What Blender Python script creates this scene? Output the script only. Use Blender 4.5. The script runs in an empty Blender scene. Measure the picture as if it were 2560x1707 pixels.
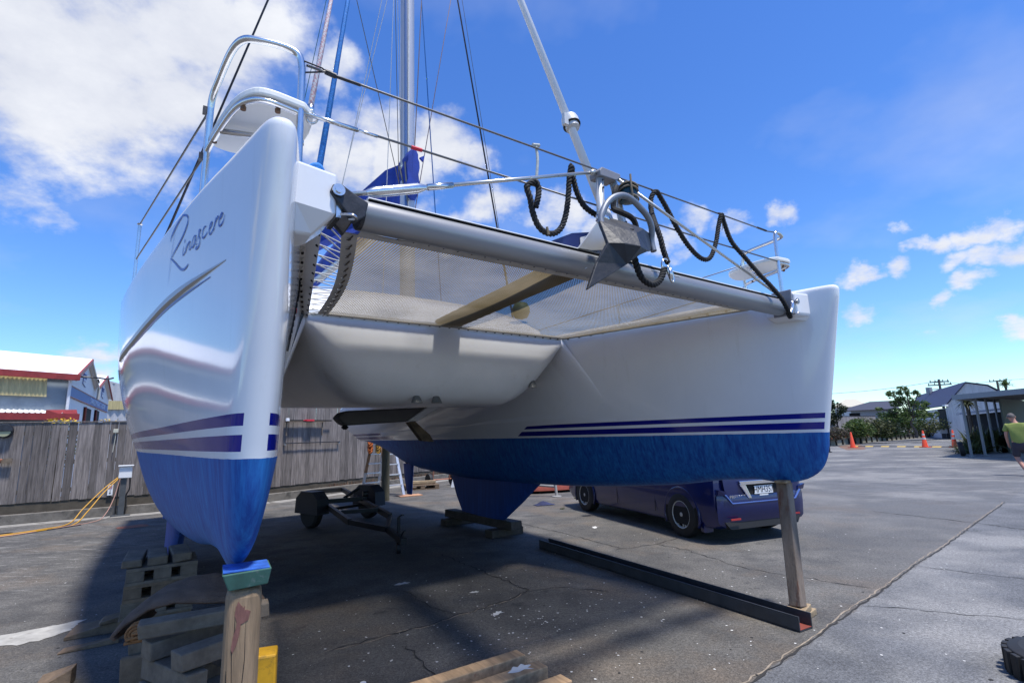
import bpy, math, random
from mathutils import Vector, Matrix
random.seed(11)
scene = bpy.context.scene
COL = scene.collection
R = math.radians

# ---------------------------------------------------------------- camera
PITCH, ROLL = 0.17841, 0.02916
cp, sp, cr, sr = math.cos(PITCH), math.sin(PITCH), math.cos(ROLL), math.sin(ROLL)
fw = Vector((0, cp, sp)); up0 = Vector((0, -sp, cp)); r0 = Vector((1, 0, 0))
right = r0 * cr - up0 * sr; up = r0 * sr + up0 * cr
cam_d = bpy.data.cameras.new("camera")
cam_d.lens = 18.0; cam_d.sensor_width = 36.0; cam_d.sensor_fit = 'HORIZONTAL'
cam_d.clip_start = 0.05; cam_d.clip_end = 4000
cam = bpy.data.objects.new("camera", cam_d)
m = Matrix((right, up, -fw)).transposed().to_4x4()
m.translation = Vector((0, 0, 1.58))
cam.matrix_world = m
COL.objects.link(cam); scene.camera = cam

# ---------------------------------------------------------------- light
TH = 0.61194                       # heading of the catamaran
BO = Vector((0.8591, 3.1510, 0))   # its origin: midpoint between the bows
def bdir(u, v): return Vector((u*math.cos(TH)-v*math.sin(TH), u*math.sin(TH)+v*math.cos(TH), 0))
SUN_EL = R(72)
sh = bdir(0.22, -1).normalized()
sun_dir = Vector((sh.x*math.cos(SUN_EL), sh.y*math.cos(SUN_EL), math.sin(SUN_EL)))
sd = bpy.data.lights.new("sun", 'SUN'); sd.energy = 4.5; sd.angle = R(5.5); sd.color = (1.0, 0.965, 0.91)
so = bpy.data.objects.new("sun", sd); so.rotation_euler = sun_dir.to_track_quat('Z', 'Y').to_euler(); COL.objects.link(so)
so.location = (0, 0, 30)
scene.view_settings.view_transform = 'Standard'; scene.view_settings.look = 'None'
scene.view_settings.exposure = 0.34; scene.view_settings.gamma = 1.0
scene.render.film_transparent = False

# ---------------------------------------------------------------- world: sky and its clouds
world = bpy.data.worlds.new("World"); scene.world = world; world.use_nodes = True
wt = world.node_tree; wt.nodes.clear()
def wn(t, **k):
    n = wt.nodes.new(t)
    for a, b in k.items(): setattr(n, a, b)
    return n
def wmath(op, a, b=None, c=None, clamp=False):
    n = wn('ShaderNodeMath', operation=op, use_clamp=clamp)
    for i, x in enumerate((a, b, c)):
        if x is None: continue
        if isinstance(x, (int, float)): n.inputs[i].default_value = x
        else: wt.links.new(x, n.inputs[i])
    return n.outputs[0]
wo = wn('ShaderNodeOutputWorld'); wb = wn('ShaderNodeBackground')
sky = wn('ShaderNodeTexSky', sky_type='NISHITA', sun_disc=False)
sky.sun_elevation = SUN_EL; sky.sun_rotation = math.atan2(sun_dir.x, sun_dir.y)
sky.air_density = 1.0; sky.dust_density = 0.15; sky.ozone_density = 2.6; sky.altitude = 20
hs = wn('ShaderNodeHueSaturation'); hs.inputs['Saturation'].default_value = 1.22; hs.inputs['Value'].default_value = 1.72
hs.inputs['Hue'].default_value = 0.512
wt.links.new(sky.outputs[0], hs.inputs['Color'])
tc = wn('ShaderNodeTexCoord')
sep = wn('ShaderNodeSeparateXYZ'); wt.links.new(tc.outputs['Generated'], sep.inputs[0])
zc = wmath('MAXIMUM', sep.outputs[2], 0.02)
iz = wmath('ADD', zc, 0.28)
px_ = wmath('DIVIDE', sep.outputs[0], iz); py_ = wmath('DIVIDE', sep.outputs[1], iz)
comb = wn('ShaderNodeCombineXYZ'); wt.links.new(px_, comb.inputs[0]); wt.links.new(py_, comb.inputs[1])
def wnoise(scale, detail, rough, off):
    mp = wn('ShaderNodeMapping'); wt.links.new(comb.outputs[0], mp.inputs[0]); mp.inputs['Location'].default_value = off
    n = wn('ShaderNodeTexNoise'); n.inputs['Scale'].default_value = scale; n.inputs['Detail'].default_value = detail; n.inputs['Roughness'].default_value = rough
    wt.links.new(mp.outputs[0], n.inputs['Vector']); return n.outputs['Fac']
n1 = wnoise(4.2, 9, 0.62, (3.1, 1.7, 0)); n2 = wnoise(13, 7, 0.62, (0.3, 5.2, 0)); n3 = wnoise(2.0, 5, 0.55, (7.3, 2.2, 0))
CLOUDS = [((-0.601,0.611,0.515),13,1),((-0.535,0.67,0.515),9,1),((-0.455,0.654,0.604),9,1),((-0.387,0.678,0.624),6,.9),((-0.613,0.568,0.55),14,1),
 ((-0.569,0.685,0.454),3.8,.8),((-0.582,0.662,0.472),5,.8),((-0.436,0.709,0.554),3.5,.55),((-0.677,0.655,0.336),3.5,.55),((-0.652,0.685,0.325),3,.5),
 ((-0.521,0.743,0.42),2.6,.55),((-0.483,0.763,0.43),2,.5),((-0.627,0.767,0.134),3,.7),((-0.285,0.755,0.591),3.6,.62),((-0.299,0.801,0.519),4.2,.75),
 ((-0.215,0.821,0.529),4.4,.85),((-0.118,0.836,0.516),4.6,.95),((-0.194,0.856,0.479),4.5,.95),((-0.275,0.838,0.472),4.6,.85),((-0.063,0.855,0.494),3.2,.85),
 ((-0.03,0.907,0.421),4.2,.85),((-0.144,0.908,0.393),4.4,.85),((0.098,0.91,0.402),4.2,.75),((0.172,0.908,0.383),3.2,.7),((0.33,0.87,0.366),2.3,.7),((0.386,0.849,0.362),2.3,.7),
 ((0.465,0.816,0.345),1.9,.75),((0.278,0.9,0.337),2.7,.7),((0.312,0.897,0.312),2.0,.65),((0.603,0.741,0.295),1.2,.6),((0.617,0.743,0.26),1.4,.75),((0.642,0.723,0.255),1.7,.75),
 ((0.668,0.699,0.258),1.9,.8),((0.686,0.68,0.264),1.7,.75),((0.562,0.795,0.227),1.7,.8),((0.6,0.768,0.228),1.6,.75),((0.664,0.714,0.223),1.6,.65),((0.688,0.692,0.222),1.9,.75),
 ((0.708,0.672,0.226),2.2,.8),((0.638,0.751,0.168),1.7,.75),((0.668,0.721,0.183),1.7,.75),((0.684,0.705,0.19),1.5,.65),((0.623,0.772,0.128),1.4,.5),((0.558,0.81,0.178),1.7,.65),
 ((0.564,0.822,0.082),1.0,.6),((0.702,0.702,0.125),1.5,.6),
 ((0.7,-0.45,0.4),9,.8),((-0.9,0.1,0.3),9,.9),((-0.85,-0.3,0.4),10,.9)]
acc = None
def warp(src, scale, amp, det):
    n = wn('ShaderNodeTexNoise'); n.inputs['Scale'].default_value = scale; n.inputs['Detail'].default_value = det; n.inputs['Roughness'].default_value = .6
    wt.links.new(tc.outputs['Generated'], n.inputs['Vector'])
    s_ = wn('ShaderNodeVectorMath', operation='SUBTRACT'); wt.links.new(n.outputs['Color'], s_.inputs[0]); s_.inputs[1].default_value = (.5,.5,.5)
    k = wn('ShaderNodeVectorMath', operation='MULTIPLY_ADD'); wt.links.new(s_.outputs[0], k.inputs[0]); k.inputs[1].default_value = (amp,)*3; wt.links.new(src, k.inputs[2]); return k.outputs[0]
nrm0 = wn('ShaderNodeVectorMath', operation='NORMALIZE'); wt.links.new(tc.outputs['Generated'], nrm0.inputs[0])
wv = warp(warp(nrm0.outputs[0], 7, .10, 3), 24, .05, 5)
nrm = wn('ShaderNodeVectorMath', operation='MULTIPLY'); wt.links.new(wv, nrm.inputs[0]); nrm.inputs[1].default_value = (1,1,1.45)
for d, deg, s in CLOUDS:
    v = Vector(d).normalized(); v.z *= 1.45
    dn = wn('ShaderNodeVectorMath', operation='DISTANCE'); wt.links.new(nrm.outputs[0], dn.inputs[0]); dn.inputs[1].default_value = v
    mr = wn('ShaderNodeMapRange'); mr.interpolation_type = 'SMOOTHSTEP'
    mr.inputs['From Min'].default_value = R(deg)*1.45; mr.inputs['From Max'].default_value = R(deg)*0.25
    mr.inputs['To Min'].default_value = 0; mr.inputs['To Max'].default_value = s
    wt.links.new(dn.outputs['Value'], mr.inputs['Value'])
    acc = mr.outputs[0] if acc is None else wmath('MAXIMUM', acc, mr.outputs[0])
dens = wmath('ADD', acc, wmath('MULTIPLY', wmath('SUBTRACT', n1, 0.5), 1.5))
dens = wmath('ADD', dens, wmath('MULTIPLY', wmath('SUBTRACT', n2, 0.5), 0.7))
gate = wn('ShaderNodeMapRange'); gate.interpolation_type = 'SMOOTHSTEP'
gate.inputs['From Min'].default_value = 0.0; gate.inputs['From Max'].default_value = 0.25; wt.links.new(acc, gate.inputs['Value'])
mk = wn('ShaderNodeMapRange'); mk.interpolation_type = 'SMOOTHSTEP'
mk.inputs['From Min'].default_value = 0.22; mk.inputs['From Max'].default_value = 0.95; wt.links.new(dens, mk.inputs['Value'])
mask = wmath('MULTIPLY', mk.outputs[0], gate.outputs[0], clamp=True)
wisp = wn('ShaderNodeMapRange'); wisp.inputs['From Min'].default_value = 0.50; wisp.inputs['From Max'].default_value = 0.85; wisp.inputs['To Max'].default_value = 0.30
wt.links.new(n3, wisp.inputs['Value'])
mask = wmath('MAXIMUM', mask, wisp.outputs[0])
cs = wn('ShaderNodeMapRange'); cs.inputs['From Min'].default_value = 0.35; cs.inputs['From Max'].default_value = 0.7; wt.links.new(n1, cs.inputs['Value'])
ccol = wn('ShaderNodeMix', data_type='RGBA'); wt.links.new(cs.outputs[0], ccol.inputs['Factor'])
ccol.inputs['A'].default_value = (5.4, 5.7, 6.6, 1); ccol.inputs['B'].default_value = (7.2, 7.4, 7.9, 1)
mx = wn('ShaderNodeMix', data_type='RGBA'); wt.links.new(mask, mx.inputs['Factor'])
tint = wn('ShaderNodeMix', data_type='RGBA', blend_type='MULTIPLY'); tint.inputs['Factor'].default_value = 1
wt.links.new(hs.outputs[0], tint.inputs['A']); tint.inputs['B'].default_value = (.74,.92,1.05,1); wt.links.new(tint.outputs['Result'], mx.inputs['A']); wt.links.new(ccol.outputs['Result'], mx.inputs['B'])
wt.links.new(mx.outputs['Result'], wb.inputs['Color']); wb.inputs['Strength'].default_value = 0.10
wt.links.new(wb.outputs[0], wo.inputs[0])

# ---------------------------------------------------------------- materials
MATS = {}
def newmat(name):
    m = bpy.data.materials.new(name); m.use_nodes = True
    nt = m.node_tree; b = nt.nodes['Principled BSDF']
    return m, nt, b
def mat(name, col, rough=0.5, metal=0.0, var=0.0, vscale=6.0, stretch=(1,1,1), bump=0.0, bscale=40.0, island=0.0, coat=0.0, spec=0.5, dark=None, dscale=2.0, dth=0.55):
    """principled with noise variation, per-board variation, dirt patches and bump"""
    if name in MATS: return MATS[name]
    m, nt, b = newmat(name); N = nt.nodes; L = nt.links
    b.inputs['Roughness'].default_value = rough; b.inputs['Metallic'].default_value = metal
    b.inputs['Specular IOR Level'].default_value = spec; b.inputs['Coat Weight'].default_value = coat
    b.inputs['Base Color'].default_value = (*col, 1)
    tcn = N.new('ShaderNodeTexCoord')
    mp = N.new('ShaderNodeMapping'); L.new(tcn.outputs['Object'], mp.inputs[0]); mp.inputs['Scale'].default_value = stretch
    cur = None
    if var > 0:
        n = N.new('ShaderNodeTexNoise'); n.inputs['Scale'].default_value = vscale; n.inputs['Detail'].default_value = 6; n.inputs['Roughness'].default_value = 0.65
        L.new(mp.outputs[0], n.inputs['Vector'])
        mx = N.new('ShaderNodeMix'); mx.data_type = 'RGBA'
        mrn = N.new('ShaderNodeMapRange'); mrn.inputs['From Min'].default_value = 0.3; mrn.inputs['From Max'].default_value = 0.7
        L.new(n.outputs['Fac'], mrn.inputs['Value']); L.new(mrn.outputs[0], mx.inputs['Factor'])
        mx.inputs['A'].default_value = (*[c*(1-var) for c in col], 1); mx.inputs['B'].default_value = (*[min(1, c*(1+var)) for c in col], 1)
        cur = mx.outputs['Result']
    if island > 0:
        g = N.new('ShaderNodeNewGeometry'); mr = N.new('ShaderNodeMapRange')
        mr.inputs['To Min'].default_value = 1-island; mr.inputs['To Max'].default_value = 1+island
        L.new(g.outputs['Random Per Island'], mr.inputs['Value'])
        h = N.new('ShaderNodeHueSaturation'); L.new(mr.outputs[0], h.inputs['Value'])
        if cur: L.new(cur, h.inputs['Color'])
        else: h.inputs['Color'].default_value = (*col, 1)
        cur = h.outputs[0]
    if dark is not None:
        n = N.new('ShaderNodeTexNoise'); n.inputs['Scale'].default_value = dscale; n.inputs['Detail'].default_value = 8; n.inputs['Roughness'].default_value = 0.7
        L.new(mp.outputs[0], n.inputs['Vector'])
        mr = N.new('ShaderNodeMapRange'); mr.inputs['From Min'].default_value = dth; mr.inputs['From Max'].default_value = dth+0.15; L.new(n.outputs['Fac'], mr.inputs['Value'])
        mx = N.new('ShaderNodeMix'); mx.data_type = 'RGBA'; L.new(mr.outputs[0], mx.inputs['Factor'])
        if cur: L.new(cur, mx.inputs['A'])
        else: mx.inputs['A'].default_value = (*col, 1)
        mx.inputs['B'].default_value = (*dark, 1); cur = mx.outputs['Result']
    if cur: L.new(cur, b.inputs['Base Color'])
    if bump > 0:
        n = N.new('ShaderNodeTexNoise'); n.inputs['Scale'].default_value = bscale; n.inputs['Detail'].default_value = 5
        L.new(mp.outputs[0], n.inputs['Vector'])
        bp = N.new('ShaderNodeBump'); bp.inputs['Strength'].default_value = bump; bp.inputs['Distance'].default_value = 0.01
        L.new(n.outputs['Fac'], bp.inputs['Height']); L.new(bp.outputs[0], b.inputs['Normal'])
    MATS[name] = m; return m

STEEL = mat('polished_steel', (0.70,0.69,0.67), 0.24, 1.0, var=.12, vscale=9)
WIRE = mat('rigging_wire', (0.16,0.155,0.15), 0.4, 0.7)
DKWIRE = mat('dark_wire', (0.02,0.02,0.03), 0.45, 0.2)
ALU = mat('grey_anodised_aluminium', (0.27,0.27,0.275), 0.38, 0.35, var=.1, vscale=5, stretch=(.3,3,3), dark=(.2,.19,.13), dscale=2.2, dth=.62)
ALUW = mat('white_track', (0.72,0.72,0.7), 0.4, 0)
MASTM = mat('mast_aluminium', (0.48,0.48,0.5), 0.36, 0.45)
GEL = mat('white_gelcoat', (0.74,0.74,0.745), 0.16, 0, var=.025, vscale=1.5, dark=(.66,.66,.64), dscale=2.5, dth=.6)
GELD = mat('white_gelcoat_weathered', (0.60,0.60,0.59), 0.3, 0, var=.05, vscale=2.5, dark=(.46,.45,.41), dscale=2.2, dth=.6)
SEATW = mat('white_seat_plastic', (0.74,0.74,0.70), 0.45, 0, dark=(.6,.57,.48), dscale=6, dth=.62)
CAST = mat('dark_cast_metal', (0.035,0.036,0.042), 0.45, 0.4, var=.5, vscale=12, bump=.2)
ANCH = mat('galvanised_dark', (0.017,0.018,0.022), 0.5, 0.1, var=.45, vscale=9, bump=.3, bscale=30, dark=(.10,.10,.10), dscale=20, dth=.70)
GALV = mat('galvanised_tube', (0.2,0.215,0.24), 0.48, 0.5, var=.2, vscale=10)
GREYP = mat('grey_paint', (0.21,0.21,0.23), 0.5, 0, var=.1)
PLATE = mat('alloy_plate', (0.5,0.5,0.48), 0.4, .4, var=.08)
BLUEC = mat('blue_canvas', (0.006,0.035,0.26), 0.85, 0, var=.3, vscale=4, bump=.5, bscale=9)
BLUEP = mat('blue_plastic', (0.03,0.045,0.16), 0.35, 0)
NAVY = mat('navy_vinyl', (0.008,0.010,0.20), 0.3)
LETTER = mat('blue_lettering', (0.012,0.025,0.28), 0.3)
BLACKR = mat('black_rope', (0.008,0.008,0.009), 0.8, 0, var=.3, bump=.3)
STRAP = mat('net_border_webbing', (0.46,0.44,0.40), 0.8, 0, var=.15, vscale=12)
BLACK = mat('black_rubber', (0.012,0.012,0.013), 0.7, 0, var=.2)
HOLE = mat('dark_opening', (0.006,0.006,0.007), 0.9)
WOODG = mat('weathered_grey_wood', (0.155,0.12,0.085), 0.85, 0, var=.35, vscale=4, stretch=(3,3,3), bump=.4, island=.18)
REDW = mat('red_paint', (0.34,0.025,0.022), 0.55, 0, var=.15)
WHITEP = mat('white_paint', (0.74,0.74,0.74), 0.5, 0, var=.04)
ORANGE = mat('cone_orange', (0.72,0.07,0.02), 0.5, 0, var=.12)
REFL = mat('reflective_band', (0.6,0.58,0.55), 0.4)
YELLOW = mat('yellow_paint', (0.55,0.29,0.01), 0.6, 0, var=.2, dark=(.09,.06,.02), dscale=9, dth=.55)

# ---------------------------------------------------------------- mesh helpers
class MB:
    def __init__(s): s.v = []; s.f = []; s.mi = []; s.cur = 0
    def add(s, vs, fs):
        o = len(s.v); s.v += [tuple(x) for x in vs]
        for f in fs: s.f.append([o+i for i in f]); s.mi.append(s.cur)
    def box(s, c, d, ax=None, taper=1.0):
        """box centred at c, dims d, optional axes (3 vectors)"""
        ax = ax or (Vector((1,0,0)), Vector((0,1,0)), Vector((0,0,1))); c = Vector(c); vs = []
        for z in (-.5,.5):
            k = 1 if z < 0 else taper
            for x, y in ((-.5,-.5),(.5,-.5),(.5,.5),(-.5,.5)):
                vs.append(c + ax[0]*(x*d[0]*k) + ax[1]*(y*d[1]*k) + ax[2]*(z*d[2]))
        s.add(vs, [(3,2,1,0),(4,5,6,7),(0,1,5,4),(1,2,6,5),(2,3,7,6),(3,0,4,7)])
    def beam(s, a, b, w, h, upv=(0,0,1)):
        a = Vector(a); b = Vector(b); d = (b-a); l = d.length; d.normalize(); upv = Vector(upv)
        sx = d.cross(upv)
        if sx.length < 1e-4: sx = d.cross(Vector((0,1,0)))
        sx.normalize(); uz = sx.cross(d).normalized()
        s.box((a+b)/2, (w, l, h), (sx, d, uz))
    def tube(s, pts, r, n=10, closed=False, cap=True, rx=None, twist=0.0):
        pts = [Vector(p) for p in pts]; N = len(pts)
        rs = r if isinstance(r, (list, tuple)) else [r]*N
        T = []
        for i in range(N):
            a = pts[(i-1) % N] if (closed or i > 0) else pts[i]; b = pts[(i+1) % N] if (closed or i < N-1) else pts[i]
            t = b-a; T.append(t.normalized() if t.length > 1e-9 else Vector((0,0,1)))
        ref = Vector((0,0,1)) if abs(T[0].z) < .9 else Vector((1,0,0))
        nx = T[0].cross(ref).normalized(); rings = []
        for i in range(N):
            nx = (nx - T[i]*nx.dot(T[i])).normalized(); ny = T[i].cross(nx); tw = twist*i
            ring = []
            for k in range(n):
                a = 2*math.pi*k/n + tw; rr = rs[i] if rx is None else rs[i]*rx(a-tw)
                ring.append(pts[i] + nx*(math.cos(a)*rr) + ny*(math.sin(a)*rr))
            rings.append(ring)
        vs = [v for rg in rings for v in rg]; fs = []
        for i in range(N if closed else N-1):
            j = (i+1) % N
            for k in range(n):
                fs.append((i*n+k, i*n+(k+1) % n, j*n+(k+1) % n, j*n+k))
        if cap and not closed:
            fs.append(tuple(range(n))[::-1]); fs.append(tuple((N-1)*n+k for k in range(n)))
        s.add(vs, fs)
    def cyl(s, a, b, r, n=16, r2=None):
        s.tube([a, b], [r, r if r2 is None else r2], n)
    def lathe(s, prof, c, axis=(0,0,1), n=24, cap=True):
        ax = Vector(axis).normalized(); ref = Vector((1,0,0)) if abs(ax.x) < .8 else Vector((0,1,0))
        x = ax.cross(ref).normalized(); y = ax.cross(x); c = Vector(c); vs = []; fs = []
        for r_, h in prof:
            for k in range(n):
                a = 2*math.pi*k/n; vs.append(c + ax*h + x*(r_*math.cos(a)) + y*(r_*math.sin(a)))
        for i in range(len(prof)-1):
            for k in range(n): fs.append((i*n+k, i*n+(k+1) % n, (i+1)*n+(k+1) % n, (i+1)*n+k))
        if cap: fs.append(tuple(range(n))[::-1]); fs.append(tuple((len(prof)-1)*n+k for k in range(n)))
        s.add(vs, fs)
    def grid(s, rows):
        n = len(rows[0]); vs = [p for r_ in rows for p in r_]; fs = []
        for i in range(len(rows)-1):
            for k in range(n-1): fs.append((i*n+k, i*n+k+1, (i+1)*n+k+1, (i+1)*n+k))
        s.add(vs, fs)
    def prism(s, poly, off):
        """polygon (3d points) extruded by vector off"""
        n = len(poly); off = Vector(off); vs = [Vector(p) for p in poly] + [Vector(p)+off for p in poly]
        fs = [tuple(range(n))[::-1], tuple(range(n, 2*n))] + [(i, (i+1) % n, n+(i+1) % n, n+i) for i in range(n)]
        s.add(vs, fs)
    def build(s, name, m, parent=None, smooth=False, angle=None, mats=None):
        me = bpy.data.meshes.new(name); me.from_pydata([tuple(v) for v in s.v], [], s.f); me.update()
        import bmesh
        bm = bmesh.new(); bm.from_mesh(me); bmesh.ops.recalc_face_normals(bm, faces=bm.faces); bm.to_mesh(me); bm.free()
        for x in (mats or [m]): me.materials.append(x)
        if mats: me.polygons.foreach_set('material_index', s.mi)
        if smooth:
            me.polygons.foreach_set('use_smooth', [True]*len(me.polygons))
            if angle: 
                try: me.set_sharp_from_angle(angle=R(angle))
                except Exception: pass
        me.update()
        o = bpy.data.objects.new(name, me); COL.objects.link(o)
        if parent is not None: o.parent = parent
        return o
def build_islands(q, name, m, parent, smooth=False):
    """every separate piece of the builder becomes an object of its own"""
    par = list(range(len(q.v)))
    def find(a):
        while par[a] != a: par[a] = par[par[a]]; a = par[a]
        return a
    for f in q.f:
        r_ = find(f[0])
        for i in f[1:]: par[find(i)] = r_
    gr = {}
    for f in q.f: gr.setdefault(find(f[0]), []).append(f)
    out = []
    for fs in gr.values():
        ids = sorted({i for f in fs for i in f}); mp = {i: k for k, i in enumerate(ids)}; b = MB(); b.add([q.v[i] for i in ids], [[mp[i] for i in f] for f in fs]); out.append(b.build(name, m, parent, smooth))
    return out
def bevel(o, w, seg=2):
    md = o.modifiers.new('bevel', 'BEVEL'); md.width = w; md.segments = seg; md.limit_method = 'ANGLE'; md.angle_limit = R(40); return o
def tag(o, label=None, cat=None, group=None, kind=None):
    if label: o['label'] = label
    if cat: o['category'] = cat
    if group: o['group'] = group
    if kind: o['kind'] = kind
    return o
def thing(name, label, cat, loc=(0,0,0), rz=0.0, group=None):
    o = bpy.data.objects.new(name, None); COL.objects.link(o); o.location = loc; o.rotation_euler = (0,0,rz); o.empty_display_size = .2
    return tag(o, label, cat, group)
def struct(o): o['kind'] = 'structure'; return o
def smooth_path(pts, k=6):
    pts = [Vector(p) for p in pts]; n = len(pts); out = []
    for i in range(n-1):
        p0 = pts[max(i-1,0)]; p1 = pts[i]; p2 = pts[i+1]; p3 = pts[min(i+2,n-1)]
        for j in range(k):
            t = j/k; out.append(0.5*((2*p1)+(p2-p0)*t+(2*p0-5*p1+4*p2-p3)*t*t+(3*p1-p0-3*p2+p3)*t**3))
    out.append(pts[-1]); return out
def text_obj(name, s, size, m, parent, loc, xdir, updir, ext=0.002, sx=1.0, align='CENTER'):
    cu = bpy.data.curves.new(name, 'FONT'); cu.body = s; cu.size = size; cu.extrude = ext; cu.align_x = align; cu.align_y = 'CENTER'
    tmp = bpy.data.objects.new('tmp', cu); COL.objects.link(tmp)
    dg = bpy.context.evaluated_depsgraph_get(); dg.update()
    me = bpy.data.meshes.new_from_object(tmp.evaluated_get(dg)); bpy.data.objects.remove(tmp)
    x = Vector(xdir).normalized(); z = x.cross(Vector(updir)).normalized(); y = z.cross(x)
    M4 = Matrix(((x.x*sx,y.x,z.x,loc[0]),(x.y*sx,y.y,z.y,loc[1]),(x.z*sx,y.z,z.z,loc[2]),(0,0,0,1)))
    me.transform(M4); me.materials.clear(); me.materials.append(m)
    o = bpy.data.objects.new(name, me); COL.objects.link(o); o.parent = parent; return o
S2=2.2
def itp(x,T):
    if x<=T[0][0]: return T[0][1]
    for (a,fa),(b,fb) in zip(T,T[1:]):
        if x<=b:
            t=(x-a)/(b-a); return fa+(fb-fa)*t
    return T[-1][1]
def sm(x,T):   # smooth (monotone-ish) interpolation: catmull on table
    n=len(T)
    if x<=T[0][0]: return T[0][1]
    if x>=T[-1][0]: return T[-1][1]
    for i in range(n-1):
        if x<=T[i+1][0]:
            x0,y0=T[i];x1,y1=T[i+1]
            m=lambda j:(T[min(j+1,n-1)][1]-T[max(j-1,0)][1])/(T[min(j+1,n-1)][0]-T[max(j-1,0)][0])
            h=x1-x0;t=(x-x0)/h
            return (2*t**3-3*t*t+1)*y0+(t**3-2*t*t+t)*h*m(i)+(-2*t**3+3*t*t)*y1+(t**3-t*t)*h*m(i+1)
ZWL=1.512
STEM=[(1.07,.46),(1.09,.34),(1.12,.23),(1.18,.125),(1.26,.06),(1.38,.018),(1.512,0),(2.1,-.115),(2.55,-.205),(2.68,-.232),(2.725,-.234),(2.748,-.222),(2.760,-.198),(2.768,-.16)]
KEELZ=[(0,1.085),(.47,1.10),(1.5,1.0),(3,.885),(4.5,.84),(6,.835),(7.2,.88),(8.5,.98),(9.6,1.23),(10.4,1.40),(11.3,1.545)]
GD=[(0,.0),(.05,.010),(.1,.022),(.2,.046),(.36,.084),(.55,.133),(.8,.192),(1.2,.276),(1.8,.384),(2.4,.473),(3,.545),(3.7,.58),(4.6,.62),(6,.63),(8,.57),(10,.46),(11.3,.40)]
GW=[(0,.0),(.05,.018),(.11,.032),(.6,.088),(1.7,.175),(2.6,.255),(3.5,.325),(4.5,.37),(6,.38),(8,.31),(10,.23),(11.3,.16)]
ZS=[(0,2.765),(3,2.76),(6,2.72),(9.3,2.69),(11.3,2.35)]
R0=.048
GDI=[(0,0),(.05,.010),(.1,.024),(.3,.082),(.6,.165),(1.0,.272),(1.5,.395),(2.0,.515),(2.85,.71),(3.4,.72),(12,.72)]
GWI=[(0,0),(.05,.018),(.11,.04),(.3,.085),(.64,.135),(1.2,.205),(2,.275),(3,.33),(4.5,.37),(6,.38),(8,.31),(10,.23),(11.3,.16)]
def stemv(z): return sm(z,STEM)
def vpos(s,z): 
    w=max(0,1-s/1.6); return s+stemv(z)*w*w*(3-2*w) if False else s+stemv(z)*w
def keelz(s):
    if s<.47:
        return 1.07+(1.10-1.07)*s/.47
    return sm(s,KEELZ)
def round0(s,r): return r*math.sqrt(max(0,1-math.exp(-2*s/r)))
def half(s,z,inner=False):
    zk=keelz(s);zs=sm(s,ZS)
    rw=round0(s,R0)
    bw=rw+sm(s,GWI if inner else GW)
    bd=round0(s,R0)+sm(s,GDI if inner else GD)
    if z<=ZWL:
        t=max(0,(z-zk)/(ZWL-zk)); 
        return bw*t**itp(s,[(0,.42),(.6,.47),(2,.42),(6,.42)])
    t=min(1,(z-ZWL)/(zs-ZWL)); e=sm(s,[(0,1),(.8,1.04),(1.6,1.2),(2.6,1.5),(4,1.88),(6,2.08),(11,2.2)])
    b=bw+(bd-bw)*(1-(1-t)**e)
    d=zs-z; r=min(.028+.022*min(1,s),bd*.7)
    if d<r: b-= r-math.sqrt(max(0,r*r-(r-d)**2))
    return max(0,b)
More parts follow.
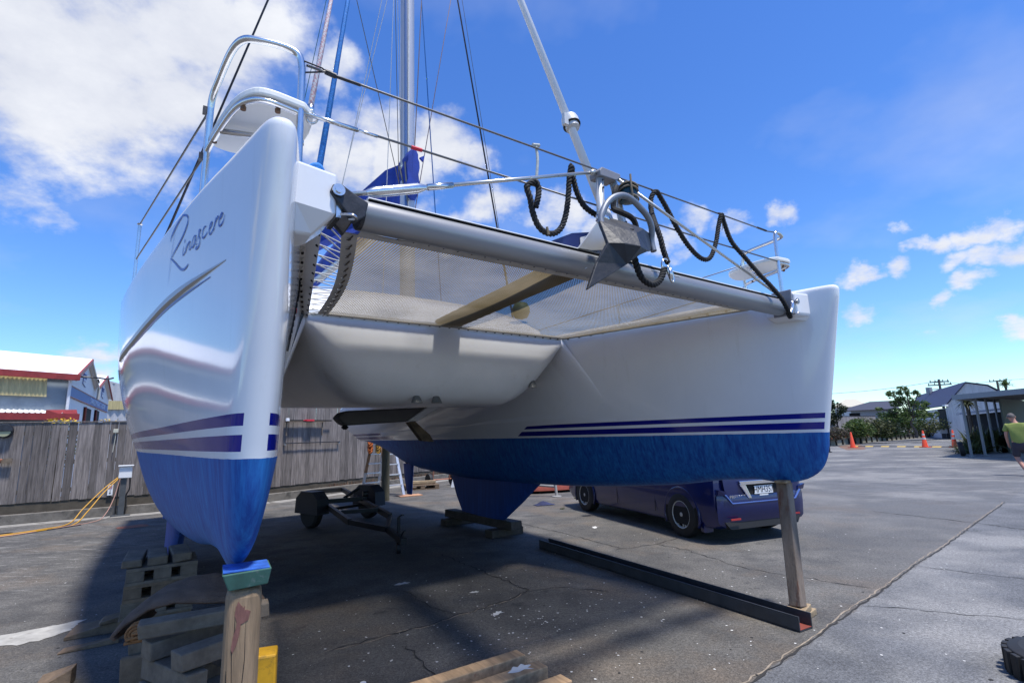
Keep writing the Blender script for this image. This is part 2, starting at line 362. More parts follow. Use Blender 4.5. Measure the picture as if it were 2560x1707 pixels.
# ================================================================ ground
def ground_material():
    m, nt, b = newmat('yard_concrete'); N = nt.nodes; L = nt.links
    tcn = N.new('ShaderNodeTexCoord')
    def noise(sc, det=5, ro=.6, stretch=None, off=(0,0,0), rot=0):
        mp = N.new('ShaderNodeMapping'); L.new(tcn.outputs['Object'], mp.inputs[0])
        mp.inputs['Scale'].default_value = stretch or (1,1,1); mp.inputs['Location'].default_value = off; mp.inputs['Rotation'].default_value = (0,0,rot)
        n = N.new('ShaderNodeTexNoise'); n.inputs['Scale'].default_value = sc; n.inputs['Detail'].default_value = det; n.inputs['Roughness'].default_value = ro
        L.new(mp.outputs[0], n.inputs['Vector']); return n.outputs['Fac']
    def mr(x, a, b_, c=0, d=1):
        n = N.new('ShaderNodeMapRange'); n.inputs['From Min'].default_value = a; n.inputs['From Max'].default_value = b_; n.inputs['To Min'].default_value = c; n.inputs['To Max'].default_value = d
        L.new(x, n.inputs['Value']); return n.outputs[0]
    def mix(f, a, b_):
        n = N.new('ShaderNodeMix'); n.data_type = 'RGBA'
        if isinstance(f, float): n.inputs['Factor'].default_value = f
        else: L.new(f, n.inputs['Factor'])
        for s, x in (('A',a),('B',b_)):
            if isinstance(x, tuple): n.inputs[s].default_value = (*x,1)
            else: L.new(x, n.inputs[s])
        return n.outputs['Result']
    def mul(a, k):
        n = N.new('ShaderNodeMix'); n.data_type = 'RGBA'; n.blend_type = 'MULTIPLY'; n.inputs['Factor'].default_value = 1
        L.new(a, n.inputs['A'])
        if isinstance(k, tuple): n.inputs['B'].default_value = (*k,1)
        else: L.new(k, n.inputs['B'])
        return n.outputs['Result']
    def math_(op, a, b_=None, clamp=False):
        n = N.new('ShaderNodeMath'); n.operation = op; n.use_clamp = clamp
        for i, x in enumerate((a, b_)):
            if x is None: continue
            if isinstance(x, (int, float)): n.inputs[i].default_value = x
            else: L.new(x, n.inputs[i])
        return n.outputs[0]
    sp = N.new('ShaderNodeSeparateXYZ'); L.new(tcn.outputs['Object'], sp.inputs[0]); X, Y = sp.outputs[0], sp.outputs[1]
    big = noise(.45, 5, .6); mid = noise(1.7, 7, .68, off=(4,2,0)); fine = noise(95, 3, .7); grit = noise(38, 4, .75, off=(9,1,0))
    conc = mix(mr(big, .35, .65), (.085,.080,.073), (.145,.137,.124))
    conc = mix(mr(mid, .42, .62), conc, (.070,.067,.063))
    st = noise(2.6, 8, .72, off=(1,7,0)); conc = mix(mr(st, .60, .68, 0, .75), conc, (.032,.032,.034))
    tan = noise(.8, 6, .6, off=(11,3,0)); conc = mix(mr(tan, .50, .66, 0, .55), conc, (.15,.115,.082))
    # left of the boat: swept pale streaks along the fence
    stre = noise(3.0, 7, .7, stretch=(1.0,4.0,1), rot=R(-35)); pale = mr(stre, .54, .66, 0, .75)
    lx = mr(X, -4.2, -6.5, 0, 1)
    conc = mix(math_('MULTIPLY', pale, lx, True), conc, (.26,.25,.225))
    # asphalt to the right of the seam
    asp = mix(mr(mid, .35, .7), (.090,.092,.097), (.150,.152,.157))
    aspp = noise(.3, 5, .6, off=(2,9,0)); asp = mix(mr(aspp, .50, .60, 0, .7), asp, (.255,.248,.235))
    seam = math_('SUBTRACT', math_('SUBTRACT', Y, math_('MULTIPLY', X, .85)), 2.32)
    wob = math_('MULTIPLY', math_('SUBTRACT', noise(6, 5, .6), .5), .16)
    side = mr(math_('ADD', seam, wob), -.02, .02)
    far = mr(X, 6.0, 11.0, 1, 0)
    sidef = math_('SUBTRACT', 1.0, math_('MULTIPLY', math_('SUBTRACT', 1.0, side), 1.0), True)
    rightmask = mr(X, 2.0, 9.0, 0, .8)
    base = mix(sidef, asp, conc)
    base = mix(rightmask, base, asp)
    lane = noise(.9, 6, .65, stretch=(.45,1.2,1), off=(5,5,0)); lm = math_('MULTIPLY', mr(lane, .50, .70, 0, .7), mr(X, 7, 12), True)
    base = mix(lm, base, (.30,.285,.26))
    # aggregate: light and dark grains
    g1 = mr(fine, .32, .7, .55, 1.55); g2 = mr(grit, .32, .70, .60, 1.42)
    cg = N.new('ShaderNodeCombineColor'); 
    for i in range(3): L.new(math_('MULTIPLY', g1, g2), cg.inputs[i])
    base = mul(base, cg.outputs[0])
    L.new(base, b.inputs['Base Color']); b.inputs['Roughness'].default_value = .9; b.inputs['Specular IOR Level'].default_value = .3
    bp = N.new('ShaderNodeBump'); bp.inputs['Strength'].default_value = .55; bp.inputs['Distance'].default_value = .006
    L.new(math_('ADD', fine, grit), bp.inputs['Height']); L.new(bp.outputs[0], b.inputs['Normal'])
    return m
g = MB(); S = 1500
# finer quads near the camera keep one sheet, flat
g.add([(-S,-S,0),(S,-S,0),(S,S,0),(-S,S,0)], [(0,1,2,3)])
struct(g.build('ground', ground_material()))

# cracks and slab joints
CRK = mat('crack_dirt', (.028,.026,.024), .95); CRKT = mat('crack_sand', (.27,.22,.165), .95, var=.3, vscale=20)
def crack(pts, w, m, jit=.03, name='ground_crack', z=.004):
    rng = random.Random(len(pts)*7+int(abs(pts[0][0])*100)); P = []
    for (a, b) in zip(pts, pts[1:]):
        a = Vector((*a,0)); b = Vector((*b,0)); n = max(2, int((b-a).length/.07)); pr = Vector((-(b-a).y,(b-a).x,0)).normalized()
        for i in range(n):
            P.append(a+(b-a)*(i/n)+pr*rng.uniform(-jit,jit))
    P.append(Vector((*pts[-1],0))); q = MB(); vs = []; fs = []
    for i, p in enumerate(P):
        d = (P[min(i+1,len(P)-1)]-P[max(i-1,0)]); pr = Vector((-d.y,d.x,0)).normalized(); ww = w*rng.uniform(.25,1.0)*(0.3 if i in (0,len(P)-1) else 1)
        vs += [p+pr*ww/2+Vector((0,0,z)), p-pr*ww/2+Vector((0,0,z))]
    for i in range(len(P)-1): fs.append((2*i,2*i+1,2*i+3,2*i+2))
    q.add(vs, fs); return struct(q.build(name, m))
seam_pts = [(.6,2.85),(1.45,3.564),(1.801,3.853),(2.225,4.206),(2.865,4.774),(3.427,5.23),(4.494,6.169),(5.369,6.876),(7.439,8.651),(9.5,10.4)]
crack(seam_pts, .024, CRK, .012)
crack([(p[0]-.02,p[1]+.02) for p in seam_pts], .016, CRKT, .012, z=.0025)
crack([(-1.083,7.385),(-.211,6.093),(.11,5.616)], .022, CRK)
crack([(.11,5.616),(-.108,5.315),(-.789,4.716),(-1.445,4.239)], .02, CRK)
crack([(.09,5.56),(-.15,5.27),(-.85,4.66),(-1.5,4.19)], .016, CRKT, .03, z=.0025)
crack([(.11,5.616),(.45,5.68),(.9,5.5)], .016, CRK)
crack([(.048,9.604),(.794,8.488),(1.438,7.349)], .02, CRK, .02)
crack([(1.3,7.3),(1.937,7.587),(2.23,7.196),(2.566,6.211),(3.438,5.357)], .018, CRK)
crack([(1.937,7.587),(2.6,8.2),(3.3,8.6)], .016, CRK)
crack([(-1.23,5.746),(-.873,5.242),(-.6,4.95)], .014, CRK)
crack([(-.9,4.3),(-.55,3.75),(-.45,3.4)], .016, CRK)
crack([(4.4,6.1),(5.2,5.4),(6.6,4.6)], .014, CRK)
crack([(3.0,4.9),(3.9,4.5),(4.6,4.0)], .012, CRK)
crack([(6.5,9.8),(7.2,8.4),(7.6,6.9)], .03, CRK, .03)

def blob(poly, m, name, z=.004, k=5, jit=.12):
    rng = random.Random(int(abs(poly[0][0])*991)); c = sum((Vector((*p,0)) for p in poly), Vector())/len(poly)
    ring = smooth_path([Vector((*p,0)) for p in poly]+[Vector((*poly[0],0))], k)[:-1]
    vs = [c+Vector((0,0,z))]+[c+(p-c)*(1+rng.uniform(-jit,jit))+Vector((0,0,z)) for p in ring]; n = len(ring)
    q = MB(); q.add(vs, [(0,1+i,1+(i+1) % n) for i in range(n)]); return q.build(name, m)
SMEAR = mat('cement_smear', (.36,.345,.31), .95, var=.25, vscale=7, dark=(.22,.2,.175), dscale=9, dth=.56)
struct(blob([(-4.75,4.55),(-4.45,4.76),(-4.17,5.0),(-4.06,5.1),(-3.96,5.0),(-3.95,4.8),(-4.05,4.58),(-4.25,4.5),(-4.6,4.35)], SMEAR, 'cement_smear'))
struct(blob([(-7.85,10.45),(-7.62,10.8),(-7.3,10.62),(-7.33,10.45),(-7.65,10.27)], mat('rust_stain', (.22,.085,.055), .95, var=.3, vscale=9), 'rust_stain'))
DROP = mat('white_splash', (.62,.61,.58), .9)
def splash(x, y, s, rz, nm='paint_splash'):
    pl = [(-.09,-.01),(-.05,.02),(-.02,.05),(.0,.028),(.04,.06),(.05,.03),(.09,.015),(.05,-.01),(.075,-.045),(.02,-.02),(-.03,-.035)]
    c, s_ = math.cos(rz), math.sin(rz); return [(x+s*(a*c-b*s_), y+s*(a*s_+b*c)) for a, b in pl]
struct(blob(splash(-1.28,5.98,1.1,.4), DROP, 'white_splash', k=2, jit=.05)); struct(blob(splash(-.2,4.95,.8,.9), DROP, 'white_splash', k=2, jit=.05))
struct(blob(splash(-.46,5.6,.6,.2), DROP, 'white_splash', k=2, jit=.05)); struct(blob(splash(1.3,9.0,1.1,1.2), DROP, 'white_splash', k=2, jit=.05))
# countless flecks of white paint and grit
q = MB(); rng = random.Random(4)
def fleck(x, y, r):
    n = 5; a0 = rng.uniform(0, 6); z = .003
    q.add([(x+r*rng.uniform(.6,1.2)*math.cos(a0+6.283*i/n), y+r*rng.uniform(.6,1.2)*math.sin(a0+6.283*i/n), z) for i in range(n)], [tuple(range(n))])
for cx, cy, sx, sy, n in ((-.1,4.7,.5,.35,60),(1.3,5.4,.9,.35,70),(.5,4.1,1.0,.5,70),(-.9,4.4,.8,.6,50),(3,4.6,1.6,.8,60),(-.6,3.7,.6,.4,30),(-5.2,6.2,1.0,.9,60),(2.4,8.2,1.3,1.3,40),(4.5,6.5,2.5,2,50),(-.3,6.2,.8,.7,35)):
    for _ in range(n): fleck(rng.gauss(cx,sx), rng.gauss(cy,sy), rng.choice((.004,.006,.008,.011)))
tag(q.build('paint_flecks', DROP), kind='stuff')
q = MB()
for _ in range(260): fleck(rng.uniform(-7,9), rng.uniform(3,12), rng.choice((.006,.009,.014)))
tag(q.build('dark_grit', CRK), kind='stuff')

# ================================================================ left: kerb, mulch bed, fence
dA = Vector((.83,.557,0)).normalized(); nA = Vector((-dA.y,dA.x,0)); dB = Vector((.586,.81,0)).normalized(); nB = Vector((-dB.y,dB.x,0))
KA = Vector((-10.80,11.15,0)); KB = Vector((-6.55,14.0,0))
# corner of the two kerb lines
t = ((KB-KA).cross(dB)).z/(dA.cross(dB)).z; KC = KA+dA*t
KL = KC-dA*26; KR = KC+dB*22
CONC = mat('old_concrete_kerb', (.15,.135,.115), .95, var=.3, vscale=5, bump=.5, bscale=25, dark=(.06,.055,.048), dscale=3, dth=.52)
q = MB(); w = .16
for a, b, n in ((KL,KC,nA),(KC,KR,nB)):
    q.prism([a, b, b+n*w, a+n*w], (0,0,.2))
kerb = q.build('concrete_kerb', CONC); bevel(kerb, .012); struct(kerb)
q = MB()
APR = mat('kerb_apron', (.25,.235,.21), .95, var=.25, vscale=5, bump=.2, dark=(.13,.12,.10), dscale=4, dth=.55)
q.add([KL+Vector((0,0,.004)), KC+Vector((0,0,.004)), KC-nA*.45+Vector((0,0,.004)), KL-nA*.4+Vector((0,0,.004))], [(0,1,2,3)])
q.add([KC+Vector((0,0,.004)), KR+Vector((0,0,.004)), KR-nB*.5+Vector((0,0,.004)), KC-nB*.5+Vector((0,0,.004))], [(0,1,2,3)])
struct(q.build('concrete_apron', APR))
MUL = mat('bark_mulch', (.05,.038,.03), .95, var=.5, vscale=30, bump=1, bscale=60)
q = MB()
q.prism([KL+nA*.16, KC+nA*.16, KC+nA*.62, KL+nA*.62], (0,0,.16)); q.prism([KC+nB*.16, KR+nB*.16, KR+nB*.62, KC+nB*.62], (0,0,.16))
struct(q.build('mulch_bed', MUL))
q = MB(); rng = random.Random(9)
for a, d, n, l in ((KL,dA,nA,26),(KC,dB,nB,18)):
    for _ in range(900):
        p = a+d*rng.uniform(0,l)+n*rng.uniform(.17,.48)+Vector((0,0,.165+rng.uniform(0,.02))); ang = rng.uniform(0,3.14); e = Vector((math.cos(ang),math.sin(ang),rng.uniform(-.3,.3)))
        q.box(p, (rng.uniform(.03,.09),.02,.008), (e.normalized(), Vector((-e.y,e.x,0)).normalized(), Vector((0,0,1))))
tag(q.build('bark_chips', mat('bark_chip', (.06,.045,.036), .95, island=.7)), kind='stuff')
FEN = mat('fence_paling', (.165,.142,.128), .9, var=.55, vscale=3.5, stretch=(9,9,.6), bump=.5, bscale=9, island=.34, dark=(.07,.055,.045), dscale=.8, dth=.60)
RAIL = mat('fence_gravel_board', (.085,.07,.05), .9, var=.3, vscale=5)
fence = thing('paling_fence', 'weathered grey timber paling fence behind the catamaran along the concrete kerb', 'fence', KC)
q = MB(); rng = random.Random(21)
def inv_(p): return Vector(p)-KC
for a, d, n, l, zb in ((KL+nA*.5,dA,nA,25.85,.39),(KC+nB*.5+dB*.15,dB,nB,21,.33)):
    s = 0
    while s < l:
        bw = rng.uniform(.138,.152); gap = rng.choice((.001,.002,.003,.004,.008,.012)); tilt = rng.uniform(-.006,.006)
        c = inv_(a+d*(s+bw/2)); zt = (2.13 if zb > .35 else 2.66)+rng.uniform(-.012,.012); z0 = zb+rng.uniform(-.015,.01)
        q.box(c+Vector((0,0,(zt+z0)/2))+n*rng.uniform(-.003,.003), (bw,.018,zt-z0), (d, n, (Vector((0,0,1))+d*tilt).normalized()))
        s += bw+gap
q.build('palings', FEN, fence)
q = MB()
for a, b, n in ((KL+nA*.535,KC+nA*.535,nA),(KC+nB*.535,KR+nB*.535,nB)):
    for z in (.62,1.25,1.9): q.beam(inv_(a)+Vector((0,0,z)), inv_(b)+Vector((0,0,z)), .045,.09)
build_islands(q, 'rail', RAIL, fence)
q = MB()
for a, b, n in ((KL+nA*.52,KC+nA*.52,nA),(KC+nB*.52,KR+nB*.52,nB)):
    q.beam(inv_(a)+Vector((0,0,.26)), inv_(b)+Vector((0,0,.26)), .025,.27)
q.build('gravel_board', RAIL, fence)
q = MB()
for a, b, n in ((KL+nA*.5,KC+nA*.5,nA),(KC+nB*.5,KR+nB*.5,nB)):
    zc2 = 2.155 if n is nA else 2.685
    q.beam(inv_(a)+Vector((0,0,zc2)), inv_(b)+Vector((0,0,zc2)), .06,.022)
q.build('capping', FEN, fence)
q = MB()
for a, d, n, l in ((KL+nA*.6,dA,nA,26),(KC+nB*.6,dB,nB,21)):
    k = 0.
    while k < l: q.box(inv_(a+d*k)+Vector((0,0,1.0)), (.1,.1,2.05), (d,n,Vector((0,0,1)))); k += 2.4
build_islands(q, 'post', RAIL, fence)

# things on the fence
lamp = thing('bulkhead_lamp', 'round black bulkhead lamp with half covered lens on the fence at left edge', 'lamp', (-11.236,11.399,1.965), math.atan2(dA.y,dA.x))
q = MB(); q.lathe([(.02,0),(.15,0),(.155,.03),(.14,.06),(.02,.065)], (0,.02,0), (0,-1,0), 28); q.build('backplate', CAST, lamp, True, 40)
q = MB(); q.prism([(.115*math.cos(a),-.05,.115*math.sin(a)-.01) for a in [math.pi+math.pi*i/14 for i in range(15)]], (0,-.03,0)); q.build('lens', mat('old_lens', (.33,.33,.2), .3), lamp)
q = MB(); q.prism([(.14*math.cos(a),-.045,.14*math.sin(a)-.005) for a in [math.pi*i/14 for i in range(15)]], (0,-.055,0)); q.build('eyelid', CAST, lamp)
sg = thing('notice_sign', 'small white notice with red print low on the grey fence', 'sign', (-9.604,12.495,.55), math.atan2(dA.y,dA.x))
q = MB(); q.box((0,0,0), (.10,.006,.24)); q.build('panel', WHITEP, sg)
q = MB()
for i, w in enumerate((.07,.075,.06,.07)): q.box((0,-.0045,.095-.022*i), (w,.002,.010))
q.build('red_print', REDW, sg)
q = MB(); q.box((0,-.0045,-.03), (.012,.002,.07)); q.prism([(-.02,-.004,-.06),(.02,-.004,-.06),(0,-.004,-.095)], (0,-.0015,0)); q.build('arrow', HOLE, sg)
jb = thing('junction_box', 'small cream junction box near the top of the fence beside the hull', 'box', (-9.612,12.489,1.925), math.atan2(dA.y,dA.x))
q = MB(); q.box((0,-.02,0), (.10,.06,.09)); bevel(q.build('body', mat('cream_plastic', (.5,.48,.38), .5), jb), .01)
q = MB(); q.tube([(0,-.02,-.045),(.0,-.015,-.2),(-.02,-.012,-.5)], .008, 6); q.build('conduit', mat('cream_plastic', (.5,.48,.38)), jb)
jb2 = thing('tap_block', 'small timber block with brass tap at far left of the fence', 'tap', (-11.15,11.44,1.32), math.atan2(dA.y,dA.x))
q = MB(); q.box((0,-.025,0), (.2,.05,.1)); q.build('block', WOODG, jb2)
q = MB(); q.tube([(-.08,-.05,0),(-.08,-.12,0),(-.08,-.14,-.05)], .014, 8); q.tube([(-.12,-.12,.03),(-.04,-.12,.03)], .012, 6); q.build('tap', mat('old_brass', (.3,.12,.07), .4, .8), jb2)
sr = thing('pipe_rail', 'black metal pipe rail fixed across the fence palings right of the bow', 'rail', (-6.53,14.779,1.502), math.atan2(dB.y,dB.x))
q = MB(); q.cyl((0,-.03,0),(1.80,-.03,0), .014, 8); q.build('pipe', CAST, sr)
q = MB()
for x in (.0,1.78): q.box((x,.0,-.03), (.05,.06,.05))
build_islands(q, 'bracket', ALU, sr)
sf = thing('fence_shelf', 'narrow shelf board with black bar on top of fence under the bridgedeck', 'shelf', (-6.55,14.745,2.13), math.atan2(dB.y,dB.x))
q = MB(); q.box((.62,-.05,-.02), (1.25,.09,.03)); q.build('board', WOODG, sf)
q = MB(); q.cyl((.0,-.05,.015),(1.5,-.05,.015), .018, 8); q.build('bar', HOLE, sf)
q = MB(); q.box((.05,-.03,-.22), (.03,.03,.4)); q.box((1.2,-.03,-.22), (.03,.03,.4)); build_islands(q, 'bracket', WOODG, sf)
rp = MB(); rp.box((0,0,0), (.26,.1,.05)); rp.tube([(-.13,0,0),(-.2,.0,.0)], .012, 6)
o = bevel(rp.build('red_roller_tray', mat('red_plastic', (.6,.02,.04), .4)), .01); o.location = Vector((-6.55,14.745,2.145))+dB*.72-nB*.1+Vector((0,0,.0)); o.rotation_euler.z = math.atan2(dB.y,dB.x); tag(o, 'small red tray lying on the fence shelf under the bridgedeck', 'tray')
wb_ = MB(); wb_.lathe([(.03,0),(.055,0),(.05,.08),(.02,.085)], (0,0,0), n=14)
o = wb_.build('paint_pot', WHITEP, None, True, 40); o.location = Vector((-6.55,14.745,2.125))+dB*.03-nB*.1; tag(o, 'small white pot at left end of the fence shelf', 'pot')

# power box on its post
pb = thing('power_pedestal', 'white power box on a grey steel post with black cables in front of the fence', 'power box', (-9.03,12.16,0), math.atan2(dA.y,dA.x))
q = MB(); q.box((0,0,.97), (.25,.12,.26), taper=.94); bevel(q.build('box', WHITEP, pb), .008)
q = MB(); q.box((0,-.01,1.115), (.29,.18,.025)); bevel(q.build('lid', WHITEP, pb), .006)
q = MB(); q.box((-.02,.02,.45), (.11,.06,.9)); q.build('post', mat('dark_galvanised', (.09,.095,.1), .5, .3, var=.2), pb)
q = MB(); q.box((-.02,.0,.012), (.36,.2,.024)); q.build('base_plate', mat('dark_galvanised', (.1,.1,.1)), pb)
q = MB(); q.tube(smooth_path([(.09,.0,.85),(.1,.0,.6),(.05,.02,.45),(.06,.02,.25),(.05,.04,.0)]), .016, 7); q.tube(smooth_path([(-.1,0,.85),(-.11,.0,.5),(-.12,.02,.25),(-.12,.05,.05)]), .016, 7); q.build('cable', BLACK, pb)
YH = mat('yellow_cable', (.50,.25,.015), .5); PH = mat('pale_pink_cable', (.4,.22,.17), .6)
def cable(pts, r, m, name, label):
    q = MB(); q.tube(smooth_path(pts, 8), r, 7); return tag(q.build(name, m, None, True), label, 'cable')
B0 = Vector((-9.13,12.08,.86))
cable([B0,(-9.2,11.75,.62),(-9.22,11.3,.28),(-9.2,10.95,.03),(-9.28,10.4,.014),(-9.5,9.9,.014),(-9.9,9.4,.014),(-10.6,8.8,.014)], .0125, YH, 'extension_cable', 'upper yellow extension cable running from the white power box across the ground')
cable([B0+Vector((.02,0,-.02)),(-9.14,11.7,.55),(-9.12,11.3,.22),(-9.06,10.9,.014),(-9.16,10.3,.014),(-9.42,9.75,.014),(-9.85,9.25,.014),(-10.5,8.6,.014)], .0125, YH, 'extension_cable', 'lower yellow extension cable hanging slightly below its twin from the white power box')
cable([B0+Vector((.05,0,0)),(-9.05,11.9,.4),(-8.98,11.6,.1),(-8.95,11.3,.012),(-9.1,10.6,.012),(-9.35,9.8,.012),(-10.1,9.1,.012)], .008, PH, 'thin_cable', 'thin pale pink cable dropping from the white power box to the kerb')
cable([(-8.9,10.9,.01),(-9.15,10.35,.01),(-9.45,10.0,.01),(-9.65,10.15,.01),(-10.3,9.6,.01),(-10.9,9.2,.01)], .009, BLACK, 'black_cable', 'thin black cable lying on the ground beside the yellow cables')
q = MB(); q.box((0,0,0), (.5,.3,.02)); o = q.build('board_offcut', mat('pale_ply', (.36,.34,.29), .8, var=.1)); o.location = KA+dA*(-.55)+nA*.1+Vector((0,0,.22)); o.rotation_euler = (.05,-.06,.75); tag(o, 'pale board offcut lying on the kerb at the left edge', 'board')

# ================================================================ left: sheds beyond the fence
CWALL = mat('blue_grey_weatherboard', (.22,.255,.285), .8, var=.18, vscale=2, dark=(.10,.11,.12), dscale=1.2, dth=.6)
GABW = mat('white_painted_cladding', (.70,.69,.72), .7, var=.05)
ROOFW = mat('white_roof_iron', (.84,.84,.85), .5, var=.03)
REDT = mat('red_trim', (.27,.03,.026), .5, var=.25, vscale=4)
CORY = mat('yellowed_corrugated_plastic', (.44,.36,.17), .5, var=.25, vscale=3, stretch=(4,4,.3))
SGB = mat('sign_blue', (.07,.14,.36), .6); SGL = mat('sign_letter', (.55,.62,.78), .6)
C0 = Vector((-14.443,16.595,0)); F1 = Vector((-20.301,25.685,0)); L0d = (Vector((-15.243,15.066,0))-C0).normalized(); fd = (F1-C0).normalized()
fn = Vector((fd.y,-fd.x,0)); ln = Vector((L0d.y,-L0d.x,0))
if fn.dot(Vector((0,0,0))-C0) < 0: fn = -fn
if ln.dot(-C0) < 0: ln = -ln
shed = thing('factory_shed', 'long white roofed workshop with red trim and sawtooth gables behind the left fence', 'building', C0)
def fp(s, z, o=0.0): return fd*s+fn*o+Vector((0,0,z))          # on the gable facade
def lp(s, z, o=0.0): return L0d*s+ln*o+Vector((0,0,z))         # on the side wall
flen = (F1-C0).length; s1 = .28*flen; sv = .52*flen; s2 = .745*flen
q = MB(); q.prism([fp(0,0),fp(flen,0),fp(flen,3.83),fp(s2,4.66),fp(sv,3.95),fp(s1,4.75),fp(0,3.78)], -fn*.2); q.build('gable_wall', GABW, shed)
q = MB(); q.prism([lp(0.01,0),lp(14,0),lp(14,3.7),lp(.01,3.7)], -ln*.2); q.build('side_wall', CWALL, shed)
q = MB()
ridge_dir = L0d
for a, b, za, zb_ in ((0,s1,3.80,4.78),(s1,sv,4.78,3.97),(sv,s2,3.97,4.70),(s2,flen,4.70,3.86)):
    p0 = fp(a,za,.12); p1 = fp(b,zb_,.12); off = Vector((0,0,.05))
    q.prism([p0,p1,p1+ridge_dir*16,p0+ridge_dir*16], off)
q.build('roof', ROOFW, shed)
q = MB(); q.beam(lp(-.15,3.80,.2), lp(14,3.80,.2), .14,.19); q.build('gutter', REDT, shed)
q = MB()
for a, b, za, zb_ in ((-.05,s1,3.77,4.76),(sv,s2,3.95,4.68)): q.beam(fp(a,za,.15), fp(b,zb_,.15), .05,.15)
q.beam(fp(s2,4.68,.15), fp(flen,3.84,.15), .05,.07)
q.build('barge_board', REDT, shed)
q = MB()
q.beam(fp(s1,4.72,.14), fp(sv,3.93,.14), .05,.09); q.beam(fp(sv,3.93,.14), fp(sv,3.5,.14), .08,.08); q.build('flashing', mat('cream_flashing', (.5,.47,.42), .6), shed)
q = MB(); q.prism([fp(.02,3.2,.0),fp(.955*flen,3.2,.0),fp(.955*flen,3.53,.0),fp(.02,3.53,.0)], fn*.03); q.build('sign_band', SGB, shed)
q = MB()
for z in (3.19,3.54): q.beam(fp(0,z,.02), fp(.96*flen,z,.02), .05,.03)
q.build('band_trim', REDT, shed)
text_obj('band_lettering', 'STAINLESS PRODUCTS FACTORY', .31, SGL, shed, fp(.645*flen,3.365,.035), fd, (0,0,1), .004, 1.05)
for s, nm in ((.255*flen,4.12),(.755*flen,4.08)):
    q = MB(); q.prism([fp(s-.32,nm-.17,.0),fp(s+.32,nm-.17,.0),fp(s+.32,nm+.17,.0),fp(s-.32,nm+.17,.0)], fn*.02); q.build('gable_sign', mat('pale_sign', (.5,.52,.66), .6), shed)
    text_obj('gable_lettering', 'BLACK', .26, mat('sign_blue2', (.06,.09,.3)), shed, fp(s,nm,.026), fd, (0,0,1), .003, .8)
    q = MB(); q.beam(fp(s-.42,nm+.45,.02), fp(s-.42,nm-.28,.02), .02,.015); q.beam(fp(s-.42,nm-.28,.02), fp(s+.25,nm-.36,.02), .02,.02); q.build('sign_swoosh', mat('sign_blue2', (.06,.09,.3)), shed)
q = MB(); q.tube(smooth_path([fp(.1*flen,3.95,.05),fp(.11*flen,3.95,.5),fp(.17*flen,3.97,.75),fp(.2*flen,4.05,.9)]), .03, 6); q.tube([fp(.13*flen,3.9,.55),fp(.12*flen,3.78,.6)], .03, 6); q.build('vent_arm', CAST, shed)
for a, b, z0, z1 in ((.305,.485,1.2,3.05),(.575,.715,1.2,3.10)):
    q = MB(); q.prism([fp(a*flen,z0,.004),fp(b*flen,z0,.004),fp(b*flen,z1,.004),fp(a*flen,z1,.004)], fn*.01); d_ = q.build('doorway', HOLE, shed)
    q = MB(); q.beam(fp(a*flen+.1,z0,.03), fp(a*flen+.1,z1,.03), .12,.05); q.build('door_edge', mat('dark_red', (.09,.015,.015), .6), d_)
q = MB(); n_ = 70; rows = [[],[]]
for i in range(n_+1):
    s = .62+(1.78)*i/n_; o_ = .05+.012*math.sin(i*math.pi/2.0+.4); 
    rows[0].append(lp(s,3.72,o_)); rows[1].append(lp(s-.02,3.14,o_+.06))
q.grid(rows); q.build('corrugated_awning', CORY, shed, True)
q = MB(); rows = [[],[]]; n_ = 240
for i in range(n_+1):
    s = .35+8*i/n_; o_ = .028*math.sin(i*math.pi/2.0); rows[0].append(lp(s,2.72+o_,.03)); rows[1].append(lp(s,2.60+o_,.75))
q.grid(rows); q.build('lean_to_roof', WHITEP, shed, True)
q = MB(); q.beam(lp(-.05,2.50,.74), lp(9,2.50,.74), .05,.2); q.prism([lp(-.05,2.4,.74),lp(.8,2.4,.74),lp(.8,2.7,.74),lp(-.05,2.74,.5)], ln*.03); q.build('lean_to_fascia', REDT, shed)
q = MB(); q.cyl(lp(.02,.0,.06), lp(.02,3.7,.06), .045, 8); q.build('downpipe', GABW, shed)

sh2 = thing('corrugated_warehouse', 'tall grey corrugated warehouse with a yellowed skylight strip beyond the sawtooth shed', 'building', (-28.15,35.1,0))
wd = (Vector((-27.0,36.0,0))-Vector((-28.15,35.1,0))).normalized(); wn_ = Vector((wd.y,-wd.x,0))
q = MB(); rows = [[],[]]; n_ = 120
COR = mat('grey_corrugated_iron', (.46,.455,.47), .6, .1, var=.08)
for i in range(n_+1):
    s = -3+12*i/n_; o_ = .05*math.sin(i*math.pi/2); zt = 5.95-.30*s if s > 0 else 5.95+.1*s; 
    rows[0].append(wd*s+wn_*o_+Vector((0,0,0))); rows[1].append(wd*s+wn_*o_+Vector((0,0,zt)))
q.grid(rows); q.build('wall', COR, sh2)
q = MB(); q.prism([wd*0+Vector((0,0,5.96)), wd*9+Vector((0,0,3.26)), wd*9+Vector((0,0,3.26))-wn_*10, wd*0+Vector((0,0,5.96))-wn_*10], (0,0,.12)); q.build('roof', COR, sh2)
q = MB(); q.box(wd*1.6+wn_*.1+Vector((0,0,4.32)), (3.0,.04,.6), (wd,wn_,Vector((0,0,1)))); q.build('skylight_strip', CORY, sh2)

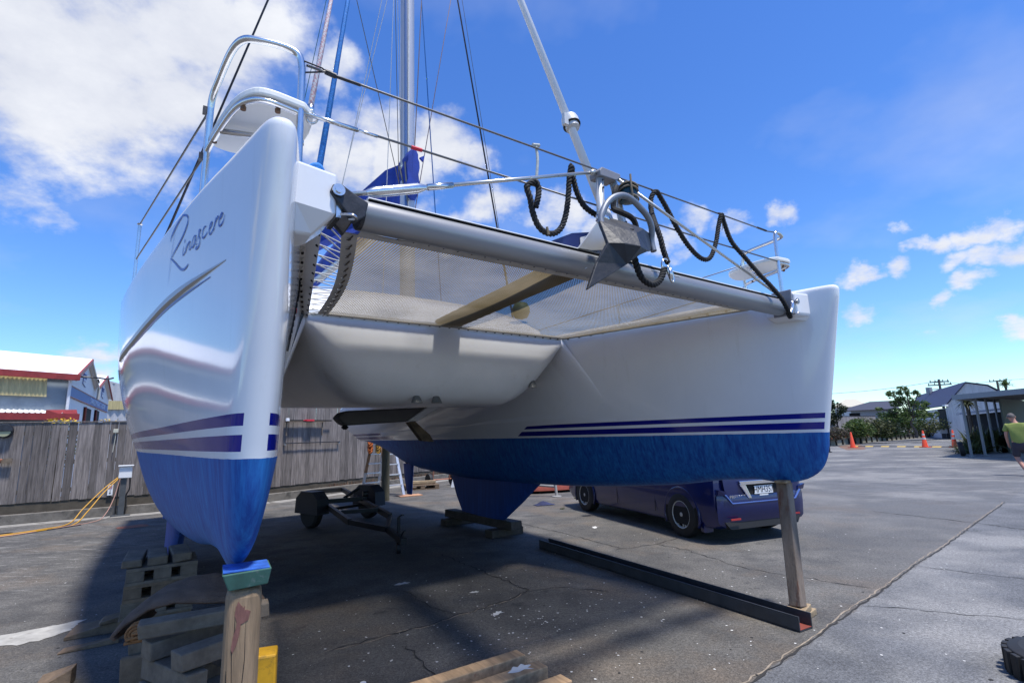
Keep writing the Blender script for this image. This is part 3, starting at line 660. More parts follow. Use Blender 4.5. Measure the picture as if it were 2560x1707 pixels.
# yellow flowers over the fence top
def leaf_cloud(q, c, rad, n, size, rng, flat=1.0):
    for _ in range(n):
        while True:
            p = Vector((rng.uniform(-1,1),rng.uniform(-1,1),rng.uniform(-1,1)))
            if p.length < 1 and p.length > rng.random()*.75: break
        p = Vector((p.x*rad[0],p.y*rad[1],p.z*rad[2]))+Vector(c); a = rng.uniform(0,6.28); b_ = rng.uniform(-1,1)
        e1 = Vector((math.cos(a),math.sin(a),b_*.8)).normalized(); e2 = e1.cross(Vector((rng.uniform(-1,1),rng.uniform(-1,1),rng.uniform(-.2,1)*flat+.05))).normalized(); s = size*rng.uniform(.6,1.3)
        q.add([p-e1*s, p-e2*s*.45+e1*s*.1, p+e1*s*1.1, p+e2*s*.45+e1*s*.1], [(0,1,2,3)])
def foliage(name, cols, tr=.35):
    m, nt, b = newmat(name); N = nt.nodes; L = nt.links
    g = N.new('ShaderNodeNewGeometry'); r_ = N.new('ShaderNodeValToRGB'); L.new(g.outputs['Random Per Island'], r_.inputs[0])
    r_.color_ramp.elements[0].color = (*cols[0],1); r_.color_ramp.elements[1].color = (*cols[-1],1)
    for i, c in enumerate(cols[1:-1]): e = r_.color_ramp.elements.new((i+1)/(len(cols)-1)); e.color = (*c,1)
    L.new(r_.outputs[0], b.inputs['Base Color']); b.inputs['Roughness'].default_value = .55
    t_ = N.new('ShaderNodeBsdfTranslucent'); L.new(r_.outputs[0], t_.inputs['Color']); mx = N.new('ShaderNodeMixShader'); mx.inputs[0].default_value = tr
    L.new(b.outputs[0], mx.inputs[1]); L.new(t_.outputs[0], mx.inputs[2]); L.new(mx.outputs[0], N['Material Output'].inputs[0]); return m
LEAF1 = foliage('leaf_mid_green', [(.02,.04,.010),(.05,.095,.02),(.11,.17,.035),(.03,.06,.016),(.14,.18,.05)])
LEAF2 = foliage('leaf_olive', [(.03,.04,.016),(.06,.075,.025),(.10,.11,.04)])
LEAF3 = foliage('leaf_dark', [(.012,.022,.010),(.022,.038,.014),(.035,.055,.02)])
BARK = mat('bark', (.09,.07,.055), .9, var=.3, vscale=9, bump=.5)
rng = random.Random(5)
fl = thing('flowering_shrub', 'yellow flowers of a shrub just showing above the left fence', 'shrub', (-11.05,12.6,0))
q = MB(); leaf_cloud(q, (0,0,1.55), (.5,.3,.65), 500, .05, rng); q.build('leaves', LEAF1, fl)
q = MB(); leaf_cloud(q, (.0,0,2.2), (.45,.2,.09), 90, .04, rng); leaf_cloud(q, (.75,.5,2.2), (.25,.2,.05), 30, .035, rng); q.build('flowers', mat('yellow_petal', (.65,.42,.02), .6), fl)
q = MB(); q.tube([(0,0,0),(.05,0,.8),(-.1,.05,1.5)], .04, 6); q.build('stem', BARK, fl)

# ================================================================ right: driveway, garden, buildings
ret0 = Vector((24.0,39.8,0)); ret1 = Vector((46.4,57.3,0)); rd = (ret1-ret0).normalized(); rn = Vector((-rd.y,rd.x,0)); ret0 = ret0-rd*7
GB = mat('garden_soil', (.07,.055,.042), .95, var=.4, vscale=6, bump=.6)
q = MB(); q.prism([ret0+rn*.1, ret1+rn*.1+rd*6, ret1+rn*9+rd*6, ret0+rn*9], (0,0,.36)); struct(q.build('garden_bed', GB))
DRT = mat('leaf_litter_verge', (.17,.10,.066), .95, var=.45, vscale=3, bump=.4)
struct(blob([(20.5,32.4),(21.8,34.9),(23.6,38.2),(25.5,40.3),(27.5,41.8),(26,39.5),(24.8,37.0),(23.4,35.2),(22.0,33.0)], DRT, 'leaf_litter', k=4, jit=.06))
struct(blob([(27.0,31.6),(29.5,35.2),(32,38),(33,36),(30,32),(28.3,30.5)], mat('dry_verge', (.30,.22,.13), .95, var=.3, vscale=4), 'dry_verge', k=4, jit=.06))
rw = thing('retaining_wall', 'low timber retaining wall with evenly spaced posts along the garden', 'wall', ret0)
q = MB(); L_ = (ret1-ret0).length+6; q.prism([Vector(), rd*L_, rd*L_+rn*.08, rn*.08], (0,0,.44)); q.build('boards', mat('grey_green_boards', (.26,.25,.20), .9, var=.25), rw)
q = MB(); k = .4
while k < L_: q.box(rd*k-rn*.06+Vector((0,0,.24)), (.12,.1,.48), (rd,rn,Vector((0,0,1)))); k += 1.25
build_islands(q, 'post', mat('dark_post', (.045,.04,.035), .9), rw)
q = MB(); q.prism([rn*-.1+Vector((0,0,.45)), rd*L_-rn*.1+Vector((0,0,.45)), rd*L_+rn*.1+Vector((0,0,.45)), rn*.1+Vector((0,0,.45))], (0,0,.05)); q.build('capping', mat('capping_grey', (.11,.105,.09), .9), rw)
f0 = Vector((25.2,43.2,0)); f1 = Vector((33.6,37.2,0))
f0 = ret0+rn*5.2-rd*3; f1 = ret0+rn*5.2+rd*34
rf = thing('garden_fence', 'tall grey paling fence behind the garden shrubs on the right', 'fence', f0)
fdv = (f1-f0).normalized(); fnv = Vector((-fdv.y,fdv.x,0)); q = MB(); k = 0.0; rng = random.Random(8)
while k < (f1-f0).length:
    q.box(fdv*k+Vector((0,0,1.25+rng.uniform(-.02,.02))), (.15,.02,2.3), (fdv,fnv,Vector((0,0,1)))); k += .162
q.build('palings', mat('pale_fence', (.27,.255,.25), .9, var=.2, vscale=3, stretch=(4,4,.5), island=.25), rf)
q = MB(); q.beam(Vector((0,0,2.42)), fdv*(f1-f0).length+Vector((0,0,2.42)), .06,.04); q.build('capping', mat('dark_post', (.05,.05,.05)), rf)

def shrub(name, label, c, rad, n, size, m, h=.3, group=None, stem=True):
    rng = random.Random(int(c[0]*37+c[1]*11)); t_ = thing(name, label, 'shrub', (c[0],c[1],h), 0, group); q = MB()
    for i in range(7):
        cc = (rng.uniform(-.6,.6)*rad[0], rng.uniform(-.6,.6)*rad[1], rad[2]*rng.uniform(.7,1.25)); leaf_cloud(q, cc, (rad[0]*.6,rad[1]*.6,rad[2]*.62), n//7, size, rng)
    q.build('leaves', m, t_); q = MB()
    for i in range(4): q.tube([(0,0,0),(rng.uniform(-.3,.3)*rad[0],rng.uniform(-.3,.3)*rad[1],rad[2]*1.1)], .03, 5)
    q.build('stems', BARK, t_); return t_
shrub('garden_shrub', 'rounded dark green shrub left of the garden tree beside the fence', (27.2,41.8), (1.3,1.0,1.0), 2000, .10, LEAF1)
shrub('garden_shrub', 'broad olive shrub under the garden tree', (29.3,42.4), (2.0,1.1,1.05), 2400, .11, LEAF2)
shrub('garden_shrub', 'tall bushy shrub right of the garden tree below the purple roof', (34.4,45.8), (2.0,1.3,1.5), 3000, .11, LEAF1)
shrub('garden_shrub', 'low spreading shrub at the right end of the garden behind the white sign', (37.4,46.8), (2.4,1.3,.9), 1800, .11, LEAF2)
shrub('garden_shrub', 'low dry brown shrub beside the white bow', (24.3,39.6), (1.1,.9,.62), 1100, .09, foliage('leaf_dry', [(.05,.038,.03),(.09,.07,.05),(.06,.07,.03)]))
shrub('garden_shrub', 'small bright green shrub in front of the broad olive one', (30.6,42.6), (1.6,.8,.42), 900, .09, LEAF1)
rng = random.Random(77)
q = MB()
for _ in range(1500):
    k = rng.uniform(1,33); p = ret0+rd*k+rn*rng.uniform(.2,3)+Vector((0,0,.36)); hgt = rng.uniform(.1,.45); a = rng.uniform(0,6.28); s = .03
    q.add([p+Vector((s*math.cos(a),s*math.sin(a),0)), p-Vector((s*math.cos(a),s*math.sin(a),0)), p+Vector((rng.uniform(-.15,.15),rng.uniform(-.15,.15),hgt))], [(0,1,2)])
tag(q.build('ground_cover', LEAF1), kind='stuff')
q = MB()
for _ in range(160):
    k = rng.uniform(2,28); p = ret0+rd*k+rn*rng.uniform(.2,2)+Vector((0,0,.45+rng.uniform(0,.3))); q.box(p, (.07,.07,.07))
tag(q.build('garden_flowers', mat('orange_petals', (.5,.1,.02), .6, island=.5)), kind='stuff')

def tree(name, label, base, blobs, trunk, m, n, size, seed, r0_=.12):
    rng = random.Random(seed); t_ = thing(name, label, 'tree', base); q = MB()
    for c, r_ in blobs:
        for j in range(5):
            cc = Vector(c)+Vector((rng.uniform(-.7,.7)*r_[0],rng.uniform(-.7,.7)*r_[1],rng.uniform(-.7,.7)*r_[2]))
            leaf_cloud(q, cc, (r_[0]*.5,r_[1]*.5,r_[2]*.5), int(n*r_[0]*r_[2])//5+6, size, rng, .6)
    q.build('crown', m, t_); q = MB()
    q.tube(smooth_path(trunk), [r0_*(1-.5*i/(6*(len(trunk)-1))) for i in range(6*(len(trunk)-1)+1)], 8)
    for c, r_ in blobs: q.tube(smooth_path([trunk[-1], (Vector(trunk[-1])+Vector(c))/2+Vector((0,0,.15)), c]), .04, 5)
    q.build('trunk', BARK, t_); return t_
E2 = Vector((.80,-.6,0))   # screen right at the garden
def g3(x, z, y=0.0): return (E2.x*x+.6*y, E2.y*x+.8*y, z)
tree('garden_tree', 'leafy spreading green tree with a bare crooked trunk in the right garden', (31.66,41.25,.36),
     [(g3(-.2,1.9),(1.0,.9,.6)),(g3(-1.5,2.0,.3),(.9,.8,.55)),(g3(.75,2.0,-.3),(.85,.8,.6)),(g3(-.6,2.8,.4),(1.0,.9,.6)),(g3(.3,2.7,.5),(.9,.8,.5)),(g3(-.55,3.8,.2),(.5,.5,.38)),(g3(-1.2,3.55,.1),(.42,.4,.35)),(g3(-.15,3.6,-.2),(.35,.3,.35)),(g3(.55,3.45,.0),(.32,.3,.33)),(g3(1.0,2.5,.2),(.45,.4,.28)),(g3(-2.1,2.35,0),(.4,.4,.2)),(g3(1.1,1.75,0),(.35,.4,.25))],
     [(0,0,0),(.05,.0,.5),(-.15,.1,1.0),(-.1,.05,1.5)], LEAF1, 620, .115, 3)
tree('dark_tree', 'dark dense tree half hidden behind the white bow', (32.7,52.7,0), [((0,0,2.6),(1.0,1.0,1.1)),((-.3,.2,3.6),(.8,.8,.7)),((-.9,.6,3.0),(1.2,1.1,1.3)),((.35,-.2,2.8),(.5,.6,.8))], [(0,0,0),(0,0,1.5)], LEAF3, 560, .12, 4, .18)

# white sheet-clad barn with the purple roof
bp_ = thing('purple_roofed_barn', 'white clad barn with a purple steel roof behind the garden', 'building', (38.47,46.04,0))
bo = Vector((38.47,46.04,0)); G0 = Vector(); g1 = Vector((41.4,43.4,0))-bo; gd = g1.normalized(); bk = Vector((10.8,18.6,0)).normalized()
def bpnt(s, z, b=0.0): return gd*s+bk*b+Vector((0,0,z))
q = MB(); q.prism([bpnt(0,0),bpnt(4.9,0),bpnt(4.9,2.7),bpnt(2.9,4.45),bpnt(1.55,4.8),bpnt(0,2.95)], bk*.3); 
q.build('gable_wall', mat('pale_sheet_wall', (.50,.49,.50), .7, var=.16, vscale=2, stretch=(4,4,.4)), bp_)
q = MB(); q.prism([bpnt(-.12,2.9,-.15),bpnt(1.55,4.86,-.15),bpnt(1.55,4.86,24),bpnt(-.12,2.9,24)], (0,0,.08)); q.prism([bpnt(1.55,4.86,-.1),bpnt(2.95,4.5,-.1),bpnt(2.95,4.5,24),bpnt(1.55,4.86,24)], (0,0,.07)); q.prism([bpnt(2.95,4.5,-.1),bpnt(5.1,2.7,-.1),bpnt(5.1,2.7,24),bpnt(2.95,4.5,24)], (0,0,.07))
q.build('roof', mat('purple_steel_roof', (.03,.03,.075), .6, 0, var=.12, vscale=3, stretch=(1,1,1)), bp_)
q = MB(); q.prism([bpnt(.06,0,.3),bpnt(.06,2.75,.3),bpnt(.06,2.75,22),bpnt(.06,0,22)], gd*.15); q.build('side_wall', mat('white_side', (.62,.62,.64), .6), bp_)
q = MB(); q.prism([bpnt(.03,0,1.0),bpnt(.03,2.7,1.0),bpnt(.03,2.7,4.5),bpnt(.03,0,4.5)], gd*.02); q.build('doorway', HOLE, bp_)
q = MB(); q.box(bpnt(-.12,2.96,-.2), (.3,.3,.16)); q.build('gutter_end', WHITEP, bp_)

hs1 = thing('cottage', 'distant cottage with a cream tin roof beside the dark tree', 'house', (60.2,92.0,0))
q = MB(); q.box((0,0,2.2), (5,6,4.6), (E2,Vector((.6,.8,0)),Vector((0,0,1)))); q.build('wall', mat('grey_white_wall', (.5,.5,.5), .8), hs1)
q = MB(); a_ = [E2*x+Vector((.6,.8,0))*y for x, y in ((-2.9,-3.4),(2.9,-3.4),(2.9,3.4),(-2.9,3.4))]
q.add([p+Vector((0,0,4.5)) for p in a_]+[E2*-.9+Vector((0,0,6.0)),E2*.5+Vector((0,0,6.0))], [(0,1,5,4),(2,3,4,5),(1,2,5),(3,0,4),(3,2,1,0)]); q.build('roof', mat('cream_roof', (.5,.46,.36), .6), hs1)
hs2 = thing('low_house', 'low dark roofed house behind the garden fence left of the tree', 'house', (47.5,71.0,0))
q = MB(); q.box(E2*1.2+Vector((0,0,1.7)), (4.4,5,3.4), (E2,Vector((.6,.8,0)),Vector((0,0,1)))); q.build('wall', mat('pale_wall', (.34,.34,.36), .8), hs2)
q = MB(); a_ = [E2*x+Vector((.6,.8,0))*y for x, y in ((-2.6,-3.2),(4.4,-3.2),(4.4,3.2),(-2.6,3.2))]
q.add([p+Vector((0,0,3.35)) for p in a_]+[E2*1.2+Vector((0,0,4.5)),E2*3.4+Vector((0,0,4.5))], [(0,1,5,4),(2,3,4,5),(1,2,5),(3,0,4),(3,2,1,0)]); q.build('roof', mat('charcoal_roof', (.05,.05,.065), .5), hs2)
q = MB(); q.box(E2*-.6-Vector((.6,.8,0))*2.52+Vector((0,0,2.75)), (1.2,.05,.5), (E2,Vector((.6,.8,0)),Vector((0,0,1)))); q.build('window', HOLE, hs2)

# hill and its pines
HILL = mat('hill_bush', (.045,.07,.028), .95, var=.5, vscale=.09)
q = MB(); rows = []
for j in range(7):
    row = []
    for i in range(60):
        a = R(-10+1.5*i); d = 420+j*40; hh = (12+5*math.sin(i*.35)+2.5*math.sin(i*1.3+1))*math.sin(min(1,j/5)*1.57)*(1 if i > 12 else i/12)
        row.append((d*math.sin(a), d*math.cos(a), hh-1))
    rows.append(row)
q.grid(rows); struct(q.build('hill', HILL, None, True))
def pine(x, y, z0, h, label):
    rng = random.Random(int(x*13)); t_ = thing('pine_tree', label, 'tree', (x,y,z0)); q = MB()
    for i in range(12):
        f = i/12; leaf_cloud(q, (rng.uniform(-.3,.3),rng.uniform(-.3,.3),h*(.15+.85*f)), (h*.33*(1-f*.85),)*2+(h*.09,), 50, h*.06, rng)
    q.build('crown', LEAF3, t_); q = MB(); q.cyl((0,0,0),(0,0,h), h*.03, 6, h*.008); q.build('trunk', BARK, t_)
pine(225,340,8,9.5,'pointed dark pine on the hill skyline, right of a rounder pine'); pine(216,345,8,8,'rounder dark pine on the hill skyline above the cream roof')

# power poles, wires
def pole(name, label, base, h, arms, ext):
    t_ = thing(name, label, 'power pole', base); q = MB(); q.cyl((0,0,0),(0,0,h), .15, 8, .11); q.build('mast', mat('pole_wood', (.10,.085,.075), .9), t_)
    for z, w in arms:
        q = MB(); q.box((0,0,z), (w,.1,.12), (E2,Vector((.6,.8,0)),Vector((0,0,1)))); c = q.build('crossarm', mat('pole_wood', (.1,.085,.075)), t_)
        q = MB()
        for s in (-.45,-.2,.2,.45): q.lathe([(.02,0),(.05,.05),(.05,.14),(.01,.2)], E2*(w*s)+Vector((0,0,z+.06)), n=7)
        q.build('insulators', CAST, c)
    if ext:
        q = MB(); q.cyl(E2*-1.0+Vector((0,0,h-1.55)), E2*-1.0+Vector((0,0,h-.85)), .3, 12); q.beam(E2*-1+Vector((0,0,h-1.1)), Vector((0,0,h-1.1)), .08,.08); q.build('transformer', mat('grey_steel', (.3,.31,.32), .5), t_)
    return t_
pole('power_pole', 'power pole with two crossarms and a transformer behind the purple roof', (47.88,57.72,0), 6.25, ((5.95,1.7),(5.62,2.1)), True)
pole('power_pole', 'plain power pole with one crossarm at far right', (61.7,65.5,0), 6.5, ((6.42,1.5),), False)
def wire(pts, r, label): 
    q = MB(); q.tube(smooth_path(pts), r, 4); tag(q.build('power_line', DKWIRE), label, 'wire')
wire([(30,69,5.2),(39.45,63.78,5.35),(44,60.7,5.55),(47.88,57.72,6.05)], .022, 'power line running left from the transformer pole to the bow')
wire([(61.7,65.5,6.5),(72,58,6.5),(84,50,6.9)], .022, 'power line running right from the plain pole out of frame')
wire([(47.88,57.72,6.1),(54,61.6,5.95),(61.7,65.5,6.45)], .02, 'power line slung between the two poles behind the roofs')

# carport
cc0 = Vector((19.75,23.15,0)); ce1 = Vector((.01,-1,0)).normalized(); ce2 = Vector((.78,.62,0)).normalized()
cpt = thing('carport', 'open grey carport with a flat roof on slim steel posts at right', 'carport', cc0)
cy_ = 6.5
q = MB(); q.prism([Vector((.1,.1,2.62)), ce2*13+Vector((.1,.1,2.66)), ce2*13+ce1*cy_+Vector((.1,0,2.66)), ce1*cy_+Vector((.1,0,2.62))], (0,0,.06)); q.build('roof', mat('carport_roof', (.12,.12,.125), .7), cpt)
q = MB(); q.beam(ce1*-.1+Vector((0,0,2.62)), ce1*cy_+Vector((0,0,2.66)), .06,.22); q.beam(Vector((0,0,2.62)), ce2*13+Vector((0,0,2.66)), .06,.22); q.build('fascia', mat('grey_blue_fascia', (.18,.205,.245), .5), cpt)
PST = mat('slim_post', (.145,.165,.20), .5, .2)
for p in ((19.872,22.976),(21.158,23.742),(23.25,25.519),(24.984,26.931),(27.304,28.886)):
    q = MB(); q.box(Vector((*p,1.3))-cc0+Vector((0.12,.1,0)), (.075,.075,2.62)); q.box(Vector((*p,.02))-cc0+Vector((0.12,.1,0)), (.2,.2,.03)); q.build('post', PST, cpt)
q = MB(); q.prism([ce2*5+ce1*1+Vector((0,0,0)), ce2*13+ce1*1, ce2*13+ce1*1+Vector((0,0,2.6)), ce2*5+ce1*1+Vector((0,0,2.6))], ce1*.1); q.build('back_wall', mat('green_grey_wall', (.075,.095,.09), .8, var=.1), cpt)
q = MB(); q.prism([ce2*5.3+ce1*.96+Vector((0,0,0)), ce2*6.6+ce1*.96, ce2*6.6+ce1*.96+Vector((0,0,2.5)), ce2*5.3+ce1*.96+Vector((0,0,2.5))], ce1*.02); q.build('doorway', HOLE, cpt)

# low lean-to roof seen between the carport posts
lt = thing('lean_to', 'low lean-to with a sloping grey roof edge behind the flax', 'shed', (28.2,30.4,0))
q = MB(); ld = Vector((.8,-.6,0)); q.prism([ld*-1.6+Vector((0,0,1.95)), ld*2.2+Vector((0,0,2.32)), ld*2.2+Vector((1.8,2.4,2.32)), ld*-1.6+Vector((1.8,2.4,1.95))], (0,0,.12)); q.build('roof', mat('lean_roof', (.28,.31,.37), .6), lt)
q = MB(); q.prism([ld*-1.3+Vector((.3,.4,0)), ld*2.1+Vector((.3,.4,0)), ld*2.1+Vector((.3,.4,2.2)), ld*-1.3+Vector((.3,.4,1.9))], (.06,.08,0)); q.build('wall', mat('dark_wall', (.03,.035,.04), .8), lt)

def spiky(name, label, c, n, l, m, h0=0.0, up=(.2,1.2), w=.05, cat='plant'):
    rng = random.Random(int(c[0]*91)); t_ = thing(name, label, cat, (c[0],c[1],0)); q = MB()
    for _ in range(n):
        a = rng.uniform(0,6.283); e = rng.uniform(*up); L_ = l*rng.uniform(.6,1.1); d = Vector((math.cos(a)*math.cos(e),math.sin(a)*math.cos(e),math.sin(e))); s = Vector((-math.sin(a),math.cos(a),0))
        b0 = Vector((rng.uniform(-.15,.15)*(1 if h0 else 3),rng.uniform(-.15,.15)*(1 if h0 else 3),h0)); p1 = b0+d*L_*.55; p2 = b0+d*L_+Vector((0,0,-.22*L_))
        q.add([b0-s*w*.5, b0+s*w*.5, p1+s*w*.5, p1-s*w*.5, p2], [(0,1,2,3),(3,2,4)])
    q.build('leaves', m, t_)
    if h0: q = MB(); q.tube([(0,0,0),(.03,0,h0*.5),(0,0,h0)], .09, 7); q.build('trunk', BARK, t_)
    return t_
FLAX = foliage('flax_leaf', [(.03,.045,.018),(.06,.085,.03),(.12,.13,.06),(.04,.06,.02)], .25)
spiky('flax_bush', 'large spiky flax bush behind the front carport posts', (23.7,26.6), 520, 1.75, FLAX, 0, (.1,1.35), .075)
spiky('flax_bush', 'second spiky flax bush further right behind the carport posts', (25.0,26.6), 420, 1.6, FLAX, 0, (.1,1.35), .075)
spiky('flax_bush', 'small flax clump at the left foot of the carport', (22.2,25.6), 160, 1.0, FLAX, 0, (.1,1.2), .05)
spiky('cabbage_tree', 'cabbage tree with a drooping spiky head under the carport roof edge', (24.37,27.84), 130, .75, LEAF2, 2.55, (-.6,1.2), .05, 'tree')
spiky('cabbage_tree', 'tall cabbage tree whose spiky head shows above the carport roof', (44.0,46.0), 110, .9, LEAF1, 4.6, (-.2,1.3), .06, 'tree')
tl = MB(); tl.lathe([(.18,-.08),(.3,-.09),(.33,0),(.3,.09),(.18,.08)], (0,0,.33), (.8,-.6,.1), 20); o = tl.build('old_tyre', BLACK, None, True, 50); o.location = (20.3,23.9,0); tag(o, 'dark round tyre leaning at the foot of the flax', 'tyre')
bt = MB(); bt.lathe([(.06,0),(.07,.02),(.07,.22),(.03,.3),(.03,.34)], (0,0,0), n=12); o = bt.build('white_bottle', WHITEP, None, True, 40); o.location = (23.9,25.9,0); tag(o, 'white plastic bottle beside the foot of a carport post', 'bottle')

# traffic cones
def cone(c, h, label, lean=0.0, m=None, bands=True):
    t_ = thing('traffic_cone', label, 'cone', (c[0],c[1],0), .4, 'traffic cones on the driveway'); k = h/.9
    q = MB(); q.box((0,0,.02*k), (.38*k,.38*k,.04*k)); q.build('base', m or ORANGE, t_)
    q = MB(); q.lathe([(.145*k,.04*k),(.135*k,.06*k),(.035*k,.88*k),(.02*k,.9*k)], (0,0,0), (lean,0,1), 16); q.build('body', m or ORANGE, t_, True, 40)
    if bands:
        for z0, z1 in ((.42,.53),(.64,.73)):
            ra = lambda z: (.135-.1*(z-.06)/.82)+.003
            q = MB(); q.lathe([(ra(z0)*k,z0*k),(ra(z1)*k,z1*k)], (0,0,0), (lean,0,1), 16); q.build('band', REFL, t_, True, 40)
cone((22.82,35.42), 1.05, 'plain orange cone leaning on the leaf litter nearest the white bow', -.03, None, False)
cone((25.84,33.07), 1.05, 'orange cone with silver bands standing on the speed hump')
cone((26.81,31.99), 1.05, 'orange cone with silver bands in front of the white sign')
cone((47.9,58.6), 1.15, 'far orange cone on the second speed hump')
cone((49.3,57.0), 1.45, 'pale bleached cone at the far right end of the driveway', 0, mat('bleached_cone', (.5,.45,.40), .6), False)
def hump(a, b, label, n=6):
    a = Vector((*a,0)); b = Vector((*b,0)); d = b-a; t_ = thing('speed_hump', label, 'speed hump', a); L_ = d.length; d.normalize(); nn = Vector((-d.y,d.x,0))
    qs = [MB(), MB()]
    for i in range(2*n):
        s0 = L_*i/(2*n); s1 = L_*(i+1)/(2*n); pr = [(-.17,0),(-.1,.045),(.1,.045),(.17,0)]
        qs[i % 2].prism([d*s0+nn*x+Vector((0,0,z)) for x, z in pr], d*(s1-s0))
    qs[0].build('yellow_segments', mat('hump_yellow', (.55,.36,.04), .7, var=.2), t_); qs[1].build('black_segments', BLACK, t_)
hump((24.0,37.4), (26.95,32.4), 'yellow and black speed hump across the driveway by the banded cones')
hump((45.5,61.0), (49.4,56.0), 'farther yellow and black speed hump at the driveway bend')
ws = thing('white_sign', 'blank white board on a post beside the driveway', 'sign', (39.2,47.4,0))
q = MB(); q.box((0,0,.72), (.95,.03,.45), (E2,Vector((.6,.8,0)),Vector((0,0,1)))); q.build('board', WHITEP, ws)
q = MB(); q.box((0,.04,.35), (.06,.06,.7)); q.build('post', PST, ws)
bn = thing('rubbish_bin', 'dark bin half hidden behind the right bow', 'bin', (18.15,30.6,0))
q = MB(); q.lathe([(.17,0),(.19,.04),(.2,.5),(.23,.52),(.23,.58),(.05,.66)], (0,0,0), n=16); q.build('body', BLACK, bn, True, 40); q = MB(); q.lathe([(.26,0),(.26,.05),(.02,.06)], (0,0,0), n=16); q.build('foot', BLACK, bn)
# ================================================================ catamaran
cat = thing('catamaran', 'large white catamaran with blue stripes and blue bottom paint propped up on posts', 'catamaran', BO, TH)
def hull_material():
    m, nt, b = newmat('hull_paint'); N = nt.nodes; L = nt.links
    tcn = N.new('ShaderNodeTexCoord'); sp = N.new('ShaderNodeSeparateXYZ'); L.new(tcn.outputs['Object'], sp.inputs[0]); X, Y, Z = sp.outputs
    def M_(op, a, b_=None, clamp=False):
        n = N.new('ShaderNodeMath'); n.operation = op; n.use_clamp = clamp
        for i, x in enumerate((a, b_)):
            if x is None: continue
            if isinstance(x, (int, float)): n.inputs[i].default_value = x
            else: L.new(x, n.inputs[i])
        return n.outputs[0]
    def noise(sc, st, det=5, ro=.6):
        mp = N.new('ShaderNodeMapping'); L.new(tcn.outputs['Object'], mp.inputs[0]); mp.inputs['Scale'].default_value = st
        n = N.new('ShaderNodeTexNoise'); n.inputs['Scale'].default_value = sc; n.inputs['Detail'].default_value = det; n.inputs['Roughness'].default_value = ro
        L.new(mp.outputs[0], n.inputs['Vector']); return n.outputs['Fac']
    def mr(x, a, b_, c=0, d=1):
        n = N.new('ShaderNodeMapRange'); n.inputs['From Min'].default_value = a; n.inputs['From Max'].default_value = b_; n.inputs['To Min'].default_value = c; n.inputs['To Max'].default_value = d; L.new(x, n.inputs['Value']); return n.outputs[0]
    def mix(f, a, b_):
        n = N.new('ShaderNodeMix'); n.data_type = 'RGBA'; L.new(f, n.inputs['Factor'])
        for s, x in (('A',a),('B',b_)):
            if isinstance(x, tuple): n.inputs[s].default_value = (*x,1)
            else: L.new(x, n.inputs[s])
        return n.outputs['Result']
    ax = M_('ABSOLUTE', X); off = M_('SUBTRACT', ax, 2.2); offa = M_('ABSOLUTE', off)
    inner = M_('LESS_THAN', off, 0.0)
    # brushed, faded antifoul
    s1 = noise(1.0, (42,42,1.2), 6, .7); s2 = noise(1.0, (16,16,.5), 5, .6); s3 = noise(1.2, (1,1,1), 4, .6)
    af = mix(mr(s1, .35, .68), (.009,.060,.26), (.020,.165,.46))
    af = mix(mr(s2, .50, .70, 0, .5), af, (.006,.022,.19)); af = mix(mr(s2, .28, .44, .3, 0), af, (.025,.18,.40))
    af = mix(mr(s3, .56, .72, 0, .5), af, (.018,.10,.27))
    wht = mix(mr(noise(1.3,(1,1,1)), .4, .7), (.72,.725,.735), (.77,.772,.775))
    wht = mix(mr(noise(1.0,(14,14,1.0),6,.7), .58, .74, 0, .34), wht, (.60,.58,.53))
    def band(a, b_): return M_('MULTIPLY', M_('GREATER_THAN', Z, a), M_('LESS_THAN', Z, b_))
    stripe = M_('ADD', band(1.545,1.605), band(1.637,1.682), True)
    stripe = M_('MULTIPLY', stripe, M_('GREATER_THAN', offa, .043))
    zz = M_('MULTIPLY', M_('SUBTRACT', Z, 1.545), 2.3)
    fore = M_('LESS_THAN', M_('ADD', Y, zz), 3.95); aft = M_('GREATER_THAN', M_('ADD', Y, zz), 8.75)
    allow = M_('MAXIMUM', M_('SUBTRACT', 1.0, inner), M_('MAXIMUM', fore, aft))
    stripe = M_('MULTIPLY', stripe, allow)
    top = mix(stripe, wht, (.007,.009,.19))
    uw = M_('LESS_THAN', M_('ADD', Z, M_('MULTIPLY', M_('SUBTRACT', noise(14,(1,1,1),2), .5), .006)), 1.519)
    col = mix(uw, top, af); L.new(col, b.inputs['Base Color'])
    L.new(mr(uw, 0, 1, .09, .55), b.inputs['Roughness']); L.new(mr(uw, 0, 1, .5, .25), b.inputs['Specular IOR Level'])
    bp = N.new('ShaderNodeBump'); bp.inputs['Strength'].default_value = .15; bp.inputs['Distance'].default_value = .004
    L.new(M_('ADD', M_('MULTIPLY', M_('MULTIPLY', s1, uw), 1.0), M_('MULTIPLY', noise(1.1,(1,1,1),2,.4), .12)), bp.inputs['Height']); L.new(bp.outputs[0], b.inputs['Normal'])
    return m
HULLM = hull_material()
SS = [0,.003,.01,.022,.038,.055,.075,.1,.14,.2,.28,.38,.5,.65,.82,1.0,1.2,1.45,1.7,2.0,2.3,2.65,3.0,3.4,3.9,4.5,5.2,6,7,8,8.8,9.5,10.2,10.8,11.3]
def hull_rows(side):
    rows = []; rowsi = []
    for s in SS:
        zk = keelz(s); zs = sm(s, ZS); zz = []
        for i in range(15): zz.append(zk+(ZWL-zk)*(i/14)**1.7)
        for i in range(1, 19): zz.append(ZWL+(zs-.055-ZWL)*i/18)
        for i in range(1, 7): a = i/6*math.pi/2; zz.append(zs-.055+.055*math.sin(a))
        rows.append([(side*(S2+half(s,z)), vpos(s,z), z) for z in zz]); rowsi.append([(side*(S2-half(s,z,True)), vpos(s,z), z) for z in zz])
    return rows, rowsi
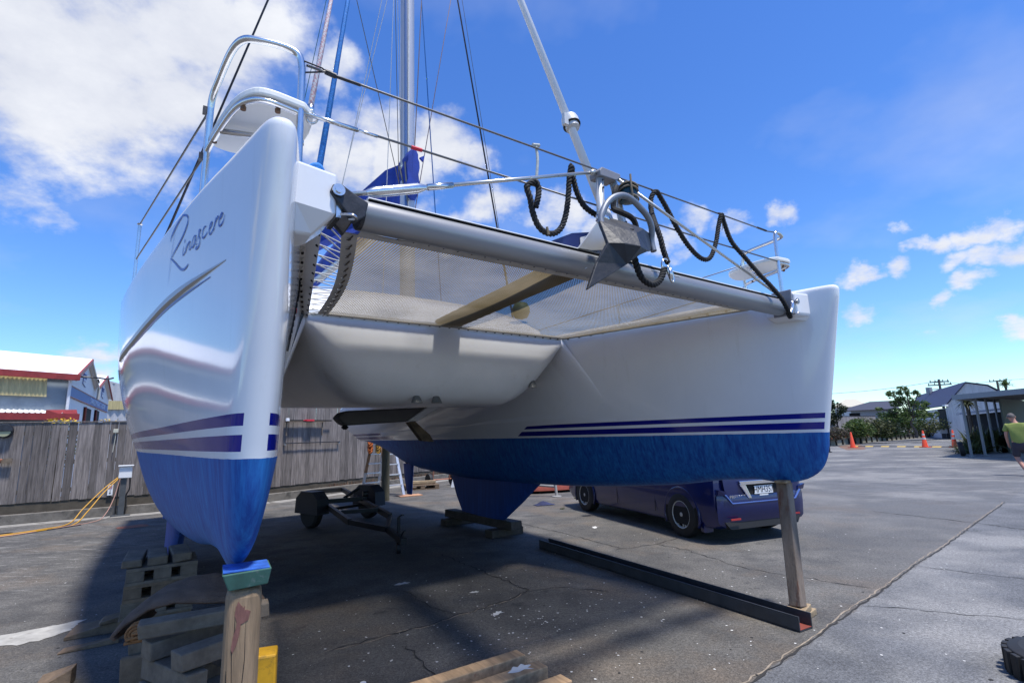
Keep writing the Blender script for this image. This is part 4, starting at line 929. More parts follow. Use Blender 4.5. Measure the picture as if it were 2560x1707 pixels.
for side, nm in ((-1,'left'),(1,'right')):
    ro, ri = hull_rows(side); q = MB(); q.grid(ro); q.grid(ri)
    n = len(ro[0])
    q.grid([[r_[-1] for r_ in ro],[r_[-1] for r_ in ri]])          # deck
    tr = ro[-1]+ri[-1][::-1]; q.add(tr, [tuple(range(len(tr)))])   # transom
    h = q.build('hull', HULLM, cat)
    import bmesh
    bm = bmesh.new(); bm.from_mesh(h.data); bmesh.ops.remove_doubles(bm, verts=bm.verts, dist=.0006); bmesh.ops.recalc_face_normals(bm, faces=bm.faces); bm.to_mesh(h.data); bm.free()
    h.data.polygons.foreach_set('use_smooth', [True]*len(h.data.polygons)); h.data.set_sharp_from_angle(angle=R(50))
    if side < 0: hullL = h
    else: hullR = h
    # fin keel and rudder
    q = MB(); prof = [(1.0,(4.0,.86),(6.75,.86)),(.55,(4.45,.56),(6.55,.5)),(0,(4.98,.24),(6.34,.24))]
    rows = []
    for _, (v0,z0), (v1,z1) in prof:
        row = []
        for i in range(25):
            a = 2*math.pi*i/24; c = (1-math.cos(a))/2; th_ = .11*math.sin(a)*(1-c*.6); row.append((side*S2+th_, v0+(v1-v0)*c, z0+(z1-z0)*c))
        rows.append(row)
    q.grid(rows); q.add(rows[-1][:-1], [tuple(range(24))])
    q.build('keel', mat('antifoul_blue', (.010,.055,.25), .6, var=.35, vscale=1.0, stretch=(25,25,1.2)), cat, True, 50)
    q = MB(); rows = []
    for v0, v1, z in ((8.46,9.0,1.0),(8.5,8.93,.7),(8.56,8.76,.36)):
        rows.append([(side*S2+.04*math.sin(2*math.pi*i/16), v0+(v1-v0)*(1-math.cos(2*math.pi*i/16))/2, z) for i in range(17)])
    q.grid(rows); q.add(rows[-1][:-1], [tuple(range(16))]); q.build('rudder', MATS['antifoul_blue'], cat, True, 50)

def surf(v, z, side=-1, eps=.004, inner=False):
    s = v+.1
    for _ in range(30):
        s -= (vpos(s,z)-v)/((1-stemv(z)/1.6) if s < 1.6 else 1)
    b_ = half(max(s,0), z, inner)
    return Vector((side*(S2+(b_+eps)*(1 if not inner else -1)), v, z))
# rubbing strake and thin blue line on the topsides
for hobj, side in ((hullL,-1),(hullR,1)):
    q = MB(); rows = [[] for _ in range(4)]
    for i in range(41):
        v = .2+3.2*i/40; w = .016*min(1,(v-.2)/.8)+.003; z = 2.298+.045*math.exp(-((v-1.3)/.9)**2)
        rows[0].append(surf(v,z+w,side,.0)); rows[1].append(surf(v,z+w,side,.012*min(1,(v-.2)/.6+.1))); rows[2].append(surf(v,z-w*.6,side,.016*min(1,(v-.2)/.6+.1))); rows[3].append(surf(v,z-w,side,.0))
    q.grid(rows); q.build('rubbing_strake', mat('grey_strake', (.40,.39,.37), .35), hobj)
    q = MB(); rows = [[],[]]
    for i in range(31):
        v = .40+2.1*i/30; w = .008*math.sin(math.pi*min(1,max(0.03,(v-.38)/2.2)))**.5; z = 2.272+.042*math.exp(-((v-1.35)/.9)**2)
        rows[0].append(surf(v,z+w,side,.002)); rows[1].append(surf(v,z-w,side,.002))
    q.grid(rows); q.build('pinstripe', NAVY, hobj)
    q = MB(); pts = [surf(4.4,2.33,side,.006),surf(5.2,2.42,side,.006),surf(5.3,2.3,side,.006),surf(4.5,2.24,side,.006)]; q.add(pts, [(0,1,2,3)]); q.build('hull_window', mat('tinted_window', (.01,.012,.02), .05), hobj)
# the boat's name, lettered on the near bow
NAME = {"R1":[[.845,2.7295],[.824,2.729],[.768,2.708],[.742,2.684],[.75,2.661],[.792,2.637],[.851,2.615],[.94,2.595],[1.018,2.581],[1.079,2.567]],
"R0":[[1.095,2.664],[1.07,2.684],[1.02,2.700],[.95,2.716],[.89,2.7255],[.845,2.7295]],
"R2":[[.986,2.692],[1.014,2.666],[1.049,2.621],[1.084,2.581],[1.1,2.561],[1.136,2.511],[1.168,2.466],[1.196,2.428]],
"R3":[[1.104,2.568],[1.074,2.553],[1.01,2.515],[.933,2.467],[.884,2.443],[.834,2.431],[.787,2.432],[.756,2.438]],
"d":[[.8,2.587],[.815,2.57]],"i":[[.826,2.556],[.845,2.537],[.852,2.516],[.837,2.513],[.806,2.52]],
"n":[[.772,2.556],[.788,2.538],[.805,2.514],[.769,2.538],[.733,2.548],[.719,2.545],[.724,2.53],[.736,2.511],[.719,2.506],[.691,2.515]],
"a":[[.619,2.548],[.646,2.551],[.673,2.537],[.691,2.515],[.679,2.503],[.648,2.51],[.622,2.538],[.616,2.547],[.624,2.522],[.625,2.503],[.603,2.499]],
"s":[[.606,2.511],[.565,2.537],[.543,2.551],[.564,2.555],[.572,2.533],[.553,2.506],[.564,2.485],[.59,2.474],[.615,2.474],[.624,2.485],[.593,2.483]],
"c":[[.462,2.544],[.487,2.546],[.511,2.533],[.519,2.511],[.505,2.498],[.476,2.498],[.44,2.508]],
"e1":[[.423,2.51],[.391,2.518],[.376,2.531],[.388,2.535],[.407,2.526],[.418,2.506],[.41,2.485],[.387,2.485],[.36,2.498]],
"r":[[.332,2.544],[.342,2.518],[.364,2.486],[.339,2.517],[.317,2.532],[.299,2.536],[.302,2.52]],
"e2":[[.288,2.513],[.26,2.519],[.246,2.529],[.26,2.535],[.277,2.524],[.292,2.504],[.286,2.485],[.261,2.482],[.233,2.495],[.221,2.516]]}
q = MB()
for kx, st in NAME.items():
    P2 = smooth_path([Vector((a,b,0)) for a, b in st], 5); N_ = len(P2); big = kx in ('R1','R0','R3')
    rows = [[],[]]
    for i, p in enumerate(P2):
        d = P2[min(i+1,N_-1)]-P2[max(i-1,0)]; d = d.normalized() if d.length > 1e-6 else Vector((1,0,0)); n = Vector((-d.y,d.x,0)); t_ = i/(N_-1)
        w = (.0075 if big else .0056)*(.35+.65*math.sin(math.pi*min(max(t_,.03),.97))**.7)*(1.0 if kx != 'R2' else .55)
        w = w*(.6+.4*abs(n.y)) if not big else w*(.45+.55*abs(n.y))
        for rr, sgn in ((rows[0],1),(rows[1],-1)): pp = p+n*w*sgn; rr.append(surf(pp.x,2.43+(pp.y-2.43)*.925,-1,.0028))
    q.grid(rows)
q.build('name_lettering', LETTER, hullL)
# small decal with dark letters and red flash on the inner face
q = MB()
for a, b in (((1.60,2.70),(1.75,2.36)),((1.66,2.69),(1.78,2.60)),((1.72,2.36),(1.66,2.27)),((1.79,2.33),(1.86,2.22))):
    q.tube([surf(a[0],a[1],-1,.003,True), surf(b[0],b[1],-1,.003,True)], .006, 5)
for i in range(7): p = surf(1.7+.012*i,2.62-.045*i,-1,.003,True); q.box(p, (.006,.05,.03))
q.build('maker_decal', HOLE, hullL)
q = MB(); q.box(surf(1.77,2.50,-1,.003,True), (.006,.05,.035)); q.build('decal_flash', mat('red_plastic', (.6,.02,.04)), hullL)

# bridgedeck: rounded front, curved underside, chamfer panels down to the hulls
def bd_prof():
    return [(3.3,2.74),(2.62,2.735),(2.575,2.715),(2.56,2.66),(2.555,2.50),(2.56,2.34),(2.585,2.20),(2.63,2.08),(2.71,1.985),(2.82,1.93),(2.97,1.90),(3.2,1.90),(4,1.95),(6,2.07),(9.3,2.24)]
def bd_z(u, z):
    a = max(0, (abs(u)-.72)/.73); zf = 1.87+.62*a*a; return z if z > 2.66 else 2.66-(2.66-z)*(2.66-zf)/(2.66-1.87)
us = [-1.47+2.94*i/48 for i in range(49)]
q = MB(); rows = [[(u, v-.02*max(0,abs(u)-1.2), bd_z(u,z)) for u in us] for v, z in bd_prof()]
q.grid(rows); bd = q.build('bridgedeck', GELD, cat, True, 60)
for side in (-1,1):
    A = [(1.47,v,bd_z(1.47,z)) for v, z in bd_prof()[2:]]
    Bp = [(1.915,2.06,1.765)]; Bv = [2.06,2.07,2.1,2.16,2.25,2.4,2.6,2.9,3.3,3.8,4.6,6.4,9.3]
    rows = [[(side*a[0],a[1],a[2]) for a in A[:len(Bv)]], [(side*(S2-half(v,1.76-.012*(v-2),True)+.010), v, 1.765-.012*(v-2)) for v in Bv]]
    rows[1] = [(x-side*.022*min(1,max(0,(v_-2.06)/.5)), v_, z_) for x, v_, z_ in rows[1]]
    mid = [[tuple(Vector(a)*(1-t_)+Vector(b)*t_) for a, b in zip(rows[0],rows[1])] for t_ in (0,.2,.4,.6,.8,1)]
    q = MB(); q.grid(mid); q.build('bow_chamfer', GEL, cat, True, 45)
    # underside return of the chine
    q = MB(); r1 = rows[1]; r2 = [(side*(S2-half(v,1.72-.012*(v-2),True)-.0), v, 1.735-.012*(v-2)-.04) for v in Bv]; q.grid([r1,r2]); q.build('chine', GEL, cat, True)
# deck lip along the net, white
q = MB(); q.beam((-1.47,2.545,2.70),(1.47,2.545,2.70),.035,.03); 
for side in (-1,1):
    pts = [(side*(S2-half(s,2.70,True)-.012), vpos(s,2.70), 2.708) for s in (.62,.8,1.1,1.5,1.9,2.3,2.72)]
    for a, b in zip(pts, pts[1:]): q.beam(a, b, .03, .026)
q.build('net_rail', mat('white_rail', (.74,.74,.72), .35), cat)
q = MB()
for i in range(26):
    u = -1.4+2.8*i/25; q.box((u,2.537,2.678), (.014,.014,.012))
for side in (-1,1):
    for i in range(13):
        s = .62+.155*i; q.box((side*(S2-half(s,2.67,True)-.012), vpos(s,2.67), 2.678), (.014,.02,.012))
build_islands(q, 'net_hook', HOLE, cat)
# ventilator cowls on the bridgedeck front
VENT = mat('vent_grey', (.10,.105,.10), .5, 0, var=.3)
for u, z, tl_ in ((-.34,1.955,0),(-.12,1.955,0),(1.07,2.14,.5)):
    q = MB(); rows = []; v0 = 2.73 if z < 2 else 2.66
    for i in range(7):
        t_ = i/6; w = .055*(1-t_)**.6+.006; rows.append([(u+tl_*.05*t_+w*math.cos(math.pi*k/8), v0-.005-(.05*(1-t_))*math.sin(math.pi*k/8)-.02*(1-t_)+.0, z-.04+.10*t_) for k in range(9)])
    q.grid(rows); vv = q.build('vent_cowl', VENT, bd, True)
    q = MB(); q.add(rows[0], [tuple(range(9))]); q.build('vent_mouth', HOLE, vv)
# raised outboard leg under the bridgedeck
ol = MB(); a_ = [(-.50,5.0,1.86),(-.43,5.0,1.93),(-.36,5.0,1.95),(.80,5.0,2.0),(.50,5.0,1.80),(-.36,5.0,1.755),(-.42,5.0,1.78)]
ol.prism([Vector(p)-Vector((0,.16,0)) for p in a_], (0,.30,0)); olo = bevel(ol.build('outboard_leg', mat('grey_leg', (.10,.10,.095), .6, var=.1), cat), .03, 3)
q = MB(); q.prism([(.80,4.80,2.02),(.98,4.80,2.0),(.62,4.80,1.80),(.46,4.80,1.80)], (0,.12,0)); bevel(q.build('leg_bracket', GELD, olo), .015)
q = MB(); q.prism([(.50,4.84,1.79),(.60,4.84,1.80),(.84,4.84,1.60),(.90,4.84,1.5),(.72,4.84,1.52)], (0,.12,0)); q.build('leg_hinge', mat('rusty_hinge', (.12,.085,.05), .7, .2, var=.6, vscale=9), olo)
q = MB(); q.lathe([(.02,-.03),(.05,0),(.02,.03)], (-.40,4.85,1.73), n=10); q.build('anode', HOLE, olo)

# cabin behind the net, low coachroof with dark windows
q = MB(); rows = []
for v, z, w in ((3.05,2.74,1.62),(3.12,3.0,1.58),(3.5,3.24,1.45),(4.4,3.30,1.5),(8.4,3.3,1.55),(9.0,3.0,1.55),(9.0,2.7,1.55)):
    rows.append([(w*math.sin(a)*(1 if abs(math.sin(a)) < 1 else 1), v, z-.10*abs(math.sin(a))**3) for a in [(-math.pi/2)+math.pi*i/20 for i in range(21)]])
q.grid(rows)
for s in (-1,1): q.grid([[r_[0 if s < 0 else -1] for r_ in rows], [(r_[0 if s < 0 else -1][0]*1.03, r_[0][1], 2.70) for r_ in rows]])
cab = q.build('cabin', GEL, cat, True, 50)
for s in (-1,1):
    q = MB(); pts = [(s*.12,3.135,2.86),(s*1.42,3.13,2.84),(s*1.36,3.27,2.99),(s*.12,3.30,3.06)]; q.prism(pts, (0,-.012,.006)); q.build('cabin_window', mat('tinted_window', (.01,.012,.02), .05), cab)
q = MB(); q.box((0,3.1,2.71), (4.0,.9,.05)); q.build('foredeck', GEL, cat)

# crossbeam with its track and end castings
BV, BZ, BR = .105, 2.583, .072
q = MB(); q.tube([(-1.80,BV,BZ),(-.5,BV,BZ),(.5,BV,BZ),(1.84,BV,BZ)], BR, 28, rx=lambda a: 1.0); xb = q.build('crossbeam', ALU, cat, True, 60)
q = MB(); q.beam((-1.78,BV,BZ+BR+.004),(1.83,BV,BZ+BR+.004), .07, .014); bevel(q.build('beam_track', ALUW, xb), .003)
q = MB(); q.beam((-1.78,BV-.012,BZ+BR-.006),(1.83,BV-.012,BZ+BR-.006), .078, .005); q.build('track_groove', HOLE, xb)
q = MB()
for s in (-1,1):
    for v in (BV-.0725,):
        q.beam((-.45 if s < 0 else .12, BV-.066, BZ+.035),(-.30 if s < 0 else .42, BV-.066, BZ+.035), .004, .004)
q.beam((-.47,BV-.055,BZ-.05),(-.36,BV-.069,BZ+.02), .004,.004); q.build('sleeve_edge', ALUW, xb)
for s in (-1,1):
    x0 = s*(1.80 if s < 0 else 1.845)
    q = MB()
    if s < 0:
        q.prism([(-1.86,BV-.105,BZ-.085),(-1.815,BV-.105,BZ-.05),(-1.80,BV-.105,BZ+.02),(-1.86,BV-.105,BZ+.045),(-1.915,BV-.105,BZ+.075),(-1.955,BV-.105,BZ+.07),(-1.97,BV-.105,BZ+.03)], (0,.035,0))
        q.prism([(-1.86,BV+.06,BZ-.085),(-1.80,BV+.06,BZ+.02),(-1.915,BV+.06,BZ+.075),(-1.955,BV+.06,BZ+.07),(-1.97,BV+.06,BZ+.03)], (0,.03,0)); q.lathe([(.06,0),(.071,0),(.071,.03),(.06,.03)], (-1.82,BV,BZ), (1,0,0), 20)
    else:
        q.box((1.865,BV-.02,BZ+.03), (.02,.17,.22))
    bevel(q.build('beam_bracket', CAST if s < 0 else GREYP, xb), .006)
    q = MB(); q.cyl((s*1.935,BV-.125,BZ+.042),(s*1.935,BV+.11,BZ+.042), .016, 14); q.lathe([(.016,0),(.027,.0),(.027,.008),(.016,.01)], (s*1.935,BV-.118,BZ+.042), (0,1,0), 14); q.build('clevis_pin', STEEL, xb, True, 40)
    # white moulded block on the hull
    zt, zb = BZ+.125, BZ-.06
    q = MB(); u1, u0 = s*1.935, s*2.12
    top = [(u0,BV-.13,zt),(u1,BV-.09,zt),(u1,BV+.17,zt),(u0,BV+.2,zt)]; mid = [(u0,BV-.13,zb),(u1,BV-.09,zb),(u1,BV+.17,zb),(u0,BV+.2,zb)]; bot = [(u0,BV-.10,zb-.05),(s*2.0,BV-.03,zb-.03),(s*2.0,BV+.13,zb-.03),(u0,BV+.17,zb-.20 if s < 0 else zb-.05)]
    if s < 0: bot = [(s*2.10,BV-.08,zb-.11),(s*2.02,BV-.02,zb-.09),(s*2.02,BV+.1,zb-.09),(s*2.10,BV+.15,zb-.12)]
    q.add(top+mid+bot, [(0,1,2,3),(0,4,5,1),(1,5,6,2),(2,6,7,3),(3,7,4,0),(4,8,9,5),(5,9,10,6),(6,10,11,7),(7,11,8,4),(11,10,9,8)])
    o = bevel(q.build('beam_mount', GEL, cat), .014, 3)
    q = MB(); q.box((s*1.925,BV-.01,BZ-.02), (.02,.15,.10)); q.tube(smooth_path([(s*1.92,BV-.1,BZ-.06),(s*1.88,BV-.14,BZ-.07),(s*1.86,BV-.12,BZ-.075),(s*1.88,BV-.09,BZ-.07)]), .007, 7); q.build('lashing_eye', STEEL, xb, True, 40)
# striker post above the beam, with tension rods to the beam ends
AP = Vector((-.13,.10,3.27))
q = MB(); q.prism([(-.292,.05,3.222),(-.268,.05,3.25),(-.10,.05,3.244),(-.10,.05,3.215),(-.143,.05,3.188),(-.284,.05,3.186)], (0,.10,0)); stc = bevel(q.build('striker_head', GREYP, cat), .006)
for a, b in (((-.255,.09,3.20),(-.275,.095,2.66)),((-.12,.10,3.20),(.02,.11,2.66))):
    q = MB(); q.tube([a,b], .026, 14); st = q.build('striker_leg', ALUW if False else mat('satin_alloy', (.55,.55,.54), .4, .4), cat, True)
    q = MB()
    for t_ in (.06,.16,.5): p = Vector(a)*(1-t_)+Vector(b)*t_; q.cyl(p+Vector((0,-.034,0)), p+Vector((0,-.02,0)), .007, 7)
    build_islands(q, 'bolt', CAST, st)
rodL = [Vector((-1.91,BV-.02,2.645)), Vector((-1.515,BV-.015,2.788)), Vector((-.285,.09,3.225))]
q = MB(); q.tube([rodL[0],rodL[1]], .011, 10); q.tube([rodL[1],rodL[2]], .0105, 10); q.lathe([(.011,0),(.02,.02),(.02,.045),(.011,.06)], rodL[2]-(rodL[2]-rodL[1]).normalized()*.06, (rodL[2]-rodL[1]), 10); rl = q.build('tension_rod', mat('rod_steel', (.5,.49,.46), .3, .8), cat, True)
dd = (rodL[2]-rodL[0]).normalized(); q = MB(); c_ = rodL[0]+dd*.13
q.tube([c_, c_+dd*.02, c_+dd*.05, c_+dd*.27, c_+dd*.30, c_+dd*.32], [.012,.019,.026,.026,.019,.013], 14); q.build('turnbuckle', STEEL, rl, True, 40)
q = MB(); q.tube([c_+dd*.33, c_+dd*.48], .0165, 10); q.build('swage', STEEL, rl, True)
q = MB(); q.tube([(-.105,.09,3.235),(1.87,BV,2.69)], .0105, 10); rr = q.build('tension_rod', MATS['rod_steel'], cat, True)
q = MB(); q.tube(smooth_path([(1.62,.06,2.78),(1.72,.05,2.71),(1.80,.08,2.70),(1.86,.1,2.70)]), .006, 6); q.build('lashing', BLACKR, rr)
# anchor roller cheeks and plates
q = MB(); q.prism([(-.50,.06,2.66),(-.40,.06,2.665),(-.235,.06,2.70),(-.20,.06,2.84),(-.23,.06,2.90),(-.30,.06,2.89)], (0,.02,0)); q.prism([(-.06,.12,2.64),(.06,.12,2.64),(.03,.12,2.80),(-.05,.12,2.86)], (0,.02,0)); rp_ = build_islands(q, 'roller_plate', PLATE, cat)[0]
q = MB()
for p in ((-.255,.05,2.84),(-.275,.05,2.735)): q.cyl(p, Vector(p)+Vector((0,-.015,0)), .013, 8)
build_islands(q, 'plate_bolt', STEEL, rp_)
q = MB(); q.prism([(-.66,.20,2.655),(-.58,.20,2.74),(-.42,.20,2.82),(-.26,.20,2.86),(-.26,.20,2.655)], (0,.02,0)); q.prism([(.06,.2,2.66),(.20,.2,2.66),(.14,.2,2.76),(.02,.2,2.86)], (0,.02,0)); build_islands(q, 'roller_cheek', BLUEP, cat)
q = MB(); q.prism([(-.36,.195,2.80),(-.30,.195,2.825),(-.30,.195,2.76),(-.36,.195,2.745)], (0,-.004,0)); q.build('cheek_label', WHITEP, cat)

# trampoline net
def net_material():
    m, nt, b = newmat('trampoline_mesh'); N = nt.nodes; L = nt.links
    tcn = N.new('ShaderNodeTexCoord'); sp = N.new('ShaderNodeSeparateXYZ'); L.new(tcn.outputs['Object'], sp.inputs[0])
    def M_(op, a, b_=None):
        n = N.new('ShaderNodeMath'); n.operation = op
        for i, x in enumerate((a, b_)):
            if x is None: continue
            if isinstance(x, (int, float)): n.inputs[i].default_value = x
            else: L.new(x, n.inputs[i])
        return n.outputs[0]
    k = 2*math.pi/.025
    sx = M_('SINE', M_('MULTIPLY', M_('ADD', sp.outputs[0], sp.outputs[1]), k*.7071)); sy = M_('SINE', M_('MULTIPLY', M_('SUBTRACT', sp.outputs[0], sp.outputs[1]), k*.7071))
    hole = M_('GREATER_THAN', M_('MULTIPLY', sx, sy), .46)
    b.inputs['Base Color'].default_value = (.3,.25,.18,1); b.inputs['Roughness'].default_value = .8
    n = N.new('ShaderNodeTexNoise'); n.inputs['Scale'].default_value = 2.2; n.inputs['Detail'].default_value = 5; L.new(tcn.outputs['Object'], n.inputs['Vector'])
    mx = N.new('ShaderNodeMix'); mx.data_type = 'RGBA'; mx.inputs['A'].default_value = (.25,.205,.13,1); mx.inputs['B'].default_value = (.16,.125,.065,1)
    mr = N.new('ShaderNodeMapRange'); mr.inputs['From Min'].default_value = .4; mr.inputs['From Max'].default_value = .65; L.new(n.outputs['Fac'], mr.inputs['Value']); L.new(mr.outputs[0], mx.inputs['Factor']); L.new(mx.outputs['Result'], b.inputs['Base Color'])
    tl_ = N.new('ShaderNodeBsdfTranslucent'); L.new(mx.outputs['Result'], tl_.inputs['Color']); m2 = N.new('ShaderNodeMixShader'); m2.inputs[0].default_value = .5; L.new(b.outputs[0], m2.inputs[1]); L.new(tl_.outputs[0], m2.inputs[2])
    tr = N.new('ShaderNodeBsdfTransparent'); ms = N.new('ShaderNodeMixShader'); L.new(hole, ms.inputs[0]); L.new(m2.outputs[0], ms.inputs[1]); L.new(tr.outputs[0], ms.inputs[2])
    L.new(ms.outputs[0], N['Material Output'].inputs[0]); return m
def net_edge(side, t_):  # t_ 0 at the beam .. 1 at the bridgedeck
    v = .46+(2.47-.46)*t_
    if side < 0: return Vector((-1.70-.0+.39*t_-.10*math.sin(math.pi*t_)*-.55, v, 2.635+.03*t_-.0))
    s = v+.05; return Vector((S2-half(s,2.68,True)-.055, v, 2.645+.03*t_))
q = MB(); rows = []; NT, NU = 36, 60
for j in range(NT+1):
    t_ = j/NT; a = net_edge(-1,t_); b_ = net_edge(1,t_); row = []
    for i in range(NU+1):
        u = i/NU; p = a*(1-u)+b_*u; sag = .045*math.sin(math.pi*u)*math.sin(math.pi*t_)*(1-.5*math.exp(-((p.x+.1)/.25)**2)); row.append(p-Vector((0,0,sag)))
    rows.append(row)
q.grid(rows); net = q.build('trampoline', net_material(), cat, True)
def strip(name, pa, pb, m, par, n=30):
    q = MB(); r0_, r1_ = [], []
    for i in range(n+1):
        a, b_ = Vector(pa(i/n)), Vector(pb(i/n)); r0_.append(a); r1_.append(b_)
    q.grid([r0_, r1_]); q.grid([[p+Vector((0,0,.006)) for p in r0_],[p+Vector((0,0,.006)) for p in r1_]]); return q.build(name, m, par)
strip('net_border', lambda t_: net_edge(-1,t_)+Vector((-.085,0,-.004)), lambda t_: net_edge(-1,t_)+Vector((.0,0,-.004)), STRAP, net)
strip('net_border', lambda t_: net_edge(1,t_)+Vector((-.04,0,-.004)), lambda t_: net_edge(1,t_)+Vector((.01,0,-.004)), STRAP, net)
fe = lambda t_: net_edge(-1,0)*(1-t_)+net_edge(1,0)*t_; be = lambda t_: net_edge(-1,1)*(1-t_)+net_edge(1,1)*t_
strip('net_border', lambda t_: fe(t_)+Vector((0,-.05+.012*math.sin(t_*37),-.004)), lambda t_: fe(t_)+Vector((0,.02,-.004)), STRAP, net, 60)
strip('net_border', lambda t_: be(t_)+Vector((0,-.03,-.004)), lambda t_: be(t_)+Vector((0,.01,-.004)), STRAP, net)
q = MB()
for i in range(14): q.lathe([(.004,0),(.013,0),(.013,.004),(.004,.004)], net_edge(-1,.03+.94*i/13)+Vector((-.045,0,-.014)), n=10)
build_islands(q, 'eyelet', STEEL, net)
q = MB()
for i in range(15):
    t_ = .02+.96*i/14; p = net_edge(-1,t_)+Vector((-.035,0,-.012)); q.beam(p+Vector((0,-.035,0)), p+Vector((0,.035,0)), .006,.006)
build_islands(q, 'border_lacing', mat('brown_cord', (.09,.065,.04), .9), net)
# rigid white flange and lacing lines on the near side
FL = lambda t_: Vector((-1.90+.45*t_, .36+2.20*t_, 2.69))
strip('lacing_flange', lambda t_: FL(t_)+Vector((-.075,0,.01)), lambda t_: FL(t_)+Vector((.0,0,-.045)), mat('flange_grey', (.75,.75,.73), .5), cat)
q = MB()
for i in range(13):
    p = FL(.03+.94*i/12); q.prism([p+Vector((-.02,-.012,-.034)),p+Vector((-.02,.012,-.034)),p+Vector((-.015,0,-.045))], (.010,0,-.004))
build_islands(q, 'flange_hook', HOLE, cat)
q = MB(); q2 = MB()
for i in range(13):
    a = FL(.03+.94*i/12); b0 = net_edge(-1,.03+.94*i/13)+Vector((-.045,0,0)); b1 = net_edge(-1,min(1,.03+.94*(i+1)/13))+Vector((-.045,0,0))
    q.tube([a+Vector((0,0,-.03)), b0], .0042, 5); q.tube([a+Vector((0,0,-.03)), b1], .0042, 5)
    s = .5+2.1*i/12; h_ = Vector((-(S2-half(s,2.68,True)), vpos(s,2.68), 2.68)); a2 = a+Vector((-.075,0,0)); q2.tube([a2, h_], .003, 4); q2.tube([a2, h_+Vector((0,.08,0))], .003, 4)
q.build('lacing', mat('white_cord', (.5,.49,.45), .8), cat); q2.build('inner_lacing', MATS['white_cord'], cat)
q = MB()
for i in range(34):
    u = -1.5+3.05*i/33; q.tube([(u,.41,2.63),(u+.02,BV+.05,BZ+.03)], .003, 4)
q.build('front_lacing', DKWIRE, cat)
# catwalk beam lying above the net, and a round fender beside it
q = MB(); q.beam((-.21,.30,2.71),(-.06,2.56,2.73), .30, .05); bevel(q.build('catwalk', mat('beige_catwalk', (.36,.25,.13), .7, var=.2, vscale=4), cat), .015)
fd_ = MB(); fd_.lathe([(.01,-.085),(.06,-.07),(.085,-.02),(.085,.02),(.06,.07),(.01,.085)], (0,0,0), n=16); fdo = fd_.build('round_fender', mat('fender_green', (.07,.10,.025), .6, var=.2), None, True, 60)
fdo.location = BO+bdir(.30,1.76)+Vector((0,0,2.735)); tag(fdo, 'round green ball resting on the trampoline net beside the catwalk', 'fender')

# mast, track, boom cover
MU, MV = -.04, 3.65
q = MB(); q.tube([(MU+.0,MV,2.75),(MU-.02,MV+.02,6),(MU-.05,MV+.06,13.6)], .075, 20, rx=lambda a: 1+.25*abs(math.sin(a))); mast = q.build('mast', MASTM, cat, True, 60)
q = MB(); q.tube([(MU-.033,MV-.082,4.3),(MU-.05,MV-.06,7.9),(MU-.075,MV-.04,13)], .008, 6); q.build('mast_halyard', mat('white_braid', (.6,.58,.54), .8, var=.3, vscale=60), mast)
q = MB(); q.tube([(MU-.06,MV-.066,4.0),(MU-.085,MV-.04,8)], .016, 6); q.build('mast_groove', mat('groove_blue', (.05,.12,.3), .5), mast)
q = MB(); q.tube([(MU+.08,MV+.02,4.4),(MU+.055,MV+.05,8.5)], .013, 6); q.build('mast_conduit', MASTM, mast)
q = MB(); q.tube([(MU,MV+.1,4.42),(MU-.02,9.2,4.75)], .075, 12); boom = q.build('boom', MASTM, cat, True)
q = MB(); rows = []
for v, zt, zb, w in ((MV-.155,5.18,4.56,.05),(MV-.15,5.18,4.55,.13),(MV+.02,5.17,4.50,.18),(MV+.35,5.10,4.46,.18),(4.3,5.04,4.5,.17),(5.6,5.0,4.52,.17),(7.2,4.98,4.58,.16),(8.9,4.95,4.62,.13)):
    row = []
    for i in range(25):
        a = 2*math.pi*i/24; x = w*math.sin(a)*(.8+.2*math.cos(a*2)); z = (zt+zb)/2+(zt-zb)/2*math.cos(a)+.012*math.sin(v*9+i*1.7); row.append((MU+x+.01*math.sin(i*2+v*5), v, z))
    rows.append(row)
q.grid(rows); q.add(rows[0][:-1], [tuple(range(24))]); sc = q.build('sail_cover', BLUEC, boom, True, 70)
q = MB(); q.prism([(MU+.10,MV-.12,5.12),(MU+.17,MV-.12,5.17),(MU+.15,MV-.12,5.08)], (0,.03,0)); q.build('cover_tab', BLUEC, sc)
q = MB(); q.prism([(MU-.20,MV+.3,5.05),(MU-.02,MV+.05,5.1),(MU-.02,MV+.06,4.5),(MU-.9,6.2,4.45),(MU-1.0,7.8,4.5),(MU-.55,6.0,4.85)], (0.02,.01,0)); q.build('cover_skirt', BLUEC, boom)
q = MB()
for a, b in (((MU-.1,MV-.11,5.0),(MU-.07,MV-.125,4.6)),((MU-.13,MV+.0,4.98),(MU-.05,MV-.1,4.5))): q.tube([a,b], .012, 6)
build_islands(q, 'cover_lashing', WIRE, sc)

